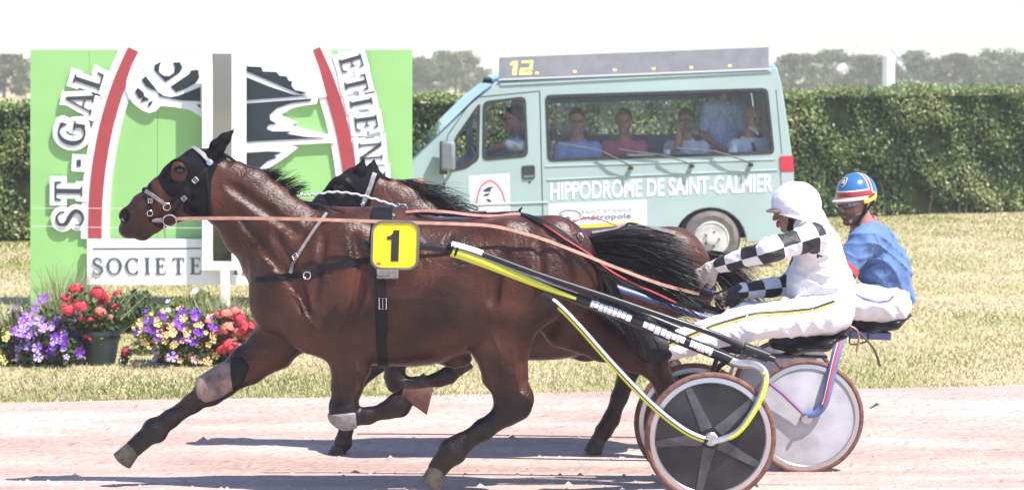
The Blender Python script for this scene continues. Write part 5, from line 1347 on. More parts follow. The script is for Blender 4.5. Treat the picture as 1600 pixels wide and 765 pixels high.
    mb = MB(); pts = [HM @ Vector((.128 * math.cos(a) * .82 - .010, -.118 * math.sin(a), .004 + .030 * (a - R(60)) / R(70))) for a in np.linspace(R(62), R(150), 12)]
    mb.ribbon(pts, tuple(HM.to_3x3() @ Vector((0, 0, 1))), .020, .004); mb.obj('goggle_strap', mat('strap_yellow2', (.75, .52, .06), .55), t)
    for s in (-1, 1):
        C = Sdf(); C.seg(HM @ Vector((-.005, .088 * s, .02)), HM @ Vector((.012, .076 * s, -.055)), .006, .007, .010, .010, k=.008); C.seg(HM @ Vector((.012, .076 * s, -.055)), HM @ Vector((.045, .04 * s, -.118)), .008, .006, k=.008); C.seg(HM @ Vector((-.06, .084 * s, .0)), HM @ Vector((.012, .078 * s, -.06)), .006, .007, k=.008)
        V, Fc = C.mesh(.004); fast_mesh('chin_harness', V, Fc, M_bootb, t, smooth=True)
    for an, kn in ((ann, knn), (anf, knf)):
        d = (an - kn).normalized(); B = Sdf(); toe = an + d * .07 + Vector((-.07, 0, .14)); B.seg(an - d * .1, an + d * .02, .058, .052, k=.02); B.seg(an + d * .04, toe, .045, .03, k=.03)
        V, Fc = B.mesh(.010); fast_mesh('boot', V, Fc, M_bootb, t, smooth=True)
driver_blue()
# ============================================================ finish sign with the big emblem
M_green = mat('sign_green', (.29, .55, .19), .45, var=.06, vscale=1.5)
M_signw = mat('sign_white', (.82, .83, .85), .45, var=.03, vscale=3)
M_signr = mat('sign_red', (.37, .05, .055), .45, var=.06, vscale=4)
M_signk = mat('sign_black', (.012, .022, .028), .5, var=.2)
M_letter = mat('sign_letter', (.035, .045, .05), .5)
M_postg = mat('post_grey', (.45, .49, .53), .5, var=.1)
YS = 20.8; ST = -.055
UX, VZ, NY = Vector((1, 0, 0)), Vector((0, 0, 1)), Vector((0, -1, 0))
def flat(pts, Y): return [(P(a, b, Y).x, P(a, b, Y).z) for a, b in pts]
def sheetp(name, pts, Y, t0, t1, m, parent, holes=None):
    mb = MB()
    dz = ST if (t0 > .05 and Y == YS) else 0
    mb.prism(flat(pts, Y), [flat(h, Y) for h in (holes or [])], (0, Y, 0), UX, VZ, NY, t0 + dz, t1 + dz); return mb.obj(name, m, parent, smooth=False)
# --- serif capitals drawn as strokes (unit height)
def quad_run(cs, th):
    out = []
    pts = [Vector((a, b, 0)) for a, b in cs]; L = []
    for i, p in enumerate(pts):
        t = (pts[min(i + 1, len(pts) - 1)] - pts[max(i - 1, 0)]).normalized(); n = Vector((-t.y, t.x, 0)) * th[i] / 2; L.append((p + n, p - n))
    for i in range(len(pts) - 1): out.append([(q.x, q.y) for q in (L[i][0], L[i][1], L[i + 1][1], L[i + 1][0])])
    return out
def rect(a, b, c, d): return [(a, b), (c, b), (c, d), (a, d)]
def disc(x, y, r, n=10): return [(x + r * math.cos(2 * math.pi * k / n), y + r * math.sin(2 * math.pi * k / n)) for k in range(n)]
TK, TN = .17, .06
def glyph(ch):
    def stem(x, w=TK): return [rect(x - w / 2, 0, x + w / 2, 1), rect(x - w / 2 - .07, 0, x + w / 2 + .07, TN), rect(x - w / 2 - .07, 1 - TN, x + w / 2 + .07, 1)]
    if ch == 'I': return stem(.17), .34
    if ch == 'H': return stem(.17) + stem(.68) + [rect(.2, .48, .65, .48 + TN)], .85
    if ch == 'T': return [rect(.28, 0, .45, 1), rect(.19, 0, .54, TN), rect(.02, 1 - TN, .71, 1), [(.02, 1), (.02, .76), (.06, .76), (.12, 1)], [(.71, 1), (.61, 1), (.67, .76), (.71, .76)]], .73
    if ch == 'E': return stem(.17) + [rect(.1, 0, .60, TN), rect(.1, 1 - TN, .58, 1), rect(.2, .49, .46, .49 + TN), [(.62, 0), (.66, .22), (.62, .22), (.52, 0)], [(.58, 1), (.50, 1), (.56, .80), (.60, .80)], rect(.44, .40, .48, .64)], .68
    if ch == 'L': return stem(.17) + [rect(.1, 0, .60, TN), [(.62, 0), (.66, .25), (.61, .25), (.50, 0)]], .68
    if ch == 'N': return stem(.13, .07) + stem(.72, .07) + [[(.06, 1), (.22, 1), (.76, 0), (.66, 0)]], .86
    if ch == 'M': return stem(.13, .07) + stem(.86, TK) + [[(.08, 1), (.22, 1), (.53, 0), (.46, 0)], [(.86, 1), (.92, 1), (.53, 0), (.48, 0)]], 1.04
    if ch == 'A': return [[(.08, 0), (.14, 0), (.42, 1), (.36, 1)], [(.56, 0), (.74, 0), (.46, 1), (.34, 1)], rect(.20, .30, .58, .30 + TN), rect(0, 0, .22, TN), rect(.48, 0, .82, TN)], .82
    if ch == '-': return [rect(.05, .40, .30, .55)], .36
    if ch == 'S':
        cs = [(.58, .72), (.56, .86), (.44, .965), (.30, .97), (.15, .90), (.11, .75), (.20, .62), (.36, .53), (.53, .42), (.62, .28), (.57, .12), (.42, .03), (.28, .03), (.13, .12), (.10, .28)]
        q = cat2(cs, 6); m_ = len(q) - 1
        return [disc(a, b, .028 + .052 * math.sin(i / m_ * math.pi) ** 2) for i, (a, b) in enumerate(q)], .72
    n = 28; a0, a1 = (0, 360) if ch == 'O' else (42, 318)
    cs, th = [], []
    for i in range(n + 1):
        a = R(a0 + (a1 - a0) * i / n); cs.append((.45 + .38 * math.cos(a), .5 + .47 * math.sin(a))); th.append(TN + (TK - TN) * abs(math.cos(a)) ** 1.3)
    g = quad_run(cs, th)
    if ch == 'C': g += [rect(.70, .72, .75, .98), rect(.70, .02, .75, .24)]
    if ch == 'G': g += [rect(.66, .05, .80, .42), rect(.56, .40, .88, .40 + TN), rect(.70, .72, .75, .98)]
    return g, .9
def grow(poly, m):
    n = len(poly); ar = sum(poly[i - 1][0] * poly[i][1] - poly[i][0] * poly[i - 1][1] for i in range(n)); s = 1 if ar > 0 else -1
    E = []
    for i in range(n):
        (ax, ay), (bx, by) = poly[i], poly[(i + 1) % n]; L = math.hypot(bx - ax, by - ay) or 1e-9
        nx, ny = s * (by - ay) / L, -s * (bx - ax) / L; E.append((ax + nx * m, ay + ny * m, (bx - ax) / L, (by - ay) / L))
    out = []
    for i in range(n):
        x1, y1, dx1, dy1 = E[i - 1]; x2, y2, dx2, dy2 = E[i]; d = dx1 * dy2 - dy1 * dx2
        if abs(d) < 1e-4: out.append((x2, y2)); continue
        t = ((x2 - x1) * dy2 - (y2 - y1) * dx2) / d; t = max(-m * 4 - 1, min(t, 4 * m + 1)); out.append((x1 + dx1 * t, y1 + dy1 * t))
    return out
def letter(parent, ch, cx, cy, hpx, ang, Y, t0, m, edge=0, wscale=1.):
    """capital centred on a photo point, advance direction turned by ang degrees from the horizontal"""
    t0 += ST; g, w = glyph(ch); c, s = math.cos(R(ang)), math.sin(R(ang)); o = P(cx, cy, Y); k = hpx * Y / F
    tr = lambda pl: [(o.x + k * ((a - w / 2) * wscale * c - (b - .5) * s), o.z + k * ((a - w / 2) * wscale * s + (b - .5) * c)) for a, b in pl]
    mb = MB()
    for i, pl in enumerate(g): mb.prism(tr(pl), None, (0, Y, 0), UX, VZ, NY, t0, t0 + .006 + .00012 * i)
    me = mb.obj('letter', m, parent, smooth=False)
    if edge:
        mb = MB()
        for i, pl in enumerate(g):
            if ch in 'SOCG' and len(g) > 10:
                mx, my = sum(a for a, b in pl) / len(pl), sum(b for a, b in pl) / len(pl); pl = disc(mx, my, max(math.hypot(a - mx, b - my) for a, b in pl) * .9 + edge / hpx, 12)
            else: pl = grow(pl, edge / hpx)
            mb.prism(tr(pl), None, (0, Y, 0), UX, VZ, NY, t0 - .014, t0 - .002 - .00008 * i)
        mb.obj('letter_backing', M_signw, parent, smooth=False)
    return me
def band(pts, w0):
    """polygon of a band along a pixel path"""
    L, Rr = [], []
    for i, (a, b) in enumerate(pts):
        (x0, y0), (x1, y1) = pts[max(i - 1, 0)], pts[min(i + 1, len(pts) - 1)]; d = math.hypot(x1 - x0, y1 - y0); nx, ny = -(y1 - y0) / d, (x1 - x0) / d
        L.append((a + nx * w0, b + ny * w0)); Rr.append((a - nx * w0, b - ny * w0))
    return L + Rr[::-1]
def sign():
    t = thing('finish_sign', 'large green finish sign with red arch, horse head emblem and SOCIETE board', 'sign', (P(350, 470, YS).x, YS, gz(20.)))
    yb = ground_px(YS) - 3
    for i, (a, b, yq) in enumerate(((48, 139.6, yb), (140, 246, 443), (246.6, 445, 443), (445.6, 644, 443))):
        sheetp('panel', [(a, yq), (b, yq), (b, 78), (a, 78)], YS, -.03, .012, M_green, t)
    top = 78
    # red arch with its white borders: left and right limbs
    Lp = [(150, 372), (150, 340), (152, 300), (157, 255), (166, 205), (178, 160), (193, 118), (211, 78)]
    for side, path in (('l', Lp), ('r', [(702 - a, b) for a, b in Lp])):
        path = cat2(path, 5)
        sheetp('arch_border', band(path, 22), YS, .07, .096, M_signw, t); sheetp('arch', band(path, 10.5), YS, .097, .104, M_signr, t)
    # horse-head emblem, left of the mirror
    z1 = lambda L: [(180 + a / 5.464, 80 + b / 5.464) for a, b in L]
    W = z1([(100, 330), (125, 395), (165, 450), (240, 505), (300, 528), (355, 512), (395, 466), (520, 478), (640, 500), (750, 565), (780, 565), (780, -6), (215, -6), (150, 120), (105, 250)])
    sheetp('emblem_backing', W, YS, .07, .110, M_signw, t)
    for q in ([(235, 245), (268, 214), (330, 290), (372, 345), (420, 380), (480, 393), (545, 380), (640, 345), (735, 305), (735, 428), (560, 420), (385, 385), (372, 345), (310, 322), (272, 300)],
              [(482, 303), (640, 196), (655, 165), (715, 160), (725, 225), (690, 275), (610, 320), (530, 350)],
              [(345, 120), (400, 92), (385, 130), (382, 180), (420, 210), (470, 214), (512, 185), (520, 140), (505, 96), (560, 96), (582, 140), (560, 180), (440, 262), (345, 165)],
              [(178, 345), (202, 312), (250, 352), (258, 385), (302, 412), (222, 437), (246, 400), (212, 402)], [(284, 468), (300, 432), (334, 424), (305, 470)], [(700, 455), (735, 455), (735, 485)]):
        sheetp('emblem_mark', z1(q), YS, .111, .118, M_signk, t)
    # the right half of the emblem
    z2 = lambda L: [(370 + a / 3.824, 80 + b / 3.824) for a, b in L]
    W = z2([(30, -6), (455, -6), (500, 120), (540, 270), (490, 275), (480, 315), (400, 325), (330, 342), (268, 380), (365, 428), (330, 440), (440, 475), (560, 498), (590, 545), (330, 560), (372, 574), (285, 640), (205, 690), (140, 730), (30, 765)])
    sheetp('emblem_backing', W, YS, .07, .110, M_signw, t)
    for q in ([(45, 60), (70, 92), (150, 95), (160, 122), (240, 125), (262, 148), (300, 150), (315, 178), (335, 180), (330, 205), (350, 232), (420, 246), (385, 258), (330, 235), (45, 112)],
              [(45, 148), (200, 212), (352, 262), (430, 266), (45, 294)],
              [(45, 312), (452, 283), (444, 297), (330, 310), (245, 338), (200, 380), (204, 410), (240, 432), (192, 438), (184, 464), (215, 478), (322, 478), (300, 492), (420, 512), (525, 516), (45, 540)],
              [(45, 606), (190, 597), (272, 601), (222, 624), (242, 632), (185, 655), (130, 705), (45, 735)]):
        sheetp('emblem_mark', z2(q), YS, .111, .118, M_signk, t)
    for ch, cx, cy, an in (('S', 111, 340, 90), ('T', 109, 298, 89), ('-', 124, 254, 86), ('G', 114, 207, 82), ('A', 126, 158, 77), ('L', 140, 122, 72)):
        letter(t, ch, cx, cy, 43, an, YS, .108, M_letter, 8)
    for ch, cx, cy, an in (('E', 550, 99, -74), ('T', 557, 131, -77), ('I', 565, 160, -79), ('E', 573, 192, -82), ('N', 580, 236, -85), ('N', 586, 283, -87), ('E', 588, 326, -89)):
        letter(t, ch, cx, cy, 35, an, YS, .108, M_letter, 8)
    sheetp('letter_band', [(528, 80), (560, 80), (592, 170), (606, 262), (608, 352), (560, 352), (557, 262), (546, 180)], YS, .06, .072, M_signw, t)
    # name board under the arch
    sheetp('name_board', [(139, 372), (612, 372), (612, 443), (139, 443)], YS, .12, .15, M_signw, t)
    sheetp('board_line', [(148, 386.2), (316, 385.6), (316, 387.6), (148, 388.2)], YS, .151, .153, M_letter, t)
    for ch, cx in (('S', 156), ('O', 181.5), ('C', 210.5), ('I', 233), ('E', 254), ('T', 281.5), ('E', 308), ('H', 377)):
        letter(t, ch, cx, 414, 26, 0, YS, .151, mat('board_letter_' + ch, (.09, .10, .11), .5) if ch == 'S' else bpy.data.materials['board_letter_S'], 0, 1.0)
    for a in (151, 352, 540):
        mb = MB(); b0 = P(a, 440, YS); mb.lathe([(.036, gz(20.) - b0.z), (.036, .0)], (b0.x, YS - .05, b0.z), (0, 0, 1), 14); mb.obj('post', M_postg, t)
    return t
sign()
def finish_mirror():
    Y = YS - .17; t = thing('mirror', 'tall narrow mirror in a white frame at the centre of the finish sign', 'mirror', (P(350, 470, Y).x, Y, gz(20.)))
    sheetp('frame', [(317, 421), (385, 421), (385, 78), (317, 78)], Y, 0, .05, M_signw, t, [[(332.5, 408), (363, 408), (363, 84), (332.5, 84)]])
    gm = mat('mirror_glass', (.33, .36, .37), .06, metal=1.); sheetp('glass', [(331, 410), (364.5, 410), (364.5, 82), (331, 82)], Y, .002, .012, gm, t)
    mb = MB(); b0 = P(352, 421, Y); mb.box((b0.x, Y - .02, (b0.z + gz(20.)) / 2), (.085, .06, b0.z - gz(20.))); mb.obj('stand', M_signw, t, bevel=.006)
finish_mirror()
for i, (y0, y1, lab) in enumerate(((325, 324, 'upper thin pale wire stretched across the left of the green sign'), (353, 356, 'lower thin pale wire stretched across the left of the green sign'))):
    mb = MB(); mb.tube([P(50, y0, YS - .3), P(180, (y0 + y1) / 2 + 1, YS - .3), P(330, y1, YS - .3)], .002, 5); tag(mb.obj('wire', M_signw), lab, 'wire')

# ============================================================ flower bed
def blossom_mesh(name, r, m, petals=5, cup=.3, heart=None):
    v = [Vector((0, 0, -.1 * r))]; f = []
    for i in range(petals):
        a = 2 * math.pi * i / petals; w_ = math.pi / petals
        for da, rr, zz in ((-w_ * .55, .55, .2), (-w_ * .75, .95, 1), (0, 1.08, 1.1), (w_ * .75, .95, 1), (w_ * .55, .55, .2)):
            v.append(Vector((r * rr * math.cos(a + da), r * rr * math.sin(a + da), r * cup * zz * rr)))
        k = 1 + i * 5; f += [(0, k, k + 4), (k, k + 1, k + 2), (k, k + 2, k + 4), (k + 2, k + 3, k + 4)]
    me = meshdata(name, v, f, m, True); return me
def head_mesh(name, r, m, n=26, seed=1):
    """a globe of many little florets"""
    q = random.Random(seed); v = []; f = []
    for i in range(n):
        z = q.uniform(-.35, 1); a = q.uniform(0, 6.28); s = math.sqrt(max(0, 1 - z * z)); d = Vector((s * math.cos(a), s * math.sin(a), z * .72)); n1 = d.normalized(); u = n1.orthogonal().normalized(); w_ = n1.cross(u); c = d * r * q.uniform(.8, 1.05); k = len(v); rr = r * q.uniform(.16, .30)
        v += [c + (u * math.cos(b) + w_ * math.sin(b)) * rr for b in (0, 1.05, 2.1, 3.14, 4.2, 5.24)]; f.append(tuple(k + j for j in range(6)))
    return meshdata(name, v, f, m, False)
FM = {k: mat('petal_' + k, c, .55, var=v, vscale=30, spec=.2) for k, c, v in (('violet', (.24, .06, .50), .35), ('lilac', (.50, .32, .70), .25), ('deep', (.15, .03, .36), .3), ('red', (.64, .06, .08), .25), ('coral', (.76, .22, .17), .25), ('yellow', (.78, .60, .22), .2), ('peach', (.78, .42, .22), .25), ('white', (.66, .68, .80), .1))}
BM = {k: blossom_mesh('petals_' + k, .030 if k != 'yellow' and k != 'peach' else .024, FM[k]) for k in ('violet', 'lilac', 'deep', 'yellow', 'peach', 'white')}
HMh = {k: head_mesh('florets_' + k, .050, FM[k], 80, 3) for k in ('red', 'coral')}
M_leafg = attr_mat('bed_leaf', [(.022, .05, .014), (.06, .11, .03), (.13, .19, .055), (.24, .27, .10)], rough=.5, trans=.25)
M_leafy = attr_mat('bed_leaf_pale', [(.06, .11, .03), (.14, .20, .05), (.26, .30, .09), (.38, .38, .15)], rough=.55, trans=.3)
M_straw = attr_mat('plume_grass', [(.14, .19, .06), (.30, .33, .13), (.48, .46, .24), (.60, .54, .33)], rough=.7, trans=.3)
YB = 16.75
def bush(name, label, cat, cx, w_, ytop, ybase, n, m, kinds, nb, bsize=1., seed=1, Y=YB, lsize=.055, group=None, mid=.45, fillz=1., heads=False):
    """leafy clump cx +- w (photo pixels) with blossoms set over its outside"""
    r = np.random.default_rng(seed); q = random.Random(seed); sc = F / Y
    b0 = P(cx, ybase, Y); c = Vector((b0.x, Y, gz(Y))); hh = P(cx, ytop, Y).z - gz(Y); ww = w_ / sc
    t = thing(name, label, cat, c, group)
    # a loose heap of lobes of unequal size, some trailing low to the front
    lobes = []
    for i in range(9 if nb > 30 else 6):
        a = q.uniform(0, 6.28); e = math.sqrt(q.random()) * .74; rr = q.uniform(.26, .52); zc = q.uniform(.12, .74) * (1 - .45 * e)
        lobes.append((Vector((math.cos(a) * e * ww, math.sin(a) * e * ww * .8 - .04, zc * hh)), rr * ww, min(rr * hh * .8, (1.05 - zc) * hh)))
    li = r.integers(0, len(lobes), n); d = r.normal(size=(n, 3)); d /= np.linalg.norm(d, axis=1)[:, None]; rad = r.random(n) ** .4
    C0 = np.array([tuple(l[0]) for l in lobes])[li]; RX = np.array([(l[1], l[1] * .9, l[2]) for l in lobes])[li]
    p = np.array(c) + C0 + d * rad[:, None] * RX * r.uniform(.85, 1.15, (n, 1)); p[:, 2] = np.maximum(p[:, 2], gz(Y) + .01)
    rv = np.clip(mid + .35 * (d[:, 2] - .5) * 0 + r.normal(0, .2, n), 0, 1)
    tag(leaves('foliage', p, lsize, m, t, .55, rv=rv), kind='stuff')
    mb = MB()
    for i in range(7):
        a = q.uniform(0, 6.28); e = q.uniform(.2, .7); mb.tube([c, c + Vector((math.cos(a) * ww * e * .4, math.sin(a) * ww * e * .3, hh * .4)), c + Vector((math.cos(a) * ww * e, math.sin(a) * ww * .6 * e, hh * .8))], [.008, .006, .003], 5)
    tag(mb.obj('stems', M_stem, t), kind='stuff')
    for i in range(nb):
        lo, lr, lz = q.choice(lobes); a = q.uniform(math.pi * .9, math.pi * 2.1); zz = q.uniform(-.35, 1); s = math.sqrt(max(.05, 1 - zz * zz)); k = kinds[int((q.random() * .6 + .4 * (.5 + .5 * math.sin(lo.x * 23 + seed))) * .999 * len(kinds))]
        dv = Vector((math.cos(a) * s, math.sin(a) * s, zz)); o = bpy.data.objects.new('blossom', (HMh if heads else BM)[k])
        o.location = c + lo + Vector((dv.x * lr * q.uniform(.95, 1.2), dv.y * lr * 1.08 - .01, dv.z * lz * q.uniform(.95, 1.25))); o.location.z = max(o.location.z, gz(Y) + .03); nn = Vector((dv.x * .5 + q.gauss(0, .2), -.85 + q.gauss(0, .2), .35 + dv.z * .5 + q.gauss(0, .2)))
        o.rotation_euler = nn.to_track_quat('Z', 'Y').to_euler() if not heads else (q.uniform(-.4, .4), q.uniform(-.4, .4), q.uniform(0, 6))
        s_ = bsize * q.uniform(.55, 1.3); o.scale = (s_, s_, s_); link(o); o.parent = t; o.location = o.location - c
    return t
M_stem = mat('green_stem', (.07, .10, .03), .6)
def tuft(label, cx, ybase, hpx, spread, n, seed, lean=0., Y=YB, m=None, group=None):
    r = np.random.default_rng(seed); sc = F / Y; c = Vector((P(cx, ybase, Y).x, Y, gz(Y))); t = thing('ornamental_grass', label, 'grass tuft', c, group)
    rt = [c + Vector((r.normal(0, .05), r.normal(0, .04), 0)) for i in range(n)]; dr = [Vector((r.normal(lean, spread), r.normal(0, spread * .7), 1)).normalized() for i in range(n)]
    L = [hpx / sc * r.uniform(.55, 1.15) for i in range(n)]
    o = hair('blades', rt, dr, L, .0045, m or M_straw, t, seg=7, grav=.28, wave=.03, seed=seed)
    a = o.data.attributes.new('rnd', 'FLOAT', 'POINT'); a.data.foreach_set('value', np.repeat(r.random(n), 16).astype(np.float32))
    return t
bush('petunia', 'broad mound of purple and lilac petunias left of the red geranium pot', 'flowers', 78, 74, 470, 568, 2600, M_leafg, ['violet', 'deep', 'lilac', 'violet', 'lilac', 'lilac'], 190, 1.2, 21, mid=.35)
bush('petunia', 'taller sparse lilac flowers behind the purple petunia mound', 'flowers', 36, 26, 462, 520, 500, M_leafg, ['lilac', 'violet'], 14, .8, 22, Y=YB + .55, mid=.4)
bush('lantana', 'yellow and peach flowers cut off at the left edge of the picture', 'flowers', 2, 26, 485, 566, 500, M_leafg, ['yellow', 'peach'], 22, 1.1, 23, mid=.45)
def potted():
    Y = YB + .02; c = Vector((P(158, 568, Y).x, Y, gz(Y))); t = thing('flower_pot', 'dark plastic pot beneath the red geranium', 'pot', c)
    mb = MB(); mb.lathe([(.11, 0), (.15, .22), (.165, .225), (.165, .255), (.15, .255), (.14, .22), (.02, .21)], c, (0, 0, 1), 28); mb.obj('shell', mat('pot_plastic', (.018, .032, .034), .45, var=.25), t)
    mb = MB(); mb.lathe([(.143, .215), (.143, .235), (.02, .24)], c, (0, 0, 1), 20); mb.obj('soil', mat('soil', (.04, .028, .02), .95, var=.4, vscale=60), t)
potted()
g = bush('geranium', 'bright red geranium growing in the dark pot', 'flowers', 158, 52, 472, 520, 900, M_leafg, ['red', 'red', 'coral'], 34, 1.0, 24, Y=YB + .02, mid=.35, heads=True)
g.location.z += .16
bush('geranium', 'coral red geranium beside the chest of the number one horse', 'flowers', 372, 54, 450, 520, 600, M_leafg, ['coral', 'red'], 34, 1.1, 25, Y=YB + .02, mid=.45, heads=True)
bush('lantana', 'mixed purple and yellow flower mound between the two geraniums', 'flowers', 272, 70, 470, 566, 2000, M_leafg, ['violet', 'deep', 'yellow', 'peach', 'yellow', 'peach', 'lilac'], 170, 1.2, 26, mid=.38)
bush('shrub', 'dark green rounded shrub under the name board', 'shrub', 205, 58, 440, 505, 2000, M_leafg, [], 0, 1, 27, Y=YB + 2.2, mid=.22)
bush('shrub', 'pale yellow green shrub right of the dark rounded shrub', 'shrub', 296, 66, 440, 512, 2400, M_leafy, ['white', 'white', 'yellow'], 6, 1.2, 28, Y=YB + 1.7, mid=.5)
bush('petunia', 'small purple flowers seen under the belly of the number one horse', 'flowers', 655, 30, 538, 570, 500, M_leafg, ['violet', 'lilac'], 16, 1.15, 29, mid=.3)
bush('geranium', 'single small red bloom on the ground right of the pot', 'flowers', 198, 9, 534, 560, 60, M_leafg, ['red'], 2, .7, 30, mid=.3, heads=True)
tuft('pale feathery grass tuft in front of the green sign wing', 92, 545, 190, .20, 420, 31, .10, YB + .35)
tuft('pale straw grass tuft right of the mixed flower mound', 356, 560, 120, .26, 420, 32, .05, YB + .55)
tuft('green arching grass tuft behind the mixed flower mound', 322, 545, 120, .30, 260, 33, .1, YB + .9)

bush('shrub', 'low leafy plant between the purple mound and the green sign', 'shrub', 112, 44, 474, 545, 1000, M_leafy, [], 0, 1, 41, Y=YB + .6, mid=.45)
bush('shrub', 'leafy yellow green plant just behind the single red bloom', 'shrub', 236, 52, 462, 530, 1400, M_leafy, ['yellow'], 5, 1, 42, Y=YB + .8, mid=.5)
bush('shrub', 'small dark leafy plant left of the far left yellow flowers', 'shrub', -14, 30, 490, 540, 500, M_leafg, [], 0, 1, 43, Y=YB + .5, mid=.4)
bush('lantana', 'peach and yellow flowers trailing beside the horse\'s extended foreleg', 'flowers', 330, 34, 505, 566, 700, M_leafg, ['peach', 'yellow', 'peach'], 34, 1.1, 44, mid=.45)

tuft('wispy pale grass rising behind the red geranium pot', 140, 545, 165, .24, 260, 51, .12, YB + .5)
tuft('wispy pale grass at the left edge behind the yellow flowers', 20, 545, 120, .26, 200, 52, .0, YB + .45)
# ============================================================ the judges' van
PSI = R(5.); VU = Vector((math.cos(PSI), math.sin(PSI), 0)); VN_ = Vector((math.sin(PSI), -math.cos(PSI), 0)); VO = P(1110, 415, 24.85)
def PV(px, py, d=0.):
    """point of the van's near side (pushed d metres inward) on the line of sight"""
    o = VO - VN_ * d; r = ray(px, py); c = Vector((0, 0, HC)); t = (o - c).dot(VN_) / r.dot(VN_); return c + r * t
def vuv(px, py, d=0.): p = PV(px, py, d) - VO; return (p.dot(VU), p.z)
M_paint = mat('van_paint', (.345, .45, .435), .34, coat=.4, var=.06, vscale=1.3)
M_vblk = mat('van_plastic', (.03, .032, .035), .5, var=.2)
M_int = mat('van_lining', (.34, .36, .40), .85, var=.15)
def glass_material(name, tint, veil):
    m = bpy.data.materials.new(name); m.use_nodes = True; n = m.node_tree.nodes; l = m.node_tree.links
    tr = n.new('ShaderNodeBsdfTransparent'); tr.inputs[0].default_value = (*tint, 1); gl = n.new('ShaderNodeBsdfGlossy'); gl.inputs['Roughness'].default_value = .02; gl.inputs[0].default_value = (.75, .88, 1, 1)
    fr = n.new('ShaderNodeFresnel'); fr.inputs[0].default_value = 1.5; ad = n.new('ShaderNodeMath'); ad.operation = 'MULTIPLY_ADD'; ad.inputs[1].default_value = .75; ad.inputs[2].default_value = veil; l.new(fr.outputs[0], ad.inputs[0])
    mx = n.new('ShaderNodeMixShader'); l.new(ad.outputs[0], mx.inputs[0]); l.new(tr.outputs[0], mx.inputs[1]); l.new(gl.outputs[0], mx.inputs[2]); l.new(mx.outputs[0], n['Material Output'].inputs[0]); return m
M_glass = glass_material('window_glass', (.93, .97, 1.0), .0); M_glassd = glass_material('door_glass', (.94, .96, .97), .0); M_wind = mat('windscreen_blue', (.08, .16, .24), .08, spec=.7, coat=.5)
def vpl(name, pts, m, parent, t0=.001, t1=.006, holes=None, d=0., bevel=0, smooth=False):
    mb = MB(); mb.prism([vuv(*p) for p in pts], [[vuv(*p) for p in h] for h in (holes or [])], VO - VN_ * d, VU, VZ, VN_, t0, t1); return mb.obj(name, m, parent, smooth=smooth, bevel=bevel)
def rounded(pts, r=6, n=4):
    out = []; k = len(pts)
    for i in range(k):
        a, b, c = Vector(pts[i - 1]), Vector(pts[i]), Vector(pts[(i + 1) % k]); rr = min(r, (a - b).length * .45, (c - b).length * .45); p, q = b + (a - b).normalized() * rr, b + (c - b).normalized() * rr
        for j in range(n + 1): t = j / n; x = p * (1 - t) ** 2 + b * 2 * t * (1 - t) + q * t * t; out.append((x.x, x.y))
    return out
def text_mesh(name, s, a, b, c, nrm, m, parent, bold=.0, thick=.004):
    """Text whose box is mapped so that lower left = a, lower right = b, upper left = c"""
    cu = bpy.data.curves.new(name, 'FONT'); cu.body = s; cu.extrude = .01; cu.offset = bold; cu.resolution_u = 3
    o = bpy.data.objects.new(name, cu); COL.objects.link(o); bpy.context.view_layer.update()
    me = bpy.data.meshes.new_from_object(o.evaluated_get(bpy.context.evaluated_depsgraph_get())); bpy.data.objects.remove(o); bpy.data.curves.remove(cu)
    co = np.array([v.co for v in me.vertices]); lo, hi = co.min(0), co.max(0); a, b, c, nrm = (np.array(x) for x in (a, b, c, nrm)); q = (co - lo) / (hi - lo)
    W = a + q[:, :1] * (b - a) + q[:, 1:2] * (c - a) + nrm * (q[:, 2:3] * thick + .0015); me.vertices.foreach_set('co', W.astype(np.float32).ravel()); me.update(); me.materials.clear(); me.materials.append(m); me.name = name
    return link(bpy.data.objects.new(name, me), parent)
WIN_BIG = [(853, 150), (1198, 139), (1209, 239), (857, 251)]
WIN_DOOR = [(756, 160), (820, 152), (824, 243), (755, 250)]
WIN_QTR = [(749, 162), (747, 247), (728, 262), (704, 267), (700, 255), (713, 214)]
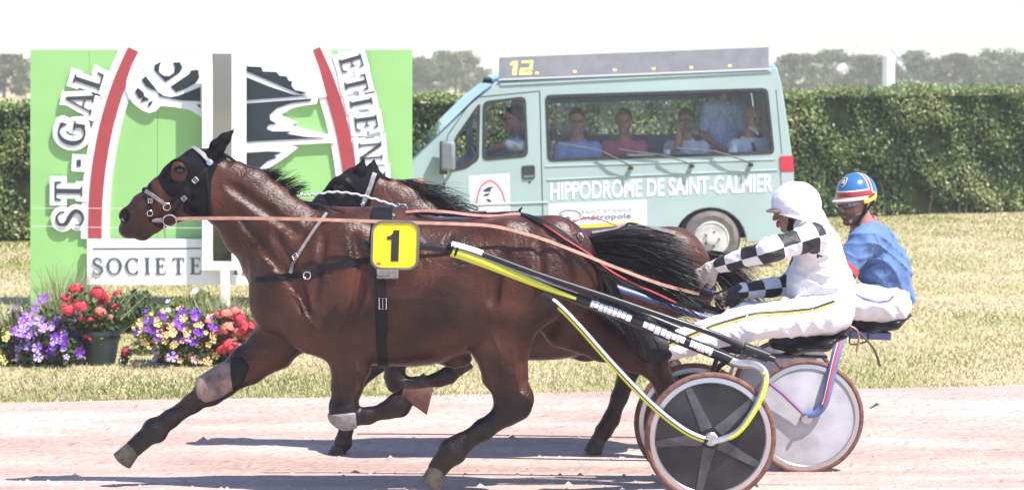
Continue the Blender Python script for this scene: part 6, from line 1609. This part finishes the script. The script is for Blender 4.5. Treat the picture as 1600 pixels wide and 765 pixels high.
def van():
    t = thing('van', 'pale green judges van lettered HIPPODROME DE SAINT-GALMIER with roof display', 'van', (VO.x, VO.y, gz(20.)))
    arch = lambda cx, cy, r: [(cx + r * math.cos(a), cy - r * math.sin(a) * .92) for a in np.linspace(math.pi * 1.02, -math.pi * .02, 15)]
    out = [(775, 128), (1214, 105), (1221, 130), (1232, 200), (1240, 262), (1241, 345), (1236, 374)] + arch(1110, 376, 56)[::-1] + [(1000, 392), (776, 404)] + arch(717, 396, 56)[::-1] + [(650, 410), (520, 415), (508, 398), (512, 330), (545, 290), (600, 264), (640, 252)]
    dW = 1.86
    for nm, d in (('side_panel', 0.), ('side_panel', dW)):
        cu = bpy.data.curves.new('c', 'CURVE'); cu.dimensions = '2D'; cu.fill_mode = 'BOTH'; cu.extrude = .012; cu.bevel_depth = .012; cu.bevel_resolution = 2; cu.offset = -.012
        for lp in (out, rounded(WIN_BIG if d == 0 else [(853, 163), (1198, 153), (1209, 258), (857, 272)], 9), rounded(WIN_DOOR, 10), rounded(WIN_QTR, 6)):
            q = [vuv(*p) for p in lp]; sp = cu.splines.new('POLY'); sp.points.add(len(q) - 1); sp.use_cyclic_u = True
            for pt, (a, b) in zip(sp.points, q): pt.co = (a, b, 0, 1)
        o = bpy.data.objects.new('c', cu); COL.objects.link(o); bpy.context.view_layer.update()
        me = bpy.data.meshes.new_from_object(o.evaluated_get(bpy.context.evaluated_depsgraph_get())); bpy.data.objects.remove(o)
        M = Matrix((VU, VZ, VN_)).transposed().to_4x4(); M.translation = VO - VN_ * (d + .024 if d == 0 else d)
        me.transform(M); me.transform(Matrix.Identity(4)); me.materials.clear(); me.materials.append(M_paint); me.name = nm; link(bpy.data.objects.new(nm, me), t)
    # roof, nose, rear, floor as strips across the width
    def across(name, prof, m, th=.02, crown=0., n=9, inset=.03):
        v = []; f = []; k = len(prof)
        for j in range(n + 1):
            s = j / n; d = inset + s * (dW - 2 * inset)
            for (px, py, nz) in prof:
                p = PV(px, py); p = p - VN_ * d + Vector((0, 0, nz + crown * math.sin(math.pi * s) ** .5)); v.append(p)
        N = len(v); 
        for p in list(v): v.append(p - Vector((0, 0, th)))
        for j in range(n):
            for i in range(k - 1):
                a = j * k + i; q = (a, a + 1, a + k + 1, a + k); f.append(q); f.append(tuple(x + N for x in q[::-1]))
        return mk(name, v, f, m, t)
    across('roof', [(772, 130, 0), (790, 124, .01), (900, 118, .02), (1100, 109, .02), (1214, 104, 0)], M_paint, .03, .07)
    across('headliner', [(780, 150, -.02), (1205, 136, -.02)], M_int, .04)
    vpl('inner_lining', [(850, 275), (1212, 262), (1212, 330), (850, 345)], M_int, t, 0, .01, d=dW - .06)
    vpl('inner_lining', [(770, 128), (1212, 108), (1206, 154), (1190, 157), (860, 167), (845, 167), (830, 160), (770, 162)], M_int, t, 0, .01, d=dW - .06)
    across('windscreen', [(770, 131, 0), (742, 152, 0), (690, 203, 0), (641, 250, 0)], M_glassd, .01, 0, 9, -.02)
    across('bonnet', [(641, 252, .012), (600, 264, .012), (545, 290, .012), (512, 330, .01), (508, 398, 0)], M_paint, .02)
    across('rear_door', [(1214, 104, 0), (1221, 130, 0), (1232, 200, 0), (1240, 262, 0), (1241, 345, 0), (1236, 374, 0)], M_paint, .02)
    across('floor', [(520, 392, .0), (1230, 362, .0)], M_int, .05)
    across('dashboard', [(650, 275, 0), (690, 268, 0), (735, 282, 0), (740, 350, 0)], M_vblk, .02)
    # window seals and panes
    for nm, w_, r in (('side_window', WIN_BIG, 9), ('door_window', WIN_DOOR, 10), ('quarter_window', WIN_QTR, 6)):
        big = rounded(w_, r); c = Vector((sum(p[0] for p in w_) / len(w_), sum(p[1] for p in w_) / len(w_)))
        hole = [(p[0] + (c.x - p[0]) * (3.2 / max(20, abs(c.x - p[0]))) * (abs(c.x - p[0]) > 4), p[1] + (c.y - p[1]) * (3.2 / max(12, abs(c.y - p[1])))) for p in big]
        outr = [(p[0] - (c.x - p[0]) * (1.6 / max(20, abs(c.x - p[0]))), p[1] - (c.y - p[1]) * (1.6 / max(12, abs(c.y - p[1])))) for p in big]
        s_ = vpl(nm, outr, M_vblk, t, -.030, .006, [hole]); vpl('pane', big, M_glass if nm == 'side_window' else M_glassd, s_, -.016, -.011)
        if nm != 'quarter_window': vpl('far_pane', big, M_glassd, s_, -.01, -.006, d=dW)
    # seams
    sm = mat('seam_dark', (.02, .03, .03), .8)
    for pl in ([(842.6, 142), (844, 142), (849, 345), (847.6, 345)], [(736, 158), (737.2, 158), (700, 212), (692, 262), (700, 345), (698.8, 345), (690.8, 262), (699, 211)], [(750, 151), (842, 142), (842, 143.2), (750, 152.4)], [(1212, 140), (1213, 140), (1222, 240), (1221, 240)]): vpl('seam', pl, sm, t, .0005, .0025)
    def mould(pts, r, m=M_paint): mb = MB(); mb.tube([PV(a, b) + VN_ * .002 for a, b in pts], r, 8); mb.obj('moulding', m, t)
    mould([(855, 281), (1000, 274), (1215, 265.5)], .010); mould([(700, 322), (845, 316.5), (856, 316)], .012); mould([(852, 260), (1211, 249)], .008); mould([(782, 133), (1205, 112)], .014)
    # display board on the roof
    db = vpl('display_board', [(781, 124), (1201, 107), (1201, 74), (781, 90)], mat('display_face', (.24, .245, .27), .5, var=.1), t, -.12, .0, d=-.012)
    vpl('board_edge', [(779, 126), (1203, 109), (1203, 106.5), (779, 123.5)], mat('board_alloy', (.7, .71, .72), .4, metal=.4), db, .001, .012, d=-.012)
    led = bpy.data.materials.new('led_amber'); led.use_nodes = True; b = led.node_tree.nodes['Principled BSDF']; b.inputs['Base Color'].default_value = (.8, .6, .15, 1); b.inputs['Emission Color'].default_value = (1, .68, .18, 1); b.inputs['Emission Strength'].default_value = .7
    for pl in ([(803, 96), (809, 95.5), (806, 117.5), (800, 117.5)], [(803, 96), (803, 100), (797, 103), (797, 99)], [(815, 95.5), (833, 94.5), (831, 107), (827, 107), (828.5, 98.5), (815, 99)], [(813, 107), (831, 106), (831, 109.5), (817, 110.5), (816, 113), (831, 112.5), (830, 116.5), (811, 117)]):
        vpl('digit', pl, led, db, .001, .004, d=-.012)
    for a, b in ((839, 114.5), (898, 112), (960, 109.5), (1021, 107.5), (1080, 105.5), (1140, 103)): vpl('decimal_point', [(a - 2.5, b - 1.6), (a + 2.5, b - 1.8), (a + 2.5, b + 1.6), (a - 2.5, b + 1.8)], led, db, .001, .004, d=-.012)
    # lettering and stickers
    text_mesh('van_lettering', 'HIPPODROME DE SAINT-GALMIER', PV(860, 313), PV(1207, 299.5), PV(860, 285), VN_, mat('van_letters', (.84, .86, .87), .5), t, .018)
    stk = mat('sticker_white', (.80, .81, .83), .4)
    s1 = vpl('door_sticker', [(733, 275), (796, 271), (797, 329), (734, 334)], stk, t, .001, .003)
    ar = cat2([(744, 318), (747, 303), (753, 290), (765, 282.5), (777, 289), (785, 302), (789, 316)], 6); vpl('arch_mark', band(ar, 1.6), mat('sticker_red', (.65, .12, .13), .5), s1, .0035, .0045)
    for q in ([(754, 298), (762, 292), (772, 291), (766, 297), (769, 299), (757, 300)], [(757, 303), (766, 301), (763, 306), (754, 307)], [(758, 310), (765, 311), (769, 315), (763, 316)]): vpl('emblem_mark', q, M_letter, s1, .0035, .0045)
    s2 = vpl('side_sticker', [(857, 319), (1010, 312), (1011, 368), (858, 376)], stk, t, .001, .003)
    gy = mat('sticker_grey', (.16, .17, .19), .5); el = [(890 + 17 * math.cos(a), 336 - 7.5 * math.sin(a)) for a in np.linspace(-.5, 2.9, 16)] ; vpl('emblem_mark', band(el, 1.2), gy, s2, .0035, .0045)
    for q in ([(880, 341), (888, 337), (893, 342), (884, 345)], [(894, 342), (901, 344), (896, 347)], [(871, 337), (878, 334), (880, 337)]): vpl('emblem_mark', q, gy, s2, .0035, .0045)
    text_mesh('sticker_text', 'SAINT-ETIENNE', PV(909, 333.5) + VN_ * .003, PV(987, 330) + VN_ * .003, PV(909, 327.5) + VN_ * .003, VN_, mat('sticker_pale', (.5, .5, .53), .5), s2)
    text_mesh('sticker_text', 'métropole', PV(909, 346.5) + VN_ * .003, PV(986, 343) + VN_ * .003, PV(909, 335.5) + VN_ * .003, VN_, gy, s2, .01)
    vpl('yellow_bar', [(895, 351), (998, 346), (998, 357), (895, 362)], mat('sticker_yellow', (.80, .58, .03), .5), s2, .0035, .0045)
    # mirror, handle, lamps
    mb = MB(); c = PV(699, 243) + VN_ * .14; mb.box(c, (.16, .10, .33), Matrix.Rotation(R(-8), 3, 'Z')); mr = mb.obj('door_mirror', mat('mirror_shell', (.20, .22, .235), .5, var=.1), t, bevel=.03)
    mb = MB(); mb.box(c + Vector((-.05, .02, -.02)), (.09, .09, .37)); mb.tube([c + Vector((.02, .04, -.16)), PV(706, 266)], .02, 8); mb.obj('mirror_arm', M_vblk, mr, bevel=.02)
    h_ = vpl('door_handle', rounded([(815, 259), (835.5, 258), (836, 279), (816, 280)], 3), M_vblk, t, .001, .010, bevel=.003); vpl('grip', [(818, 274), (834, 273), (834, 277), (818, 278)], mat('handle_grey', (.16, .17, .18), .4), h_, .0105, .020)
    vpl('lock', [(826, 283), (829, 283), (829, 286), (826, 286)], M_vblk, t, .001, .005); vpl('side_repeater', [(652, 281), (661, 280), (661, 286), (652, 287)], mat('amber', (.8, .22, .08), .3), t, .001, .012)
    tl = vpl('tail_lamp', [(1218.5, 244), (1239, 243), (1240, 267), (1220, 268)], mat('lamp_red', (.55, .015, .04), .15, coat=.6), t, .001, .018, bevel=.004); vpl('lamp_base', [(1220, 268.5), (1240, 267.5), (1241, 300), (1222, 302)], mat('lamp_grey', (.40, .44, .46), .4), tl, .001, .010)
    # wheels
    for cx, cy in ((1110, 376), (717, 395)):
        c = PV(cx, cy, .06); c.z = gz(20.) + .325; w_ = bpy.data.objects.new('wheel', None); w_.location = c; link(w_, t); ax = VN_
        mb = MB(); mb.lathe([(.19, -.09), (.27, -.10), (.315, -.085), (.325, -.05), (.325, .03), (.315, .06), (.27, .085), (.20, .07)], c, ax, 40); mb.obj('tyre', mat('tyre_dusty', (.14, .125, .115), .85, var=.25, vscale=12), w_)
        mb = MB(); mb.lathe([(.205, .072), (.19, .080), (.175, .05), (.12, .045), (.105, .075), (.07, .08), (.06, .10), (.02, .105)], c, ax, 32); mb.obj('rim', mat('steel_rim', (.50, .49, .47), .45, var=.2), w_)
        mb = MB(); mb.lathe([(.36, -.2), (.36, .0)], c - ax * .05, ax, 24); mb.obj('wheel_well', M_vblk, w_)
        for k in range(5):
            a = 2 * math.pi * k / 5; u = VU * math.cos(a) + VZ * math.sin(a); mb = MB(); mb.lathe([(.012, 0), (.012, .02), (.004, .024)], c + u * .085 + ax * .076, ax, 8); mb.obj('wheel_nut', M_vblk, w_)
    # wipers of the side window
    for bl, arm in (([(871, 223), (904, 229), (937, 235)], [(936, 235), (962, 247), (987, 260)]), ([(966, 233), (1000, 238), (1034, 242)], [(1032, 242), (1058, 249), (1082, 257)]), ([(1055, 231), (1088, 234), (1120, 236)], [(1116, 236), (1146, 245), (1174, 255)])):
        w_ = bpy.data.objects.new('wiper', None); w_.location = PV(*arm[-1]); link(w_, t); g = lambda p, o: PV(*p) + VN_ * o
        mb = MB(); mb.tube([g(p, .035) for p in bl], .007, 6); mb.obj('blade', M_vblk, w_)
        mb = MB(); mb.tube([g(arm[0], .05), g(arm[1], .07), g(arm[2], .06)], .009, 6); mb.obj('arm', M_vblk, w_)
        mb = MB(); mb.box(g((arm[2][0] - 2, arm[2][1] + 2), .045), (.05, .08, .045)); mb.obj('pivot', M_vblk, w_, bevel=.008)
    # inside: bench, steering wheel, shelf
    mb = MB(); a, b = PV(862, 246, 1.1), PV(1200, 235, 1.1); mb.box((a + b) / 2 + Vector((0, 0, -.08)), (2.5, .14, .62), Matrix.Rotation(PSI, 3, 'Z')); mb.obj('bench_back', mat('seat_cloth', (.12, .12, .17), .9, var=.2), t, bevel=.04)
    mb = MB(); c = PV(826, 235, .5); mb.box(c + Vector((.06, .1, -.1)), (.14, .5, .75)); mb.obj('driver_seat', M_int, t, bevel=.05)
    mb = MB(); ring(mb, PV(752, 248, .5), .19, .014, (1, 0, .55), 24); c = PV(752, 248, .5); mb.obj('steering_wheel', M_vblk, t)
    mb = MB(); a, b = PV(862, 250, .15), PV(1203, 239, .15); mb.box((a + b) / 2 + Vector((0, 0, -.04)), (2.45, .18, .02), Matrix.Rotation(PSI, 3, 'Z')); mb.obj('window_shelf', mat('shelf_grey', (.16, .18, .21), .7, var=.1), t)
    return t
van()
sh = MB(); c = PV(1005, 243, .15); sh.box(c + Vector((0, 0, -.004)), (.36, .15, .03), Matrix.Rotation(PSI, 3, 'Z')); tag(sh.obj('papers', M_signw, bevel=.003), 'stack of white papers lying inside the long van window', 'papers')
cu_ = MB(); cu_.lathe([(.032, 0), (.04, .085), (.041, .09), (.038, .09), (.032, .01)], PV(1042, 243.5, .15) + Vector((0, 0, -.02)), (0, 0, 1), 16); tag(cu_.obj('cup', M_signw), 'white cup standing inside the van window beside papers', 'cup')

# ------------------------------------------------------------ people in the van
M_hairb = mat('hair_black', (.012, .011, .012), .6, var=.4, vscale=80); M_hairg = mat('hair_grey', (.16, .15, .145), .7, var=.4, vscale=80); M_shade = mat('sunglass', (.012, .012, .014), .08, spec=.8)
def van_person(label, hp, d, face, shirt, hairm=None, s=1.13, glasses=None, arms=None, skin=M_skin, long=False, group=None, hands=()):
    hc = PV(hp[0], hp[1], d); fc = Vector(face); fc.z = 0; fc.normalize(); lf = VZ.cross(fc); t = thing('person', label, 'person', hc + Vector((0, 0, -.8 * s)))
    HM = head_frame(hc, face, (0, 0, 1), s); nb = hc + (-fc * .05 + Vector((0, 0, -.20))) * s; ch = nb + (-fc * .03 + Vector((0, 0, -.20))) * s; pel = nb + (-fc * .02 + Vector((0, 0, -.58))) * s
    S = Sdf(); add_head(S, HM, s); S.chain([pel, ch + Vector((0, 0, -.15 * s)), ch], [.10 * s, .10 * s, .10 * s], [.15 * s, .145 * s, .15 * s], L=tuple(lf), k=.05); S.seg(ch, nb, .085 * s, .055 * s, .14 * s, .06 * s, tuple(lf), .05)
    sh = {q: nb + (lf * .175 * q + Vector((0, 0, -.07))) * s for q in (-1, 1)}; S.seg(sh[-1], sh[1], .05 * s, .05 * s, k=.05)
    A = {}
    for q in (-1, 1):
        if arms and q in arms: el, wr = arms[q]
        else: el = sh[q] + (lf * .05 * q + fc * .06 + Vector((0, 0, -.28))) * s; wr = el + (fc * .08 - lf * .16 * q + Vector((0, 0, -.12))) * s
        A[q] = (el, wr); add_arm(S, sh[q], el, wr, tuple(r * s for r in (.052, .042, .038, .027)))
    V, Fc = S.mesh(.0105)
    for q in (-1, 1):
        el, wr = A[q]; Hs = hand_sdf(wr, wr - el, (0, 0, -1) if q not in hands else (fc * -1 if False else Vector((0, 0, -1))), -q, .7, s); v2, f2 = Hs.mesh(.006); Fc = np.concatenate([Fc, f2 + len(V)]); V = np.concatenate([V, v2])
    b_ = fast_mesh('body', V, Fc, skin, t, smooth=True)
    J = Sdf(); J.chain([pel, ch + Vector((0, 0, -.15 * s)), ch], [.125 * s, .12 * s, .118 * s], [.175 * s, .17 * s, .172 * s], L=tuple(lf), k=.05); J.seg(ch, nb + Vector((0, 0, -.015 * s)), .10 * s, .068 * s, .155 * s, .075 * s, tuple(lf), .05); J.seg(sh[-1], sh[1], .066 * s, .066 * s, k=.05)
    for q in (-1, 1):
        el, wr = A[q]; J.seg(sh[q], el if long else sh[q].lerp(el, .72), .068 * s, .062 * s, k=.03)
        if long: J.seg(el, el.lerp(wr, .9), .062 * s, .042 * s, k=.03)
    V, Fc = J.mesh(.0125, post=lambda D, X, Y, Z: wrinkle(D, X, Y, Z, .006, .8)); jk = fast_mesh('shirt', V, Fc, shirt, t, smooth=True)
    if hairm:
        Hh = Sdf(); Rm = np.array(HM.to_3x3().normalized()); Hh.ell(HM @ Vector((-.018, 0, .045)), (.108 * s, .088 * s, .102 * s), Rm, .02)
        def cut(D, X, Y, Z):
            Mi = HM.inverted(); x = Mi[0][0] * X + Mi[0][1] * Y + Mi[0][2] * Z + Mi[0][3]; z = Mi[2][0] * X + Mi[2][1] * Y + Mi[2][2] * Z + Mi[2][3]
            D = D + .004 * np.sin(X * 140 + 3 * np.sin(Z * 80)) * np.sin(Y * 120 + Z * 60); return np.maximum(D, (.02 + x * .75 - z) * .8)
        V, Fc = Hh.mesh(.008, post=cut); fast_mesh('hair', V, Fc, hairm, t, smooth=True)
    if glasses:
        for q in (-1, 1):
            mb = MB(); mb.ball(HM @ Vector((.108, .031 * q, .004)), (.008 * s, .027 * s, .019 * s), 12, HM.to_3x3().normalized()); mb.obj('lens', M_shade if glasses == 'sun' else M_lens, t)
            mb = MB(); mb.tube([HM @ Vector((.105, .055 * q, .010)), HM @ Vector((.05, .082 * q, .012)), HM @ Vector((-.01, .088 * q, .008))], .003 * s, 5); mb.obj('temple', M_shade, t)
    else:
        for q in (-1, 1): mb = MB(); mb.ball(HM @ Vector((.092, .031 * q, .004)), .011 * s, 10); mb.obj('eye', M_eye, t)
    return t, HM, A, lf, fc, nb, ch
c_lb = cloth('shirt_light_blue', (.36, .50, .78)); c_red = cloth('shirt_red', (.62, .14, .18)); c_wh = cloth('shirt_white', (.84, .85, .88)); c_wb = cloth('shirt_white_blue', (.74, .78, .86))
cam_dir = lambda hp: (Vector((0, 0, HC)) - PV(hp[0], hp[1], .5)).normalized()
el = PV(790, 226, .20); wr = PV(764, 237, .34)
van_person('van driver in pale T-shirt and sunglasses reaching for the steering wheel', (803, 186), .30, (-1, -.15, -.05), c_wb, M_hairb, 1.1, 'sun', {1: (el + Vector((0, -.02, 0)), wr), -1: (el + Vector((0, .4, 0)), wr + Vector((0, .3, 0)))}, M_skin)
van_person('man in light blue polo with sunglasses, leftmost behind the long window', (902, 190), .36, (-.05, -1, 0), c_lb, M_hairb, 1.14, 'sun')
van_person('man in red polo behind the long van window', (975, 190), .38, (-.12, -1, -.05), c_red, M_hairb, 1.08, None, None, M_skint)
el = PV(1060, 228, .27); wr = PV(1062, 206, .22)
tp = van_person('dark haired person in white shirt holding a camera up inside the van', (1072, 190), .42, (-.25, -1, -.05), c_wh, M_hairb, 1.1, 'sun', {-1: (el, wr)})
mb = MB(); c = PV(1074, 196, .2); mb.box(c, (.16, .07, .11)); mb.lathe([(.04, 0), (.045, .01), (.045, .07), (.038, .075)], c + Vector((.01, -.03, 0)), (0, -1, 0), 18); mb.box(c + Vector((.0, 0, .065)), (.06, .05, .03)); tag(mb.obj('camera_body', M_shade, bevel=.006), 'black photo camera held up inside the van', 'camera')
pl = mat('shirt_plaid', (.36, .50, .74), .8, col2=(.55, .66, .82), vscale=26, vmin=.45, vmax=.55)
van_person('standing person in pale blue checked shirt whose head is above the window', (1132, 128), .8, (.1, -1, 0), pl, M_hairb, 1.14, None)
tp = van_person('bald bearded man in white shirt and dark tie at the right of the van window', (1174, 186), .33, (.45, -1, -.05), c_wh, None, 1.10, 'clear')
_, HM, A, lf, fc, nb, ch = tp
mb = MB(); a = nb + fc * .085 + Vector((0, 0, -.05)); mb.ribbon([a, a + fc * .055 + Vector((0, 0, -.08)), a + fc * .075 + Vector((0, 0, -.25)), a + fc * .07 + Vector((0, 0, -.36))], tuple(lf), [.035, .045, .065, .07], .008); mb.obj('tie', mat('tie_dark', (.03, .035, .05), .6), tp[0])
Bd = Sdf(); Bd.seg(HM @ Vector((.05, .045, -.085)), HM @ Vector((.088, 0, -.112)), .022, .024, k=.02); Bd.seg(HM @ Vector((.05, -.045, -.085)), HM @ Vector((.088, 0, -.112)), .022, .024, k=.02); V, Fc = Bd.mesh(.008); fast_mesh('beard', V, Fc, mat('beard_white', (.6, .58, .56), .8), tp[0], smooth=True)

# ============================================================ haze volume, added to pale the far trees and horizon
def haze():
    x0, x1, y0, y1, z0, z1 = -1510, 1510, -70, 2510, -1.2, 5.2
    v = [(x, y, z) for x in (x0, x1) for y in (y0, y1) for z in (z0, z1)]
    m = bpy.data.materials.new('haze'); m.use_nodes = True; n = m.node_tree.nodes; n.remove(n['Principled BSDF'])
    pv = n.new('ShaderNodeVolumePrincipled'); pv.inputs['Color'].default_value = (.97, .98, 1, 1); pv.inputs['Density'].default_value = .0012; pv.inputs['Anisotropy'].default_value = .2
    m.node_tree.links.new(pv.outputs[0], n['Material Output'].inputs['Volume'])
    o = mk('haze', v, [(0, 1, 3, 2), (4, 6, 7, 5), (0, 4, 5, 1), (2, 3, 7, 6), (0, 2, 6, 4), (1, 5, 7, 3)], m, None, False)
    tag(o, 'thin haze volume added to pale the far trees and horizon', 'haze', kind='stuff')
haze()
